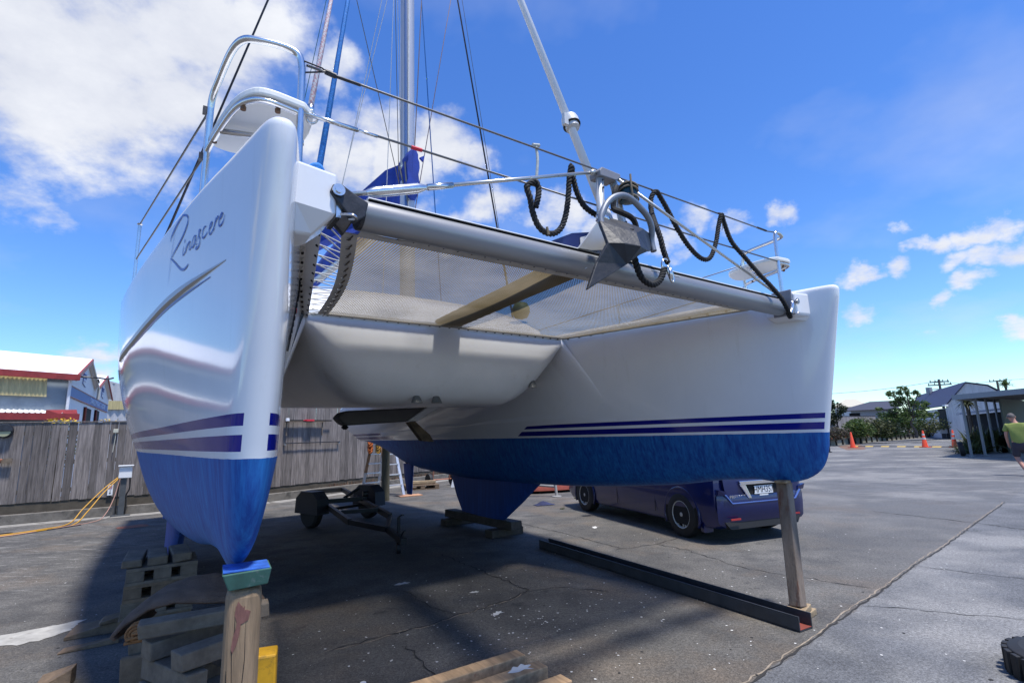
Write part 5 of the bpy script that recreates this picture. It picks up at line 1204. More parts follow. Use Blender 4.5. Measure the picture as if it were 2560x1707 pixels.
# standing and running rigging
def ext(a, b, za, zb_):
    a, b = Vector(a), Vector(b); d = (b-a)/(b.z-a.z); return a+d*(za-a.z), a+d*(zb_-a.z)
RIG = [((-.725,3.65,6.94),(-.246,3.65,5.052),.005,'stay',WIRE,13,4.6),((-.438,3.65,7.305),(-.659,3.65,5.916),.0045,'lazy_jack',mat('pale_cord', (.62,.62,.62), .8),13,4.2),((-.366,3.65,7.342),(-.633,3.65,5.898),.0045,'lazy_jack',MATS['pale_cord'],13,4.2),
 ((-.277,3.65,7.39),(-.319,3.65,5.268),.0045,'halyard',MATS['pale_cord'],13,2.9),((-.254,3.65,7.401),(-.182,3.65,5.071),.0045,'halyard',WIRE,13,4.6),((-.22,3.65,7.419),(-.151,3.65,5.176),.0045,'halyard',MATS['pale_cord'],13,4.6),
 ((.133,3.65,7.605),(.053,3.65,5.608),.006,'halyard',mat('tan_cord', (.30,.2,.15), .8),13,2.9),((.133,3.65,7.605),(.291,3.65,5.214),.007,'halyard',mat('blue_braid', (.03,.15,.42), .8),13,2.9),((.597,3.65,7.849),(.169,3.65,5.177),.0055,'stay',mat('pink_grey_wire', (.32,.22,.22), .5),13,2.9),
 ((.785,3.65,7.948),(1.34,3.65,4.476),.004,'stay',WIRE,13,2.9),((-1.176,3.65,6.712),(-1.338,3.65,5.529),.004,'flag_line',mat('green_cord', (.03,.13,.12), .8),13,2.9)]
for a, b, r_, nm, m_, zt, zb_ in RIG:
    q = MB(); p0, p1 = ext(a, b, zt, zb_); q.tube([p0,p1], r_, 6); q.build(nm, m_, cat, True)
for p0, p1, r_ in (((-2.75,3.52,2.68),(-.05,3.65,13.6),.011),(ext((.71,3.65,7.908),(1.312,3.65,4.47),13,2.72)[1],ext((.71,3.65,7.908),(1.312,3.65,4.47),13,2.72)[0],.012)):
    q = MB(); q.tube([p0,p1], r_, 7); q.build('shroud', DKWIRE, cat, True)
# furled headsail foil on the forestay, with its drum collar
FD = (Vector((-.1,1.067,5.396))-Vector((-.1,.25,3.145))).normalized(); FB_ = Vector((-.1,.25,3.145))-FD*.40
q = MB(); q.tube([FB_, FB_+FD*11.2], .030, 16); fs = q.build('forestay', mat('white_foil', (.70,.70,.71), .35), cat, True)
c_ = Vector((-.1,.496,3.857)); q = MB(); q.lathe([(.034,-.055),(.052,-.05),(.052,-.02),(.062,-.015),(.066,.03),(.060,.06),(.034,.065)], c_-FD*.0, FD, 20); q.box(c_+Vector((-.075,-.02,0)), (.04,.03,.09)); fc = q.build('furler_collar', mat('furler_grey', (.55,.55,.55), .4), fs, True, 40)
q = MB(); q.lathe([(.060,-.022),(.0675,-.02),(.0675,-.014),(.06,-.012)], c_, FD, 20); q.build('collar_seal', BLACK, fc)
q = MB(); q.tube([FB_+FD*.0, FB_+FD*.36], .036, 16); q.build('furler_base', MATS['white_foil'], fs, True, 40)
# pulpits with seats
for s in (-1,1):
    T_ = .0165; zt = 3.36
    X = lambda u: s*u
    q = MB(); path = [(X(2.065),.175,2.74),(X(2.067),.18,3.27)]
    arc = smooth_path([(X(2.068),.18,3.27),(X(2.085),.18,3.335),(X(2.14),.19,zt),(X(2.25),.21,zt),(X(2.31),.245,zt),(X(2.345),.36,zt),(X(2.375),.62,zt-.01),(X(2.388),.68,zt-.05),(X(2.392),.70,zt-.11)], 5)
    q.tube([Vector(p) for p in path[:1]]+arc+[(X(2.395),.70,2.72)], T_, 12); pu = q.build('pulpit', STEEL, cat, True, 60)
    q = MB(); zs_ = 3.045; q.tube(smooth_path([(X(2.07),.18,zs_),(X(2.2),.165,zs_),(X(2.27),.20,zs_),(X(2.325),.33,zs_),(X(2.385),.66,zs_-.02),(X(2.393),.70,zs_-.06)], 5), T_*.85, 10); q.tube([(X(2.355),.50,zs_-.012),(X(2.0),.40,zs_-.012)], .014, 8); q.build('seat_rail', STEEL, pu, True)
    q = MB(); pl = smooth_path([(X(2.05),.16,0),(X(2.2),.145,0),(X(2.275),.185,0),(X(2.335),.33,0),(X(2.385),.64,0),(X(2.37),.72,0),(X(2.25),.74,0),(X(2.06),.66,0),(X(1.99),.42,0),(X(2.0),.22,0)], 4)
    q.prism([p+Vector((0,0,zs_+.018)) for p in pl], (0,0,.035)); bevel(q.build('seat', SEATW, pu), .008)
    q = MB()
    for p in ((2.16,.185),(2.29,.245),(2.37,.60)): q.lathe([(.002,0),(.012,.004),(.012,.02)], (X(p[0]),p[1],zs_-.03), n=8)
    build_islands(q, 'seat_clip', mat('rusty_clip', (.16,.09,.05), .6, .4), pu)
# lifelines
def life(pts, r_, nm='lifeline'):
    q = MB(); q.tube(pts, r_, 6); return q.build(nm, WIRE, cat, True)
up_l = life([(-2.05,.18,3.30),(-1.97,.16,3.285),(1.95,.18,3.325),(2.06,.18,3.34)], .006)
q = MB(); q.tube([(-2.07,.17,3.31),(-1.985,.16,3.30),(-1.965,.16,3.29)], .004, 5); q.tube([(-2.07,.19,3.26),(-1.965,.16,3.288)], .004, 5); q.tube([(-1.97,.16,3.288),(-1.92,.16,3.283)], .013, 8); q.tube([(-1.92,.16,3.283),(-1.80,.162,3.286)], .008, 6); q.tube([(1.78,.18,3.325),(1.93,.18,3.325)], .009, 6); build_islands(q, 'shackle_fitting', CAST, up_l)
lo_l = life([(-2.065,.19,3.06),(1.0,.18,3.05),(2.06,.18,3.06)], .006)
q = MB(); q.tube([(-2.05,.19,3.06),(-1.80,.19,3.058)], .011, 8); q.tube([(-1.80,.19,3.058),(-1.70,.19,3.058)], .008, 8); q.build('turnbuckle', STEEL, lo_l, True)
q = MB(); q.tube([(-1.52,.188,3.057),(-1.46,.188,3.057)], .010, 6); q.build('red_tape', mat('red_plastic', (.6,.02,.04)), lo_l)
for s in (-1,1):
    for i, (v, h_) in enumerate(((2.75,.62),(5.2,.62),(7.6,.62))):
        u = s*(S2+half(v,2.70)-.05); q = MB(); q.tube([(u,v,2.68),(u,v,2.70+h_)], .0125, 9); q.lathe([(.012,0),(.02,.01),(.012,.02)], (u,v,2.70+h_-.02), n=9); q.build('stanchion', STEEL, cat, True, 40)
    for z0, z1 in ((3.235,3.31),(3.0,3.02)):
        pts = [(s*2.40,.71,z0)]+[(s*(S2+half(v,2.70)-.05), v, z1) for v in (2.75,5.2,7.6)]; life(pts, .0055)
    q = MB(); q.box((s*2.41,.71,3.24), (.03,.03,.035)); q.box((s*2.41,.71,2.985), (.03,.03,.035)); build_islands(q, 'lifeline_clamp', CAST, cat)
# halyards tied off on the near pulpit
q = MB(); n_ = 160; P0, P1 = Vector((-2.014,.22,3.13)), Vector((-1.697,1.2,4.664)); P1 = P0+(P1-P0)*4.2
q.tube([P0,P1], .0135, 10)
def braid():
    m, nt, b = newmat('red_white_braid'); N = nt.nodes; L = nt.links
    tcn = N.new('ShaderNodeTexCoord'); sp = N.new('ShaderNodeSeparateXYZ'); L.new(tcn.outputs['Object'], sp.inputs[0])
    w = N.new('ShaderNodeTexChecker'); w.inputs['Scale'].default_value = 52; mp = N.new('ShaderNodeMapping'); L.new(tcn.outputs['Object'], mp.inputs[0]); mp.inputs['Scale'].default_value = (1.6,.3,.62); L.new(mp.outputs[0], w.inputs['Vector'])
    w.inputs['Color1'].default_value = (.65,.62,.62,1); w.inputs['Color2'].default_value = (.5,.03,.05,1); mx = N.new('ShaderNodeMix'); mx.data_type = 'RGBA'; mx.inputs['Factor'].default_value = .45; mx.inputs['A'].default_value = (.66,.62,.62,1); L.new(w.outputs[0], mx.inputs['B']); L.new(mx.outputs['Result'], b.inputs['Base Color']); b.inputs['Roughness'].default_value = .8; return m
rw_ = q.build('halyard', braid(), cat, True)
q = MB(); q.tube([P0+Vector((0,0,.0)), P0+Vector((0,0,-.04))], .016, 8); q.tube(smooth_path([P0+Vector((0,-.01,-.03)),P0+Vector((-.02,-.01,-.07)),P0+Vector((.0,-.01,-.1)),P0+Vector((.03,-.01,-.07)),P0+Vector((.0,-.01,-.03))]), .006, 6); q.build('snap_shackle', STEEL, rw_, True)
q = MB(); P0, P1 = Vector((-2.0,.1,2.70)), Vector((-1.579,1.2,4.726)); P1 = P0+(P1-P0)*4; q.tube([P0,P1], .0145, 10); q.tube(smooth_path([P0,P0+Vector((-.03,-.02,.04)),P0+Vector((.0,-.03,.05)),P0+Vector((.03,0,.02))]), .014, 8)
q.build('halyard', mat('bright_blue_braid', (.03,.19,.52), .8, var=.5, vscale=90), cat, True)
q = MB(); P0 = Vector((-.70,.18,3.32)); q.tube(smooth_path([P0+Vector((0,0,.0)),P0+Vector((.0,-.01,-.1)),P0+Vector((-.01,0,-.24))]), .009, 7); q.tube([P0+Vector((-.025,0,.0)),P0+Vector((.025,0,.012))], .012, 7); tag(q.build('white_lashing', mat('frayed_cord', (.45,.46,.42), .9, var=.3, vscale=30), cat))
# ================================================================ anchor and its rope (they hang from the boat)
def bw(u, v, z): return BO+bdir(u,v)+Vector((0,0,z))
anc = thing('anchor', 'dark galvanised plough anchor with a roll bar hanging on the crossbeam', 'anchor', BO, TH)
# fluke: concave wings above, plough blade below, creased along the knuckle
FP = {'tip':(-.654,-.15,2.326),'be1':(-.57,-.15,2.496),'kl':(-.505,-.18,2.612),'ul':(-.495,-.12,2.764),'u1':(-.453,-.09,2.805),'u2':(-.375,-.07,2.835),'u3':(-.250,-.13,2.800),'u4':(-.160,-.15,2.783),'ur':(-.003,-.07,2.812),'r1':(.010,-.07,2.778),'r2':(-.028,-.09,2.683),'r3':(-.146,-.17,2.636),'br':(-.258,-.20,2.584),'be2':(-.416,-.19,2.481),'k1':(-.338,-.27,2.592),'k0':(-.425,-.235,2.607),'w':(-.30,-.215,2.70)}
FN = list(FP); FI = {k:i for i, k in enumerate(FN)}; off_ = Vector((.012,.03,.004)); nF = len(FN)
tri = [('tip','be2','be1'),('be1','be2','k0','kl'),('be2','br','k1','k0'),('kl','k0','w','ul'),('ul','w','u1'),('u1','w','u2'),('u2','w','u3'),('k0','k1','w'),('w','k1','r3'),('w','r3','u4','u3'),('u4','r3','r2','ur'),('ur','r2','r1'),('k1','br','r3')]
ol_ = ['tip','be2','br','r3','r2','r1','ur','u4','u3','u2','u1','ul','kl','be1']
q = MB(); vs_ = [Vector(FP[k]) for k in FN]; q.add(vs_+[p+off_ for p in vs_], [tuple(FI[k] for k in t_) for t_ in tri]+[tuple(nF+FI[k] for k in t_)[::-1] for t_ in tri]+[(FI[a],FI[b_],nF+FI[b_],nF+FI[a]) for a, b_ in zip(ol_, ol_[1:]+ol_[:1])])
bevel(q.build('fluke', ANCH, anc), .006, 2)
q = MB(); rb_ = smooth_path([(-.448,-.12,2.70),(-.463,-.11,2.739),(-.465,-.10,2.787),(-.446,-.10,2.839),(-.405,-.10,2.904),(-.342,-.10,2.958),(-.257,-.10,2.991),(-.181,-.10,2.982),(-.106,-.10,2.942),(-.046,-.10,2.898),(-.005,-.09,2.836),(.008,-.07,2.76),(.010,-.08,2.69)], 4)
q.tube(rb_, .0195, 12); q.build('roll_bar', GALV, anc, True, 60)
q = MB(); q.beam((-.30,-.18,2.70),(-.14,.10,2.80), .022,.07); q.beam((-.14,.10,2.80),(-.13,.5,2.78), .022,.06); q.build('shank', ANCH, anc)
q = MB(); q.lathe([(.01,-.0),(.04,.0),(.045,.03),(.01,.035)], (-.415,-.06,2.80), (.2,-.2,1), 12); q.build('boss', STEEL, anc, True)
gb = thing('rope_bundle', 'dark green gas canister lashed with rope under the striker head', 'canister', BO, TH)
q = MB(); q.lathe([(.02,-.06),(.055,-.055),(.058,.05),(.045,.07),(.02,.075)], (-.075,.02,3.10), n=16); q.build('canister', mat('dark_teal', (.008,.04,.05), .35), gb, True, 40)
q = MB()
for z in (3.06,3.12,3.145): q.tube([(-.075+.064*math.cos(a),.02+.064*math.sin(a),z+.008*math.sin(2*a)) for a in [i*math.pi/8 for i in range(16)]], .0065, 6, closed=True)
q.tube(smooth_path([(-.11,-.04,3.2),(-.115,-.045,3.12),(-.10,-.04,3.03)]), .007, 6); q.build('lashing', mat('tan_string', (.2,.16,.11), .9), gb)
q = MB(); q.tube(smooth_path([(-.16,.04,3.13),(-.19,.03,3.08),(-.20,.04,2.98),(-.18,.0,2.94),(-.10,-.01,2.92),(-.06,-.01,2.88),(-.05,-.01,2.8)]), .019, 8); q.build('black_loop', BLACKR, gb)
def twisted(pts, r_, k=9):
    """three-strand laid rope along a path"""
    P = smooth_path(pts, k); q = MB()
    dist = [0]
    for a, b in zip(P, P[1:]): dist.append(dist[-1]+(b-a).length)
    n = max(8, int(dist[-1]/.009)); RS = []; j = 0
    for i in range(n+1):
        d = dist[-1]*i/n
        while j < len(P)-2 and dist[j+1] < d: j += 1
        t_ = (d-dist[j])/max(1e-6, dist[j+1]-dist[j]); RS.append(P[j].lerp(P[j+1], min(1,t_)))
    for sx in range(3):
        out = []
        T = (RS[1]-RS[0]).normalized(); nx = T.cross(Vector((0,1,.2))).normalized()
        for i, p in enumerate(RS):
            T = (RS[min(i+1,n)]-RS[max(i-1,0)]).normalized(); nx = (nx-T*nx.dot(T)).normalized(); ny = T.cross(nx); a = i*.009/.075*6.283+sx*2.094
            out.append(p+nx*(r_*.52*math.cos(a))+ny*(r_*.52*math.sin(a)))
        q.tube(out, r_*.56, 6)
    return q
RV = .17
rope1 = thing('mooring_rope', 'thick black laid rope hanging in loops from the upper lifeline left of the anchor', 'rope', BO, TH)
q = twisted([(-.735,RV,3.07),(-.765,RV,3.05),(-.79,RV,3.02),(-.775,RV-.01,2.95),(-.755,RV,2.88),(-.72,RV,2.80),(-.67,RV,2.765),(-.60,RV,2.768),(-.535,RV,2.82),(-.49,RV,2.92),(-.462,RV,3.05),(-.445,RV,3.18),(-.432,RV-.012,3.262),(-.415,RV,3.20),(-.39,RV,3.10),(-.34,RV,3.02),(-.27,RV,2.985),(-.21,RV,2.975),(-.18,RV,2.99)], .0185)
q.build('rope', BLACKR, rope1, True)
q = twisted([(-.74,RV,3.068),(-.715,RV,3.07),(-.70,RV,3.03),(-.715,RV-.01,2.97),(-.74,RV-.015,2.90)], .0185); q.build('eye_splice', BLACKR, rope1, True)
q = MB(); q.tube([(-.665,RV-.02,2.79),(-.655,RV-.02,2.745)], .008, 6); q.build('whipping', mat('tan_string', (.2,.16,.11)), rope1)
rope2 = thing('mooring_rope', 'thick black laid rope draped in a wave over the upper lifeline right of the anchor', 'rope', BO, TH)
q = twisted([(.33,RV,3.15),(.345,RV,3.24),(.385,RV-.012,3.295),(.44,RV,3.28),(.52,RV,3.19),(.62,RV,3.06),(.74,RV,2.945),(.88,RV,2.875),(1.0,RV,2.90),(1.10,RV,3.04),(1.165,RV,3.20),(1.205,RV-.012,3.305),(1.25,RV,3.25),(1.33,RV,3.10),(1.42,RV-.05,2.96),(1.50,RV-.10,2.83),(1.58,RV-.16,2.70),(1.63,RV-.20,2.60),(1.68,RV-.21,2.52),(1.73,RV-.2,2.475),(1.79,RV-.17,2.475),(1.825,RV-.14,2.52)], .0185)
q.build('rope', BLACKR, rope2, True)
q = MB()
for x, z in ((.385,3.305),(1.205,3.32)): q.tube([(x+.022*math.cos(a),RV+.022*math.sin(a),z+.01*math.sin(a)) for a in [i*math.pi/5 for i in range(10)]], .004, 5, closed=True)
q.tube(smooth_path([(1.17,RV-.02,3.31),(1.19,RV-.02,3.22),(1.175,RV-.02,3.16)]), .003, 4); q.build('twine', mat('brown_cord', (.09,.065,.04)), rope2)
q = MB(); q.tube(smooth_path([(1.80,.0,2.50),(1.84,.0,2.55),(1.86,.0,2.60),(1.87,.02,2.62)]), .014, 8); q.build('end_shackle', STEEL, rope2, True)
rope3 = thing('anchor_strop', 'short black rope strop with galvanised ring hanging below the beam right of the anchor', 'rope', BO, TH)
q = twisted([(.335,RV,3.20),(.31,RV-.02,3.12),(.26,RV-.07,3.04),(.20,RV-.13,2.96),(.165,.0,2.90),(.165,-.02,2.83),(.17,-.03,2.75),(.185,-.04,2.675),(.178,-.05,2.655),(.165,-.045,2.68)], .0185); q.build('rope', BLACKR, rope3, True)
q = twisted([(-.165,-.04,2.66),(-.154,-.06,2.622),(-.133,-.06,2.559),(-.093,-.06,2.499),(-.016,-.065,2.471),(.06,-.06,2.505),(.10,-.06,2.55),(.125,-.055,2.59),(.14,-.05,2.61)], .0205); q.build('rope', BLACKR, rope3, True)
def ring(c, rx_, rz_, r_, tl_=0): return [(c[0]+rx_*math.cos(a)+tl_*math.sin(a), c[1], c[2]+rz_*math.sin(a)) for a in [i*math.pi/10 for i in range(20)]]
q = MB(); q.tube(ring((.150,-.055,2.625),.038,.045,0), .0075, 8, closed=True); q.build('ring', STEEL, rope3, True)
q = MB(); q.tube(ring((.165,-.075,2.565),.02,.05,0,-.015), .0075, 8, closed=True); q.tube([(.148,-.085,2.60),(.152,-.085,2.53)], .012, 8); q.build('snap_hook', STEEL, rope3, True)

# ================================================================ props under the boat
POST = mat('rough_post_wood', (.25,.17,.10), .85, var=.42, vscale=2.2, stretch=(9,9,.7), bump=.6, bscale=14, dark=(.12,.085,.055), dscale=1.0, dth=.56)
def oriented(o, rz): o.rotation_euler.z = rz; return o
# near post: squared log with worn edges and a green wedge block
pp = thing('prop_post', 'thick weathered timber post with a red stain holding up the nearest bow', 'post', bw(-2.185,.145,0), .46)
q = MB(); q.box((0,0,.53), (.118,.118,1.06)); o = bevel(q.build('post', POST, pp), .03, 4)
q = MB(); rng = random.Random(2); pl = []
for i in range(22):
    a = 6.283*i/22; rr_ = .8+.35*math.sin(3*a+.5)+rng.uniform(-.25,.25); pl.append((-.008+.022*rr_*math.cos(a)+.25*.08*rr_*math.sin(a)*.5, -.0605, .955+.075*rr_*math.sin(a)))
q.prism(pl, (0,.002,0)); 
STN = mat('red_stain', (.17,.075,.06), .9, var=.35, vscale=14, stretch=(6,6,1))
q.build('red_stain', STN, pp)
q = MB()
for x, z0, z1 in ((-.026,.99,.62),(.010,.95,.2),(.024,.5,.0),(-.042,.8,.3)):
    q.tube([(x+.004*math.sin(k*2.1),-.0585,z0+(z1-z0)*k/6) for k in range(7)], [.0008,.0018,.002,.0018,.0015,.0012,.0006], 4)
q.build('splits', HOLE, pp)
blk = thing('wedge_block', 'green painted packing block between the nearest bow and its post', 'block', bw(-2.185,.14,1.062), .52)
q = MB(); q.add([(-.055,-.065,0.0),(.072,-.06,.006),(.072,.07,.006),(-.055,.07,.0),(-.078,-.075,.058),(.082,-.07,.062),(.082,.08,.062),(-.078,.08,.058)], [(3,2,1,0),(4,5,6,7),(0,1,5,4),(1,2,6,5),(2,3,7,6),(3,0,4,7)])
bevel(q.build('block', mat('chipped_green', (.035,.10,.075), .7, var=.3, vscale=12, dark=(.25,.26,.25), dscale=8, dth=.60), blk), .004)
q = MB(); q.box((.0,0.005,.0635), (.15,.14,.004)); q.build('blue_smear', mat('antifoul_smear', (.02,.10,.42), .7, var=.4, vscale=20), blk)
# far bow prop
pr = thing('prop_post', 'slanting squared timber prop under the far bow', 'post', BO, TH)
P2M = mat('stained_prop', (.19,.145,.11), .85, var=.35, vscale=2.5, stretch=(5,5,1), bump=.5, bscale=20, dark=(.13,.042,.02), dscale=2.6, dth=.54)
q = MB(); q.beam((2.03,.35,.10),(2.19,.43,1.085), .10,.10, (0,1,0)); bevel(q.build('prop', P2M, pr), .008)
for lab, c, d, rz, nm in (('thin packing board on top of the far bow prop', (2.24,.42,1.097), (.34,.10,.022), .1, 'packing_board'),('upper timber packing block under the far bow prop', (2.05,.36,.075), (.22,.15,.05), .25, 'packing_block'),('lower timber packing block on the ground under the far bow prop', (2.11,.37,.025), (.26,.15,.05), .12, 'packing_block')):
    q = MB(); q.box((0,0,0), d); o = bevel(q.build(nm, mat('packing_wood', (.30,.22,.13), .85, var=.4, vscale=4, stretch=(2,8,8), bump=.4, dark=(.20,.07,.03), dscale=3, dth=.6)), .006); o.location = bw(*c); o.rotation_euler.z = TH+rz; tag(o, lab, 'block')
# keel cribbing
def timber(c, d, rz, m, label, catg='timber', nm='timber_baulk', ry=0.0, bv=.012, group=None):
    if d[1] > d[0]*1.05: d = (d[1],d[0],d[2]); rz += math.pi/2
    q = MB(); q.box((0,0,0), d); rj = random.Random(int(abs(c[0]*733+c[1]*911+c[2]*377))); q.v = [tuple(a+rj.uniform(-.006,.006) for a in v) for v in q.v]; o = bevel(q.build(nm, m), bv); o.location = c; o.rotation_euler = (ry, 0, rz); return tag(o, label, catg, group)
DKW = mat('dark_old_timber', (.07,.055,.042), .9, var=.4, vscale=3, stretch=(2,2,2), bump=.5, bscale=15)
timber(bw(2.2,5.72,.185), (.22,2.0,.13), TH+.05, DKW, 'long dark baulk lying on two blocks under the far keel')
timber(bw(2.22,5.02,.058), (.62,.20,.115), TH+.05, DKW, 'front cross block under the dark baulk of the far keel')
timber(bw(2.2,6.5,.058), (.6,.22,.115), TH, DKW, 'rear cross block under the dark baulk of the far keel')
timber(bw(-2.2,5.6,.12), (.24,1.9,.235), TH, DKW, 'dark baulk under the near keel behind the timber cribs')
# stern pole
q = MB(); q.cyl((0,0,0),(0,0,1.36),.105,14,.10); o = q.build('round_pole', mat('dark_pole', (.10,.085,.05), .9, var=.4, vscale=3, stretch=(3,3,.6), bump=.5), None, True, 40); o.location = (-3.353,13.563,0); tag(o, 'round dark timber pole standing under the stern beside the stepladder', 'pole')

# timber cribs at the near hull: pallets and loose blocks, each lifted separately
def pallet(label, c, L_, W_, rz, nl=3, blk_h=.075, slat_h=.03, m=WOODG, cross=False, top=None, cat_='pallet'):
    t_ = thing('pallet', label, cat_, c, rz, None)
    for i in range(nl):
        q = MB(); q.box((-(L_-.13)/2+(L_-.13)*i/(nl-1),0,blk_h/2+slat_h), (.13,W_-.02,blk_h)); bevel(q.build('bearer', m, t_), .005)
    q = MB()
    for y in (-W_/2+.05,0,W_/2-.05): q.box((0,y,slat_h/2), (L_,.09,slat_h))
    q.build('bottom_slats', m, t_)
    q = MB(); n = 5
    for i in range(n): q.box((0,-W_/2+.05+(W_-.1)*i/(n-1),slat_h+blk_h+slat_h/2), (L_,.085,slat_h))
    q.build('top_slats', m, t_); return t_
WG2 = mat('brown_dry_wood', (.17,.115,.07), .85, var=.35, vscale=4, stretch=(3,3,3), bump=.4, island=.2)
CC = Vector((-3.28,4.95,0)); rc = .60
for i, nm in enumerate(('bottom','second','third','fourth')):
    pallet('%s slatted timber unit of the tall crib behind the carpet' % nm, CC+Vector((.01*i,0,.135*i+.0)), .52, .52, rc, 3, .085, .025, WOODG if i % 2 else WG2)
for i, lab in enumerate(('left','middle','right')):
    c = CC+Vector((math.cos(rc)*(-.19+.17*i), math.sin(rc)*(-.19+.17*i), .54+.04)); timber(c, (.145,.50,.07), rc+.05*(i-1), WOODG, '%s of three short blocks on top of the tall crib behind the carpet' % lab, 'block', 'timber_block')
# crib B carries the carpet
CB = Vector((-2.22,3.72,0)); rb = .52
for i in range(3):
    lay = ('lowest','second','third','fourth','fifth')[i]; z = .045+.108*i
    for j in range(2 if i % 2 == 0 else 3):
        if i % 2 == 0: off = Vector((0,-.22+.30*j,0)); d = (.62,.12,.10); nm2 = ('front','back')[j]
        else: off = Vector((-.23+.23*j,-.05,0)); d = (.12,.46,.10); nm2 = ('left','middle','right')[j]
        c = CB+Vector((off.x*math.cos(rb)-off.y*math.sin(rb), off.x*math.sin(rb)+off.y*math.cos(rb), z+.01)); timber(c, d, rb, WOODG, '%s timber block in the %s layer of the crib under the carpet' % (nm2, lay), 'block', 'timber_block', 0, .007)
c5 = [Vector((-.24,-.07,0)), Vector((.02,-.07,0)), Vector((.25,-.05,0))]
for j, off in enumerate(c5):
    c = CB+Vector((off.x*math.cos(rb)-off.y*math.sin(rb), off.x*math.sin(rb)+off.y*math.cos(rb), .37)); timber(c, (.14,.44,.085), rb+.02, WOODG, '%s block on the top layer directly beneath the carpet' % ('left','middle','right')[j], 'block', 'timber_block', 0, .007)
timber(CB+Vector((.10,-.32,.27)), (.52,.04,.17), rb-.05, WG2, 'reddish brown board on edge leaning on the front of the carpet crib', 'board', 'wide_board')
timber(CB+Vector((.12,-.36,.085)), (.52,.045,.16), rb-.05, WG2, 'lower reddish brown board on edge at the front of the carpet crib', 'board', 'wide_board')
# crib A beside the near post
CA = Vector((-1.68,2.93,0)); ra = -.55
for i in range(6):
    z = .05+.1*i
    for j in range(2):
        if i % 2 == 0: off = Vector((0,-.13+.26*j,0)); d = (.44,.10,.09); nm2 = ('front','back')[j]
        else: off = Vector((-.15+.30*j,0,0)); d = (.10,.40,.09); nm2 = ('left','right')[j]
        c = CA+Vector((off.x*math.cos(ra)-off.y*math.sin(ra), off.x*math.sin(ra)+off.y*math.cos(ra), z)); timber(c, d, ra, WOODG, '%s block of layer %s in the crib beside the near post' % (nm2, ('one','two','three','four','five','six','seven')[i]), 'block', 'timber_block', 0, .007)
timber(CA+Vector((.0,.03,.652)), (.09,.60,.075), -1.05, WOODG, 'single grey block laid across the top of the crib beside the near post', 'block', 'timber_block', 0, .007)
yb = timber(Vector((-1.345,2.95,.245)), (.10,.12,.49), .35, YELLOW, 'upright timber block with flaking yellow paint behind the near post', 'block', 'yellow_block', 0, .01)
# carpet folded over the crib
q = MB(); rng = random.Random(3); rows = []
CAR = mat('old_brown_carpet', (.15,.095,.065), .95, var=.3, vscale=9, bump=1.0, bscale=140)
CARU = mat('carpet_backing', (.30,.135,.05), .95, var=.35, vscale=20, bump=.8, bscale=90)
prof = [(-.36,.0),(-.38,.07),(-.33,.15),(-.22,.235),(-.10,.27),(.06,.25),(.20,.20),(.32,.12),(.39,.04)]
cp_ = thing('folded_carpet', 'folded brown carpet thrown over the low timber crib', 'carpet', CB+Vector((0.06,.0,.41)), rb-.12)
for j in range(15):
    v = -.24+.48*j/14; row = []
    for u, z in prof:
        k = 1-.35*abs(v/.24)**2; row.append((u*(1-.1*(v/.24))+.02*math.sin(9*v), v+.05*math.sin(3*u+1), max(.012, z*k+.012*math.sin(14*u+9*v)+.01*math.sin(25*v))))
    rows.append(row)
q.grid(rows); o = q.build('upper_fold', CAR, cp_, True); md = o.modifiers.new('thick','SOLIDIFY'); md.thickness = .018
for k_, (zz, w) in enumerate(((.0,.35),(.025,.34),(.05,.31))):
    q = MB(); rows = []
    for j in range(9):
        v = -.27-.012*k_+.02*j; row = []
        for i in range(22):
            u = -w+2*w*i/21; row.append((u, v+.03*math.sin(5*u+k_)-.02*k_, zz+.012+.018*math.sin(6*u+k_*1.3+1)*(.5+.5*math.sin(3*u))+.022*(1-abs(u/w))))
        rows.append(row)
    q.grid(rows); o = q.build('lower_fold', CARU, cp_, True); md = o.modifiers.new('thick','SOLIDIFY'); md.thickness = .014
q = MB(); sp_ = []
for i in range(40):
    a = i*.42; rr_ = .012+.0011*i; sp_.append((-.29+rr_*math.cos(a), -.30, .055+rr_*math.sin(a)))
q.tube(sp_, .0075, 6); q.tube([(p[0],p[1]+.06,p[2]) for p in sp_], .0075, 6); q.build('rolled_edge', CARU, cp_, True)
# loose broken wood on the ground
def wedge(c, l, w, h, rz, m, label, nm='broken_wood'):
    q = MB(); q.add([(-l/2,-w/2,0),(l/2,-w/2,0),(l/2,w/2,0),(-l/2,w/2,0),(-l/2,-w/2,h*.25),(l/2,-w/2*.8,h),(l/2,w/2*.9,h*.9),(-l/2*.8,w/2,h*.6)], [(3,2,1,0),(4,5,6,7),(0,1,5,4),(1,2,6,5),(2,3,7,6),(3,0,4,7)]); o = bevel(q.build(nm, m), .006); o.location = c; o.rotation_euler.z = rz; return tag(o, label, 'wood scrap')
wedge((-3.62,4.80,0), .50,.20,.11,.55, WG2, 'broken brown timber wedge lying left of the carpet crib')
wedge((-3.46,4.86,.08), .40,.10,.08,.75, WG2, 'dark splintered piece lying on top of the broken brown wedge')
wedge((-3.45,4.44,0), .38,.07,.045,.62, WG2, 'thin splinter of wood on the ground in front of the broken wedge')
wedge((-3.13,3.76,0), .20,.17,.12,.5, WG2, 'rough brown wood chunk at the bottom left edge')

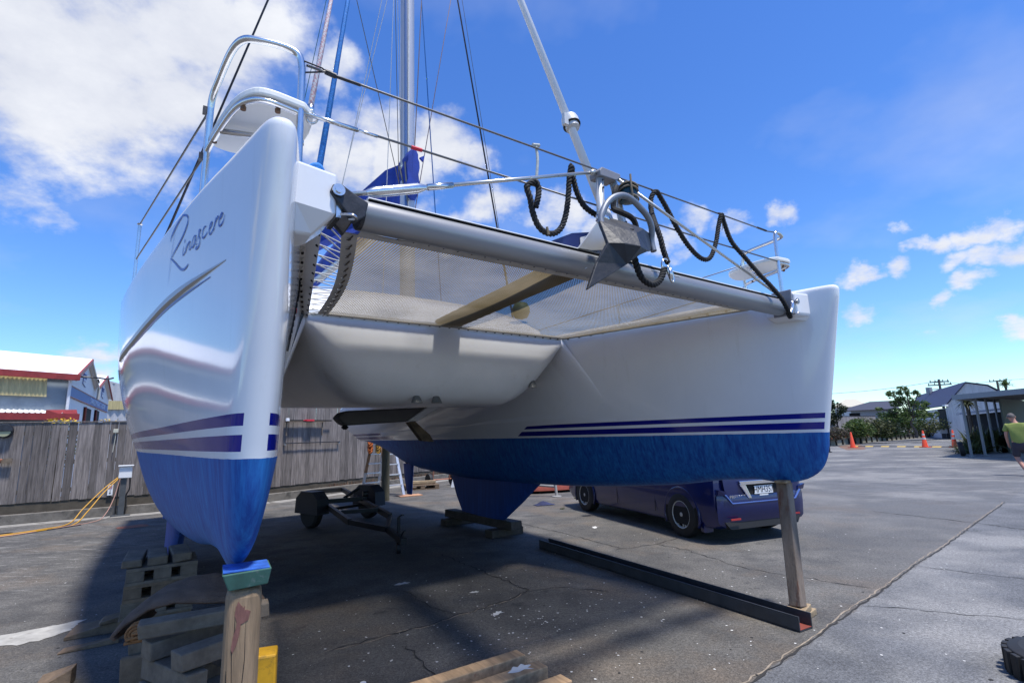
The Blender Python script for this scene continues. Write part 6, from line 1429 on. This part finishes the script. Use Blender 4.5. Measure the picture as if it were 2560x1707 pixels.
# foreground planks
PLK = mat('fresh_plank', (.36,.235,.13), .8, var=.35, vscale=3, stretch=(9,1.2,9), bump=.35, bscale=18, dark=(.24,.085,.04), dscale=2.0, dth=.58)
pdir = Vector((-.65,-.44,0)).normalized(); rzp = math.atan2(pdir.y,pdir.x)
for i, ((x, y), lab) in enumerate((((.0,3.86),'farthest of the tan planks in the foreground'),((.14,3.675),'tan plank with a white bird splash in the foreground'),((.275,3.475),'third tan plank from the back in the foreground'),((.40,3.28),'nearest tan plank only just showing at the bottom edge'))):
    c = Vector((x,y,0))+Vector((-pdir.y,pdir.x,0))*-.05+pdir*.9
    nrm_ = Vector((pdir.y,-pdir.x,0)); c = Vector((x,y,.05))+pdir*.9-nrm_*.0
    q = MB(); q.box((0,0,0), (1.8,.115,.098)); o = bevel(q.build('timber_plank', PLK), .006); o.location = c+nrm_*-.0; o.rotation_euler.z = rzp+.03*i*0; tag(o, lab, 'plank')
sp3 = blob(splash(.0,.0,1.05,.5), DROP, 'bird_splash', k=2, jit=.05); sp3.location = (-.01,3.60,.0965); struct(sp3); sp3['kind'] = 'structure'
# steel channel
ch0, ch1 = Vector((.30,7.05,0)), Vector((2.20,3.88,0))
ch0, ch1 = Vector((.37,7.60,0)), Vector((2.24,4.36,0)); cd = (ch1-ch0).normalized(); cn = Vector((-cd.y,cd.x,0))
STC = mat('dark_steel_channel', (.065,.068,.075), .55, .5, var=.3, vscale=3, dark=(.16,.06,.03), dscale=2.5, dth=.66)
q = MB(); w2 = .085; q.prism([ch0-cn*w2+Vector((0,0,.004)), ch0+cn*w2+Vector((0,0,.004)), ch1+cn*w2+Vector((0,0,.004)), ch1-cn*w2+Vector((0,0,.004))], (0,0,.01))
for s in (-1,1): q.prism([ch0+cn*w2*s, ch0+cn*(w2*s-.01*s), ch1+cn*(w2*s-.01*s), ch1+cn*w2*s], (0,0,.115))
chn = q.build('steel_channel', STC); tag(chn, 'long dark steel channel lying open side up on the concrete', 'steel beam')
q = MB(); q.prism([ch1-cn*(w2-.012)+Vector((0,0,.0155))-cd*.12, ch1+cn*(w2-.012)+Vector((0,0,.0155))-cd*.12, ch1+cn*(w2-.012)+Vector((0,0,.0155)), ch1-cn*(w2-.012)+Vector((0,0,.0155))], (0,0,.003)); q.build('rusty_end', mat('red_rust', (.20,.04,.025), .8, var=.4), chn)
# tyre at the corner of the picture
q = MB(); prof_ = [(.16,-.09),(.26,-.10),(.315,-.085),(.325,-.05),(.325,.05),(.315,.085),(.26,.10),(.16,.09),(.16,-.09)]
q.lathe(prof_[:-1], (0,0,.0), n=48)
for i in range(26):
    a = 6.283*i/26; c_ = Vector((math.cos(a)*.33,math.sin(a)*.33,0)); q.box(c_, (.03,.055,.16), (Vector((math.cos(a),math.sin(a),0)),Vector((-math.sin(a),math.cos(a),0)),Vector((0,0,1))))
o = bevel(q.build('worn_tyre', BLACK), .006); o.location = (3.40,3.44,.06); o.rotation_euler = (0,0,.3); tag(o, 'black knobbly tyre poking into the bottom right corner', 'tyre')

# ================================================================ blue minivan
CARP = mat('blue_car_paint', (.004,.011,.085), .3, .1, coat=.5, var=.05)
car = thing('minivan', 'dark blue minivan with a chrome rear garnish parked behind the far bow', 'car', (2.477*.918+.0,0,0))
RWp = Vector((2.477,8.018,0)); fdir = Vector((-.357,.934,0)).normalized(); sdir = Vector((fdir.y,-fdir.x,0))   # forward, to the far side
WB = 3.0; HWd = .84
car.location = RWp+sdir*(HWd-.02); car.rotation_euler.z = math.atan2(fdir.y,fdir.x)   # local +x forward, near side is +y
# body stations along x: (x, half width at sill, waist, roof, z sill, z waist, z roof)
ST = [(-.72,.66,.73,.58,.34,.92,1.50),(-.69,.75,.80,.62,.25,.95,1.60),(-.60,.81,.83,.64,.22,.95,1.68),(-.3,.83,.84,.66,.22,.94,1.70),(.5,.83,.84,.66,.21,.93,1.71),(1.6,.83,.84,.66,.21,.92,1.68),(2.3,.83,.83,.60,.21,.91,1.50),(2.95,.82,.81,.52,.21,.92,1.00),(3.65,.80,.77,.47,.22,.82,.88),(3.95,.71,.68,.40,.28,.70,.76)]
def section(st):
    x, ws, ww, wr, zs_, zw, zr = st; pts = []
    for w, z in ((ws*.86,zs_-.03),(ws-.03,zs_),(ws,zs_+.08),(ww+.01,zs_+.28),(ww+.012,(zs_+zw)/2+.05),(ww,zw-.08),(ww-.02,zw),(wr+.05,zr-.10),(wr-.03,zr-.03),(wr*.6,zr),(0,zr+.01)): pts.append((x,w,z))
    return pts+[(x,-y,z) for x, y, z in pts[-2::-1]]
q = MB(); rows = [section(s_) for s_ in ST]; q.grid(rows); q.add(rows[0], [tuple(range(len(rows[0])))]); q.add(rows[-1], [tuple(range(len(rows[-1])))]); q.grid([[r_[0] for r_ in rows],[r_[-1] for r_ in rows]])
body = q.build('body', CARP, car, True, 35)
GLS = mat('car_glass', (.01,.012,.015), .04)
for s in (-1,1):
    q = MB(); q.prism([(-.55,s*.81,1.02),(2.2,s*.825,1.0),(1.75,s*.72,1.5),(-.48,s*.70,1.53)], (0,s*.012,0)); q.build('side_window', GLS, car)
q = MB(); q.prism([(-.735,-.62,1.08),(-.735,.62,1.08),(-.685,.56,1.48),(-.685,-.56,1.48)], (-.012,0,0)); q.build('rear_window', GLS, car)
# rear: hatch, bumper, garnish, plate, lamps
q = MB(); q.prism([(-.735,-.69,.66),(-.735,.69,.66),(-.735,.60,.52),(-.735,-.60,.52)], (-.03,0,0)); 
q = MB(); rows = []
for z, w, d in ((.26,.75,.02),(.30,.79,.05),(.48,.80,.085),(.60,.80,.09),(.655,.79,.075),(.66,.77,.03)):
    rows.append([(-.70-d*(1-(abs(y)/w)**6*.75), y, z) for y in [w*(-1+2*i/24) for i in range(25)]])
q.grid(rows); bmp = q.build('rear_bumper', CARP, car, True, 45)
q = MB(); q.prism([(-.755,-.62,.20),(-.755,.62,.20),(-.74,.70,.30),(-.74,-.70,.30)], (.08,0,0)); q.build('bumper_skirt', BLACK, bmp)
for s in (-1,1):
    q = MB(); q.box((-.785,s*.55,.335), (.012,.17,.022)); q.build('reflector', REDW, bmp)
    q = MB(); q.prism([(-.735,s*.70,.98),(-.70,s*.80,.98),(-.66,s*.735,1.42),(-.70,s*.655,1.42)], (-.008,0,0)); q.build('tail_lamp', REDW, car)
    q = MB(); q.prism([(-.72,s*.66,.655),(-.70,s*.80,.665),(-.73,s*.80,.74),(-.73,s*.67,.71)], (-.055,0,0)); q.build('bumper_corner', CARP, bmp)
q = MB(); rows = []
for z, w, d in ((.545,.585,.03),(.66,.67,.045),(.80,.70,.05),(.97,.71,.045),(1.03,.70,.03)): rows.append([(-.72-d, y, z) for y in [w*(-1+2*i/16) for i in range(17)]])
q.grid(rows); q.add([r_[0] for r_ in rows]+[(-.70,r_[0][1],r_[0][2]) for r_ in rows][::-1], [tuple(range(10))]); q.add([r_[-1] for r_ in rows]+[(-.70,r_[-1][1],r_[-1][2]) for r_ in rows][::-1], [tuple(range(10))]); hat = q.build('hatch', CARP, car, True, 40)
q = MB(); q.beam((-.785,-.585,.548),(-.785,.585,.548), .02,.012); q.beam((-.785,.585,.548),(-.785,.69,.665), .02,.012); q.beam((-.785,-.585,.548),(-.785,-.69,.665), .02,.012); q.build('hatch_edge', mat('light_blue_edge', (.10,.18,.50), .3), hat)
CHR = mat('chrome', (.75,.75,.76), .12, 1.0)
q = MB(); q.prism([(-.77,-.44,.84),(-.77,.44,.84),(-.77,.42,.785),(-.77,-.42,.785)], (-.035,0,0))
for s in (-1,1): q.prism([(-.77,s*.44,.80),(-.77,s*.34,.80),(-.77,s*.24,.60),(-.77,s*.29,.60)], (-.03,0,0))
bevel(q.build('chrome_garnish', CHR, hat), .006)
q = MB(); q.prism([(-.772,-.33,.79),(-.772,.33,.79),(-.772,.25,.61),(-.772,-.25,.61)], (-.006,0,0)); q.build('plate_recess', HOLE, hat)
q = MB(); q.box((-.783,0,.705), (.006,.36,.125)); npl = q.build('number_plate', HOLE, hat)
q = MB(); q.box((-.7865,0,.705), (.002,.345,.11)); q.build('plate_face', WHITEP, npl)
text_obj('plate_text', 'HMH357', .125, HOLE, npl, (-.7885,0,.705), (0,-1,0), (0,0,1), .001, .78)
q = MB(); q.box((-.783,0,.632), (.006,.16,.018)); q.build('plate_frame_text', WHITEP, npl)
text_obj('model_badge', 'PRESAGE', .06, CHR, hat, (-.776,.47,.63), (0,-1,0), (0,0,1), .004, 1.25)
for s in (-1,1):
    for x in (0,WB):
        q = MB(); q.lathe([(.20,-.10),(.285,-.105),(.315,-.09),(.325,-.05),(.325,.05),(.315,.09),(.285,.105),(.20,.10)], (x,s*(HWd-.085),.325), (0,s,0), 36, False); wh = q.build('wheel', BLACK, car, True, 40)
        q = MB(); yq = s*(HWd+.012); q.lathe([(.195,-.10),(.205,-.005),(.195,.004),(.185,-.004),(.18,-.09)], (x,yq,.325), (0,s,0), 32)
        for k in range(6):
            for dx in (-.022,.022):
                a = k*math.pi/3+.25; e = Vector((math.cos(a),0,math.sin(a))); pz = Vector((-math.sin(a),0,math.cos(a))); c_ = Vector((x,yq-.02*s,.325)); q.beam(c_+e*.03+pz*dx, c_+e*.19+pz*dx*1.25, .02,.014,(0,1,0))
        q.lathe([(.05,-.02),(.05,.0),(.03,.008),(.002,.01)], (x,yq-.015*s,.325), (0,s,0), 14); q.build('rim', mat('alloy_wheel', (.46,.45,.42), .45, .1), wh, True, 40)
        q = MB(); q.lathe([(.002,0),(.19,0),(.19,.005),(.002,.005)], (x,yq-.05*s,.325), (0,s,0), 28); q.build('brake_disc', HOLE, wh)
        q = MB(); ar = [(x+.39*math.cos(a), s*(HWd-.005), .325+.39*math.sin(a)) for a in [math.pi*(-.12)+math.pi*1.24*i/18 for i in range(19)]]; q.tube(ar, .022, 6); q.build('arch_lip', CARP, body, True)
        q = MB(); q.prism([(x+.37*math.cos(a), s*(HWd+.0015), .325+.37*math.sin(a)) for a in [math.pi*(-.12)+math.pi*1.24*i/18 for i in range(19)]], (0,s*.003,0)); q.build('wheel_arch', HOLE, body)
    q = MB(); q.prism([(-.34,s*.80,.42),(-.44,s*.81,.36),(-.44,s*.81,.13),(-.36,s*.80,.14)], (.0,-s*.16,0)); q.build('mud_flap', CARP, car)
    q = MB()
    for x in (.62,1.75): q.beam((x,s*.852,.30),(x,s*.84,.95), .006,.006)
    q.build('door_gap', HOLE, body)
    q = MB(); q.box((2.2,s*.94,1.02), (.12,.2,.13)); bevel(q.build('mirror', CARP, car), .03)

# ================================================================ trailer
trl = thing('boat_trailer', 'small empty black steel frame trailer in the shade under the catamaran', 'trailer', (0,0,0))
TB = mat('black_trailer_steel', (.022,.023,.027), .5, .3, var=.3)
ZT = .42; f_ = lambda x, y, z=ZT: (x,y,z)
q = MB()
FR = [(-4.70,11.95),(-4.06,12.36),(-3.57,9.86),(-2.36,7.52),(-1.90,7.95),(-1.73,6.99)]
q.beam(f_(-4.70,11.95),f_(-4.06,12.36),.06,.09); q.beam(f_(-4.70,11.95),f_(-2.54,8.11,.34),.06,.09); q.beam(f_(-4.06,12.36),f_(-2.03,8.55,.34),.06,.09); q.beam(f_(-2.54,8.11,.34),f_(-1.86,7.62,.30),.05,.07); q.beam(f_(-2.03,8.55,.33),f_(-1.86,7.62,.30),.05,.07); q.beam(f_(-3.70,10.05),f_(-2.95,10.42),.06,.08); q.beam(f_(-1.90,7.75,.30),f_(-1.60,7.25,.24),.06,.07); q.beam(f_(-2.95,8.95,.37),f_(-2.35,9.15,.37),.05,.06)
q.build('frame', TB, trl)
q = MB(); q.beam((-3.72,9.78,.28),(-3.03,10.72,.28),.05,.05); q.build('axle', TB, trl)
adir = (Vector((-3.03,10.72,0))-Vector((-3.72,9.78,0))).normalized()
for c_ in (Vector((-3.76,9.76,.28)), Vector((-3.0,10.78,.28))):
    ad = adir
    q = MB(); q.lathe([(.13,-.075),(.24,-.08),(.275,-.05),(.28,0),(.275,.05),(.24,.08),(.13,.075)], c_, ad, 28); w_ = q.build('wheel', BLACK, trl, True, 40)
    q = MB(); q.lathe([(.002,-.05),(.13,-.06),(.13,.06),(.002,.05)], c_, ad, 20); q.build('hub', TB, w_)
    q = MB(); e1 = Vector((ad.y,-ad.x,0)); prf = [(-.36,-.02),(-.33,.24),(-.17,.36),(.17,.36),(.33,.24),(.36,-.02)]
    for (a0,b0),(a1,b1) in zip(prf,prf[1:]): q.prism([c_+e1*a0-ad*.12+Vector((0,0,b0)), c_+e1*a0+ad*.12+Vector((0,0,b0)), c_+e1*a1+ad*.12+Vector((0,0,b1)), c_+e1*a1-ad*.12+Vector((0,0,b1))], Vector((0,0,.008)) if abs(b0-b1) < .2 else e1*.008)
    q.prism([c_+e1*a-ad*.12+Vector((0,0,b)) for a, b in prf], ad*.006); q.build('mudguard', mat('mudguard_grey', (.035,.037,.045), .5, .3), trl)
q = MB(); q.beam((-1.62,7.28,.25),(-1.50,7.08,.23),.08,.08); q.tube(smooth_path([(-1.56,7.18,.28),(-1.50,7.1,.36),(-1.47,7.06,.37)]),.012,6); q.build('coupling', TB, trl)
q = MB(); q.cyl((-1.66,7.5,.08),(-1.66,7.5,.48),.022,8); q.tube([(-1.66,7.5,.48),(-1.60,7.45,.52),(-1.58,7.4,.52)],.01,6); q.lathe([(.02,-.025),(.075,-.025),(.075,.025),(.02,.025)],(-1.66,7.5,.075),(1,.3,0),14); q.build('jockey_wheel', TB, trl)
q = MB(); q.cyl((-3.35,10.3,.45),(-3.1,10.45,.62),.03,8); q.lathe([(.02,-.05),(.06,-.05),(.06,.05),(.02,.05)],(-2.95,10.35,.52),(1,.5,0),10); q.build('winch', TB, trl)

# ================================================================ stepladder and bits by the stern
lad = thing('stepladder', 'double sided aluminium stepladder with orange bags on its rails under the stern', 'ladder', (-3.85,15.2,0), math.atan2(-.75,.66))
LALU = mat('ladder_aluminium', (.55,.56,.58), .4, .5, var=.1); ODRP = mat('orange_drips', (.22,.12,.06), .8, var=.3)
HL = 1.95
for s in (-1,1):
    q = MB(); 
    for y in (-.26,.26): q.beam((s*.78,y,0),(s*.14,y*.62,HL), .03,.075,(0,1,0))
    fr = q.build('side_rails', LALU, lad); q = MB()
    for k in range(1,7):
        t_ = k/7; q.box((s*(.78-.64*t_),0,HL*t_), (.10,.50-.19*t_,.03))
    build_islands(q, 'tread', LALU, fr)
    q = MB()
    for t0, t1 in ((.30,.95),): q.beam((s*(.78-.64*t0)-.0,-.26*(1-.38*t0)-.006,HL*t0),(s*(.78-.64*t1),-.26*(1-.38*t1)-.006,HL*t1), .034,.079,(0,1,0))
    q.build('orange_rail', ODRP, fr)
q = MB(); q.box((0,0,HL), (.32,.30,.04)); q.build('top_step', LALU, lad)
q = MB()
for z in (.85,1.2,1.45): q.cyl((-.78+.64*z/HL,.2,z),(.78-.64*z/HL,.2,z),.008,6)
q.build('spreader_bars', CAST, lad)
for s, x, lb in ((-1,-.30,'orange rope coil hung on the left rail of the stepladder'),(1,.28,'orange and yellow rope coil hung on the right rail of the stepladder')):
    q = MB(); rng = random.Random(s+5)
    for i in range(9):
        zc_ = 1.30+.045*i*rng.uniform(.7,1.2); q.tube([(x*.9+.07*math.cos(a)+rng.uniform(-.02,.02), -.26+.06*math.sin(a), zc_-.1*(i % 3)+.05*math.sin(a*2)) for a in [j*math.pi/6 for j in range(12)]], .022, 6, closed=True)
    o = q.build('rope_coil', mat('orange_rope' if s < 0 else 'amber_rope', (.40,.10,.02) if s < 0 else (.38,.20,.03), .85, var=.3, vscale=14), None, True); o.matrix_world = lad.matrix_basis.copy(); o.location = (-3.85,15.2,0); o.rotation_euler = lad.rotation_euler; tag(o, lb, 'rope')
q = MB(); rng = random.Random(6); q.tube(smooth_path([(0,0,.55),(.05,.02,.3),(-.02,0,.1),(.06,0,-.2),(.1,.0,-.35)]), [.05]*24+[.05], 8) if False else q.tube(smooth_path([(0,0,.5),(.03,.02,.3),(-.02,0,.1),(.02,0,-.2)]), .06, 8)
q.lathe([(.02,-.18),(.1,-.1),(.11,.1),(.03,.16)], (.02,0,-.25), n=9); o = q.build('hanging_bag', HOLE, None, True); o.location = (-2.95,14.2,1.30); tag(o, 'black bag hanging from the stern beside the stepladder', 'bag')
q = MB(); q.box((0,0,.012), (.62,.42,.018)); o = q.build('ply_sheet', mat('orange_ply', (.42,.22,.12), .8, var=.2)); o.location = (-2.92,14.5,0); o.rotation_euler.z = .5; tag(o, 'orange tinted plywood sheet flat on the ground at the foot of the ladder', 'board')
pallet('brown pallet lying by the kerb behind the far rudder', Vector((-2.95,16.35,0)), 1.0, .8, .35, 3, .09, .025, WG2)
timber(Vector((-2.88,16.3,.20)), (.8,.12,.09), .3, mat('packing_wood', (.3,.22,.13)), 'yellowish timber lying on the brown pallet')
ht = thing('hand_trolley', 'two wheeled trolley with orange tubular frame by the kerb', 'trolley', (-2.40,16.9,0), -.95)
for y in (-.42,.42):
    q = MB(); q.lathe([(.12,-.045),(.20,-.05),(.215,0),(.20,.05),(.12,.045)], (0,y,.215), (0,1,0), 22); w_ = q.build('wheel', BLACK, ht, True, 40)
    q = MB(); q.lathe([(.10,-.03),(.125,-.03),(.125,.03),(.10,.03)], (0,y,.215), (0,1,0), 18)
    for k in range(5): a = k*1.2566; q.beam((0,y,.215),(.11*math.cos(a),y,.215+.11*math.sin(a)), .03,.02,(0,1,0))
    q.build('rim', mat('grey_rim', (.35,.34,.32), .5), w_)
q = MB(); q.cyl((0,-.42,.215),(0,.42,.215),.02,8); q.tube([(0,-.3,.215),(.1,-.28,.75),(.15,-.26,1.0)],.024,8); q.tube([(0,.3,.215),(.1,.28,.75),(.15,.26,1.0)],.024,8); q.build('frame', mat('orange_frame', (.42,.17,.10), .5), ht)
wp = MB(); wp.add([(-.24,0,0),(.28,0,0),(.10,.06,.62),(-.12,.06,.62)], [(0,1,2,3)]); wp.add([(-.24,.02,0),(.28,.02,0),(.10,.08,.62),(-.12,.08,.62)], [(0,1,2,3)]); o = wp.build('white_board', WHITEP); o.location = (-1.80,16.45,0); o.rotation_euler.z = -.2; tag(o, 'white board standing beside the trolley behind the far keel', 'board')
# red dinghy on a stand behind the van
dg_ = thing('red_dinghy', 'upturned rust red dinghy lying behind the front of the minivan', 'dinghy', (1.0,14.75,0), .25)
q = MB(); rows = []
for i in range(15):
    t_ = i/14; w = .62*math.sin(math.pi*min(1,.12+.88*t_)*.98)**.6; rows.append([(-1.4+2.8*t_, w*math.cos(a), .07+.50*math.sin(a)*(.35+.65*math.sin(math.pi*t_)**.5)) for a in [math.pi*k/14 for k in range(15)]])
q.grid(rows); q.build('hull', mat('rust_red_hull', (.26,.055,.03), .6, var=.25), dg_, True)
q = MB(); q.tube([r_[0] for r_ in rows],.03,6); q.build('gunwale', HOLE, dg_)
std = thing('pipe_stand', 'grey pipe stand with a round foot in front of the red dinghy', 'stand', (1.01,13.35,0))
q = MB(); q.cyl((0,0,.02),(-.03,.05,.42),.035,9); q.build('leg', mat('dull_pipe', (.3,.29,.27), .6), std)
q = MB(); q.lathe([(.12,0),(.12,.02),(.04,.03)],(0,0,0),n=14); q.build('foot', MATS['dull_pipe'], std)
q = MB(); q.cyl((-.05,.05,.25),(-1.0,.35,.32),.035,8); q.build('arm', MATS['dull_pipe'], std)
q = MB(); rows = []
rng = random.Random(12)
for j in range(8):
    rows.append([(-.22+.44*i/9, -.12+.24*j/7, max(.004,.09*math.exp(-((i-4)/3)**2-((j-3.5)/2.6)**2)+rng.uniform(-.006,.012))) for i in range(10)])
q.grid(rows); o = q.build('blue_rag', mat('navy_cloth', (.02,.025,.07), .9, var=.4), None, True); o.location = (.61,11.9,0); o.rotation_euler.z = .4; tag(o, 'crumpled navy cloth lying on the concrete in front of the minivan', 'cloth')
q = MB(); rng = random.Random(13)
for cx, cy in ((.95,11.2),(1.45,12.9),(-.6,13.4)):
    for _ in range(40):
        a = rng.uniform(0,6.28); e = rng.uniform(.2,1.3); l = rng.uniform(.03,.08); d = Vector((math.cos(a)*math.cos(e),math.sin(a)*math.cos(e),math.sin(e)))*l; p = Vector((cx+rng.uniform(-.04,.04),cy+rng.uniform(-.04,.04),0)); sd_ = Vector((-math.sin(a),math.cos(a),0))*.006; q.add([p-sd_,p+sd_,p+d],[(0,1,2)])
tag(q.build('weeds', LEAF2), kind='stuff')
q = MB(); rng = random.Random(14)
for _ in range(900):
    k = rng.uniform(2.0,12); p = KC+dB*k+nB*rng.uniform(.18,.5)+Vector((0,0,.16)); a = rng.uniform(0,6.28); h_ = rng.uniform(.03,.16); sd_ = Vector((math.cos(a),math.sin(a),0))*.012; q.add([p-sd_,p+sd_,p+Vector((rng.uniform(-.08,.08),rng.uniform(-.08,.08),h_))],[(0,1,2)])
tag(q.build('dry_weeds', foliage('dry_weed', [(.14,.06,.03),(.09,.05,.03),(.2,.10,.05)], .2)), kind='stuff')
q = MB(); q.lathe([(.02,0),(.028,0),(.024,.05),(.02,.05)],(0,0,0),n=10); o = q.build('white_cup', WHITEP); o.location = (-1.02,3.62,.0); o.scale = (.8,.8,.8); tag(o, 'small white plastic cap on the ground right of the near post', 'cap')

# ================================================================ man walking away at the right edge
SKIN = mat('skin', (.42,.20,.14), .6); SHIRT = mat('lime_shirt', (.22,.26,.06), .85, var=.12, vscale=5, bump=.6, bscale=8); SHORTS = mat('dark_shorts', (.035,.03,.042), .85, var=.2); HAIR = mat('grey_hair', (.10,.085,.08), .8, var=.4, vscale=40)
ppl = thing('person', 'man in a lime green t-shirt and dark shorts walking away at the right edge', 'person', (14.46,15.03,0), -.78)
# local +x = picture right, +y = away from the camera; walking to the right
def skinned(name, verts, edges, m, parent, root=0, sub=2):
    me = bpy.data.meshes.new(name); me.from_pydata([v[:3] for v in verts], edges, []); me.update(); me.materials.append(m)
    o = bpy.data.objects.new(name, me); COL.objects.link(o); o.parent = parent
    sk = o.modifiers.new('skin','SKIN'); sk.use_smooth_shade = True; ss = o.modifiers.new('sub','SUBSURF'); ss.levels = sub; ss.render_levels = sub
    for i, v in enumerate(verts):
        sv = me.skin_vertices[0].data[i]; r_ = v[3]; sv.radius = (r_, v[4] if len(v) > 4 else r_); sv.use_root = (i == root)
    return o
BODY = [(0,0,.92,.14,.11),(0,0,1.12,.14,.10),(0,.02,1.34,.16,.105),(0.0,.03,1.44,.10,.08),(-.03,.05,1.50,.055,.055),(-.06,.08,1.575,.075,.085),(-.075,.095,1.66,.085,.10),(-.075,.09,1.715,.055,.065),
 (-.20,.02,1.40,.055),(-.255,.0,1.14,.042),(-.245,.06,.93,.033),(-.235,.085,.86,.038,.022),(.20,.02,1.40,.055),(.255,.04,1.14,.042),(.25,.12,.94,.033),(.245,.15,.87,.038,.022),
 (-.10,0,.88,.09),(-.12,.04,.50,.06),(-.02,-.14,.26,.055),(.06,-.24,.09,.035),(.14,-.22,.035,.03),
 (.10,0,.88,.09),(.16,.10,.50,.06),(.18,.06,.27,.055),(.17,.02,.08,.036),(.26,.10,.035,.032)]
ED = [(0,1),(1,2),(2,3),(3,4),(4,5),(5,6),(6,7),(2,8),(8,9),(9,10),(10,11),(2,12),(12,13),(13,14),(14,15),(0,16),(16,17),(17,18),(18,19),(19,20),(0,21),(21,22),(22,23),(23,24),(24,25)]
for hx, base in ((-1,11),(1,15)):
    bx, by, bz = BODY[base][:3]
    for k, (dx, l) in enumerate(((-.024,.055),(-.008,.066),(.008,.064),(.024,.05))):
        i0 = len(BODY); BODY.append((bx+dx*.6,by+dx,bz-.035,.0085)); BODY.append((bx+dx*.6+.006,by+dx+.006,bz-.035-l*.55,.0078)); BODY.append((bx+dx*.6+.016,by+dx+.02,bz-.035-l,.0065)); ED += [(base,i0),(i0,i0+1),(i0+1,i0+2)]
    i0 = len(BODY); BODY.append((bx-.005*hx,by+.03,bz-.0,.009)); BODY.append((bx-.01*hx,by+.045,bz-.035,.008)); ED += [(base,i0),(i0,i0+1)]
pb_ = skinned('body', BODY, ED, SKIN, ppl)
skinned('shirt', [(0,0,.80,.185,.15),(0,.0,1.10,.18,.135),(0,.02,1.32,.195,.135),(0,.03,1.44,.115,.085),(-.02,.045,1.485,.06,.06),(-.205,.02,1.40,.085),(-.262,.01,1.22,.072),(.205,.02,1.40,.085),(.262,.03,1.22,.072)], [(0,1),(1,2),(2,3),(3,4),(2,5),(5,6),(2,7),(7,8)], SHIRT, ppl)
skinned('shorts', [(0,0,1.04,.165,.13),(0,0,.86,.165,.13),(-.10,.01,.76,.11),(-.12,.04,.50,.095),(.10,.01,.76,.11),(.16,.09,.50,.095)], [(0,1),(1,2),(2,3),(1,4),(4,5)], SHORTS, ppl)
q = MB(); rows = []
for i in range(9):
    a = math.pi*.02+math.pi*.52*i/8; rows.append([(-.078+.092*math.sin(a)*math.cos(b_), .082+.112*math.sin(a)*math.sin(b_), 1.655+.108*math.cos(a)) for b_ in [-math.pi*1.05+math.pi*1.35*k/16 for k in range(17)]])
q.grid(rows); q.build('hair', HAIR, ppl, True)
for s in (-1,1): q = MB(); q.lathe([(.002,-.012),(.025,-.008),(.028,.008),(.004,.012)], (-.075+s*.088,.10,1.64), (1,0,0), 10); q.build('ear', SKIN, ppl, True)
q = MB(); q.lathe([(.004,0),(.016,.01),(.012,.03),(.002,.045)], (-.085,.195,1.63), (0,0,1), 8); q.build('nose', SKIN, ppl, True)
for c_, rz in (((.12,-.23,.03),-.3),((.235,.08,.03),.7)):
    q = MB(); q.prism([(-.10,-.04,0),(-.02,-.045,0),(.12,-.045,0),(.16,-.01,0),(.14,.04,0),(-.02,.045,0),(-.10,.035,0)], (0,0,.06)); o = bevel(q.build('shoe', BLACK, ppl), .02, 3); o.location = (c_[0]-.05,c_[1],.0); o.rotation_euler.z = rz
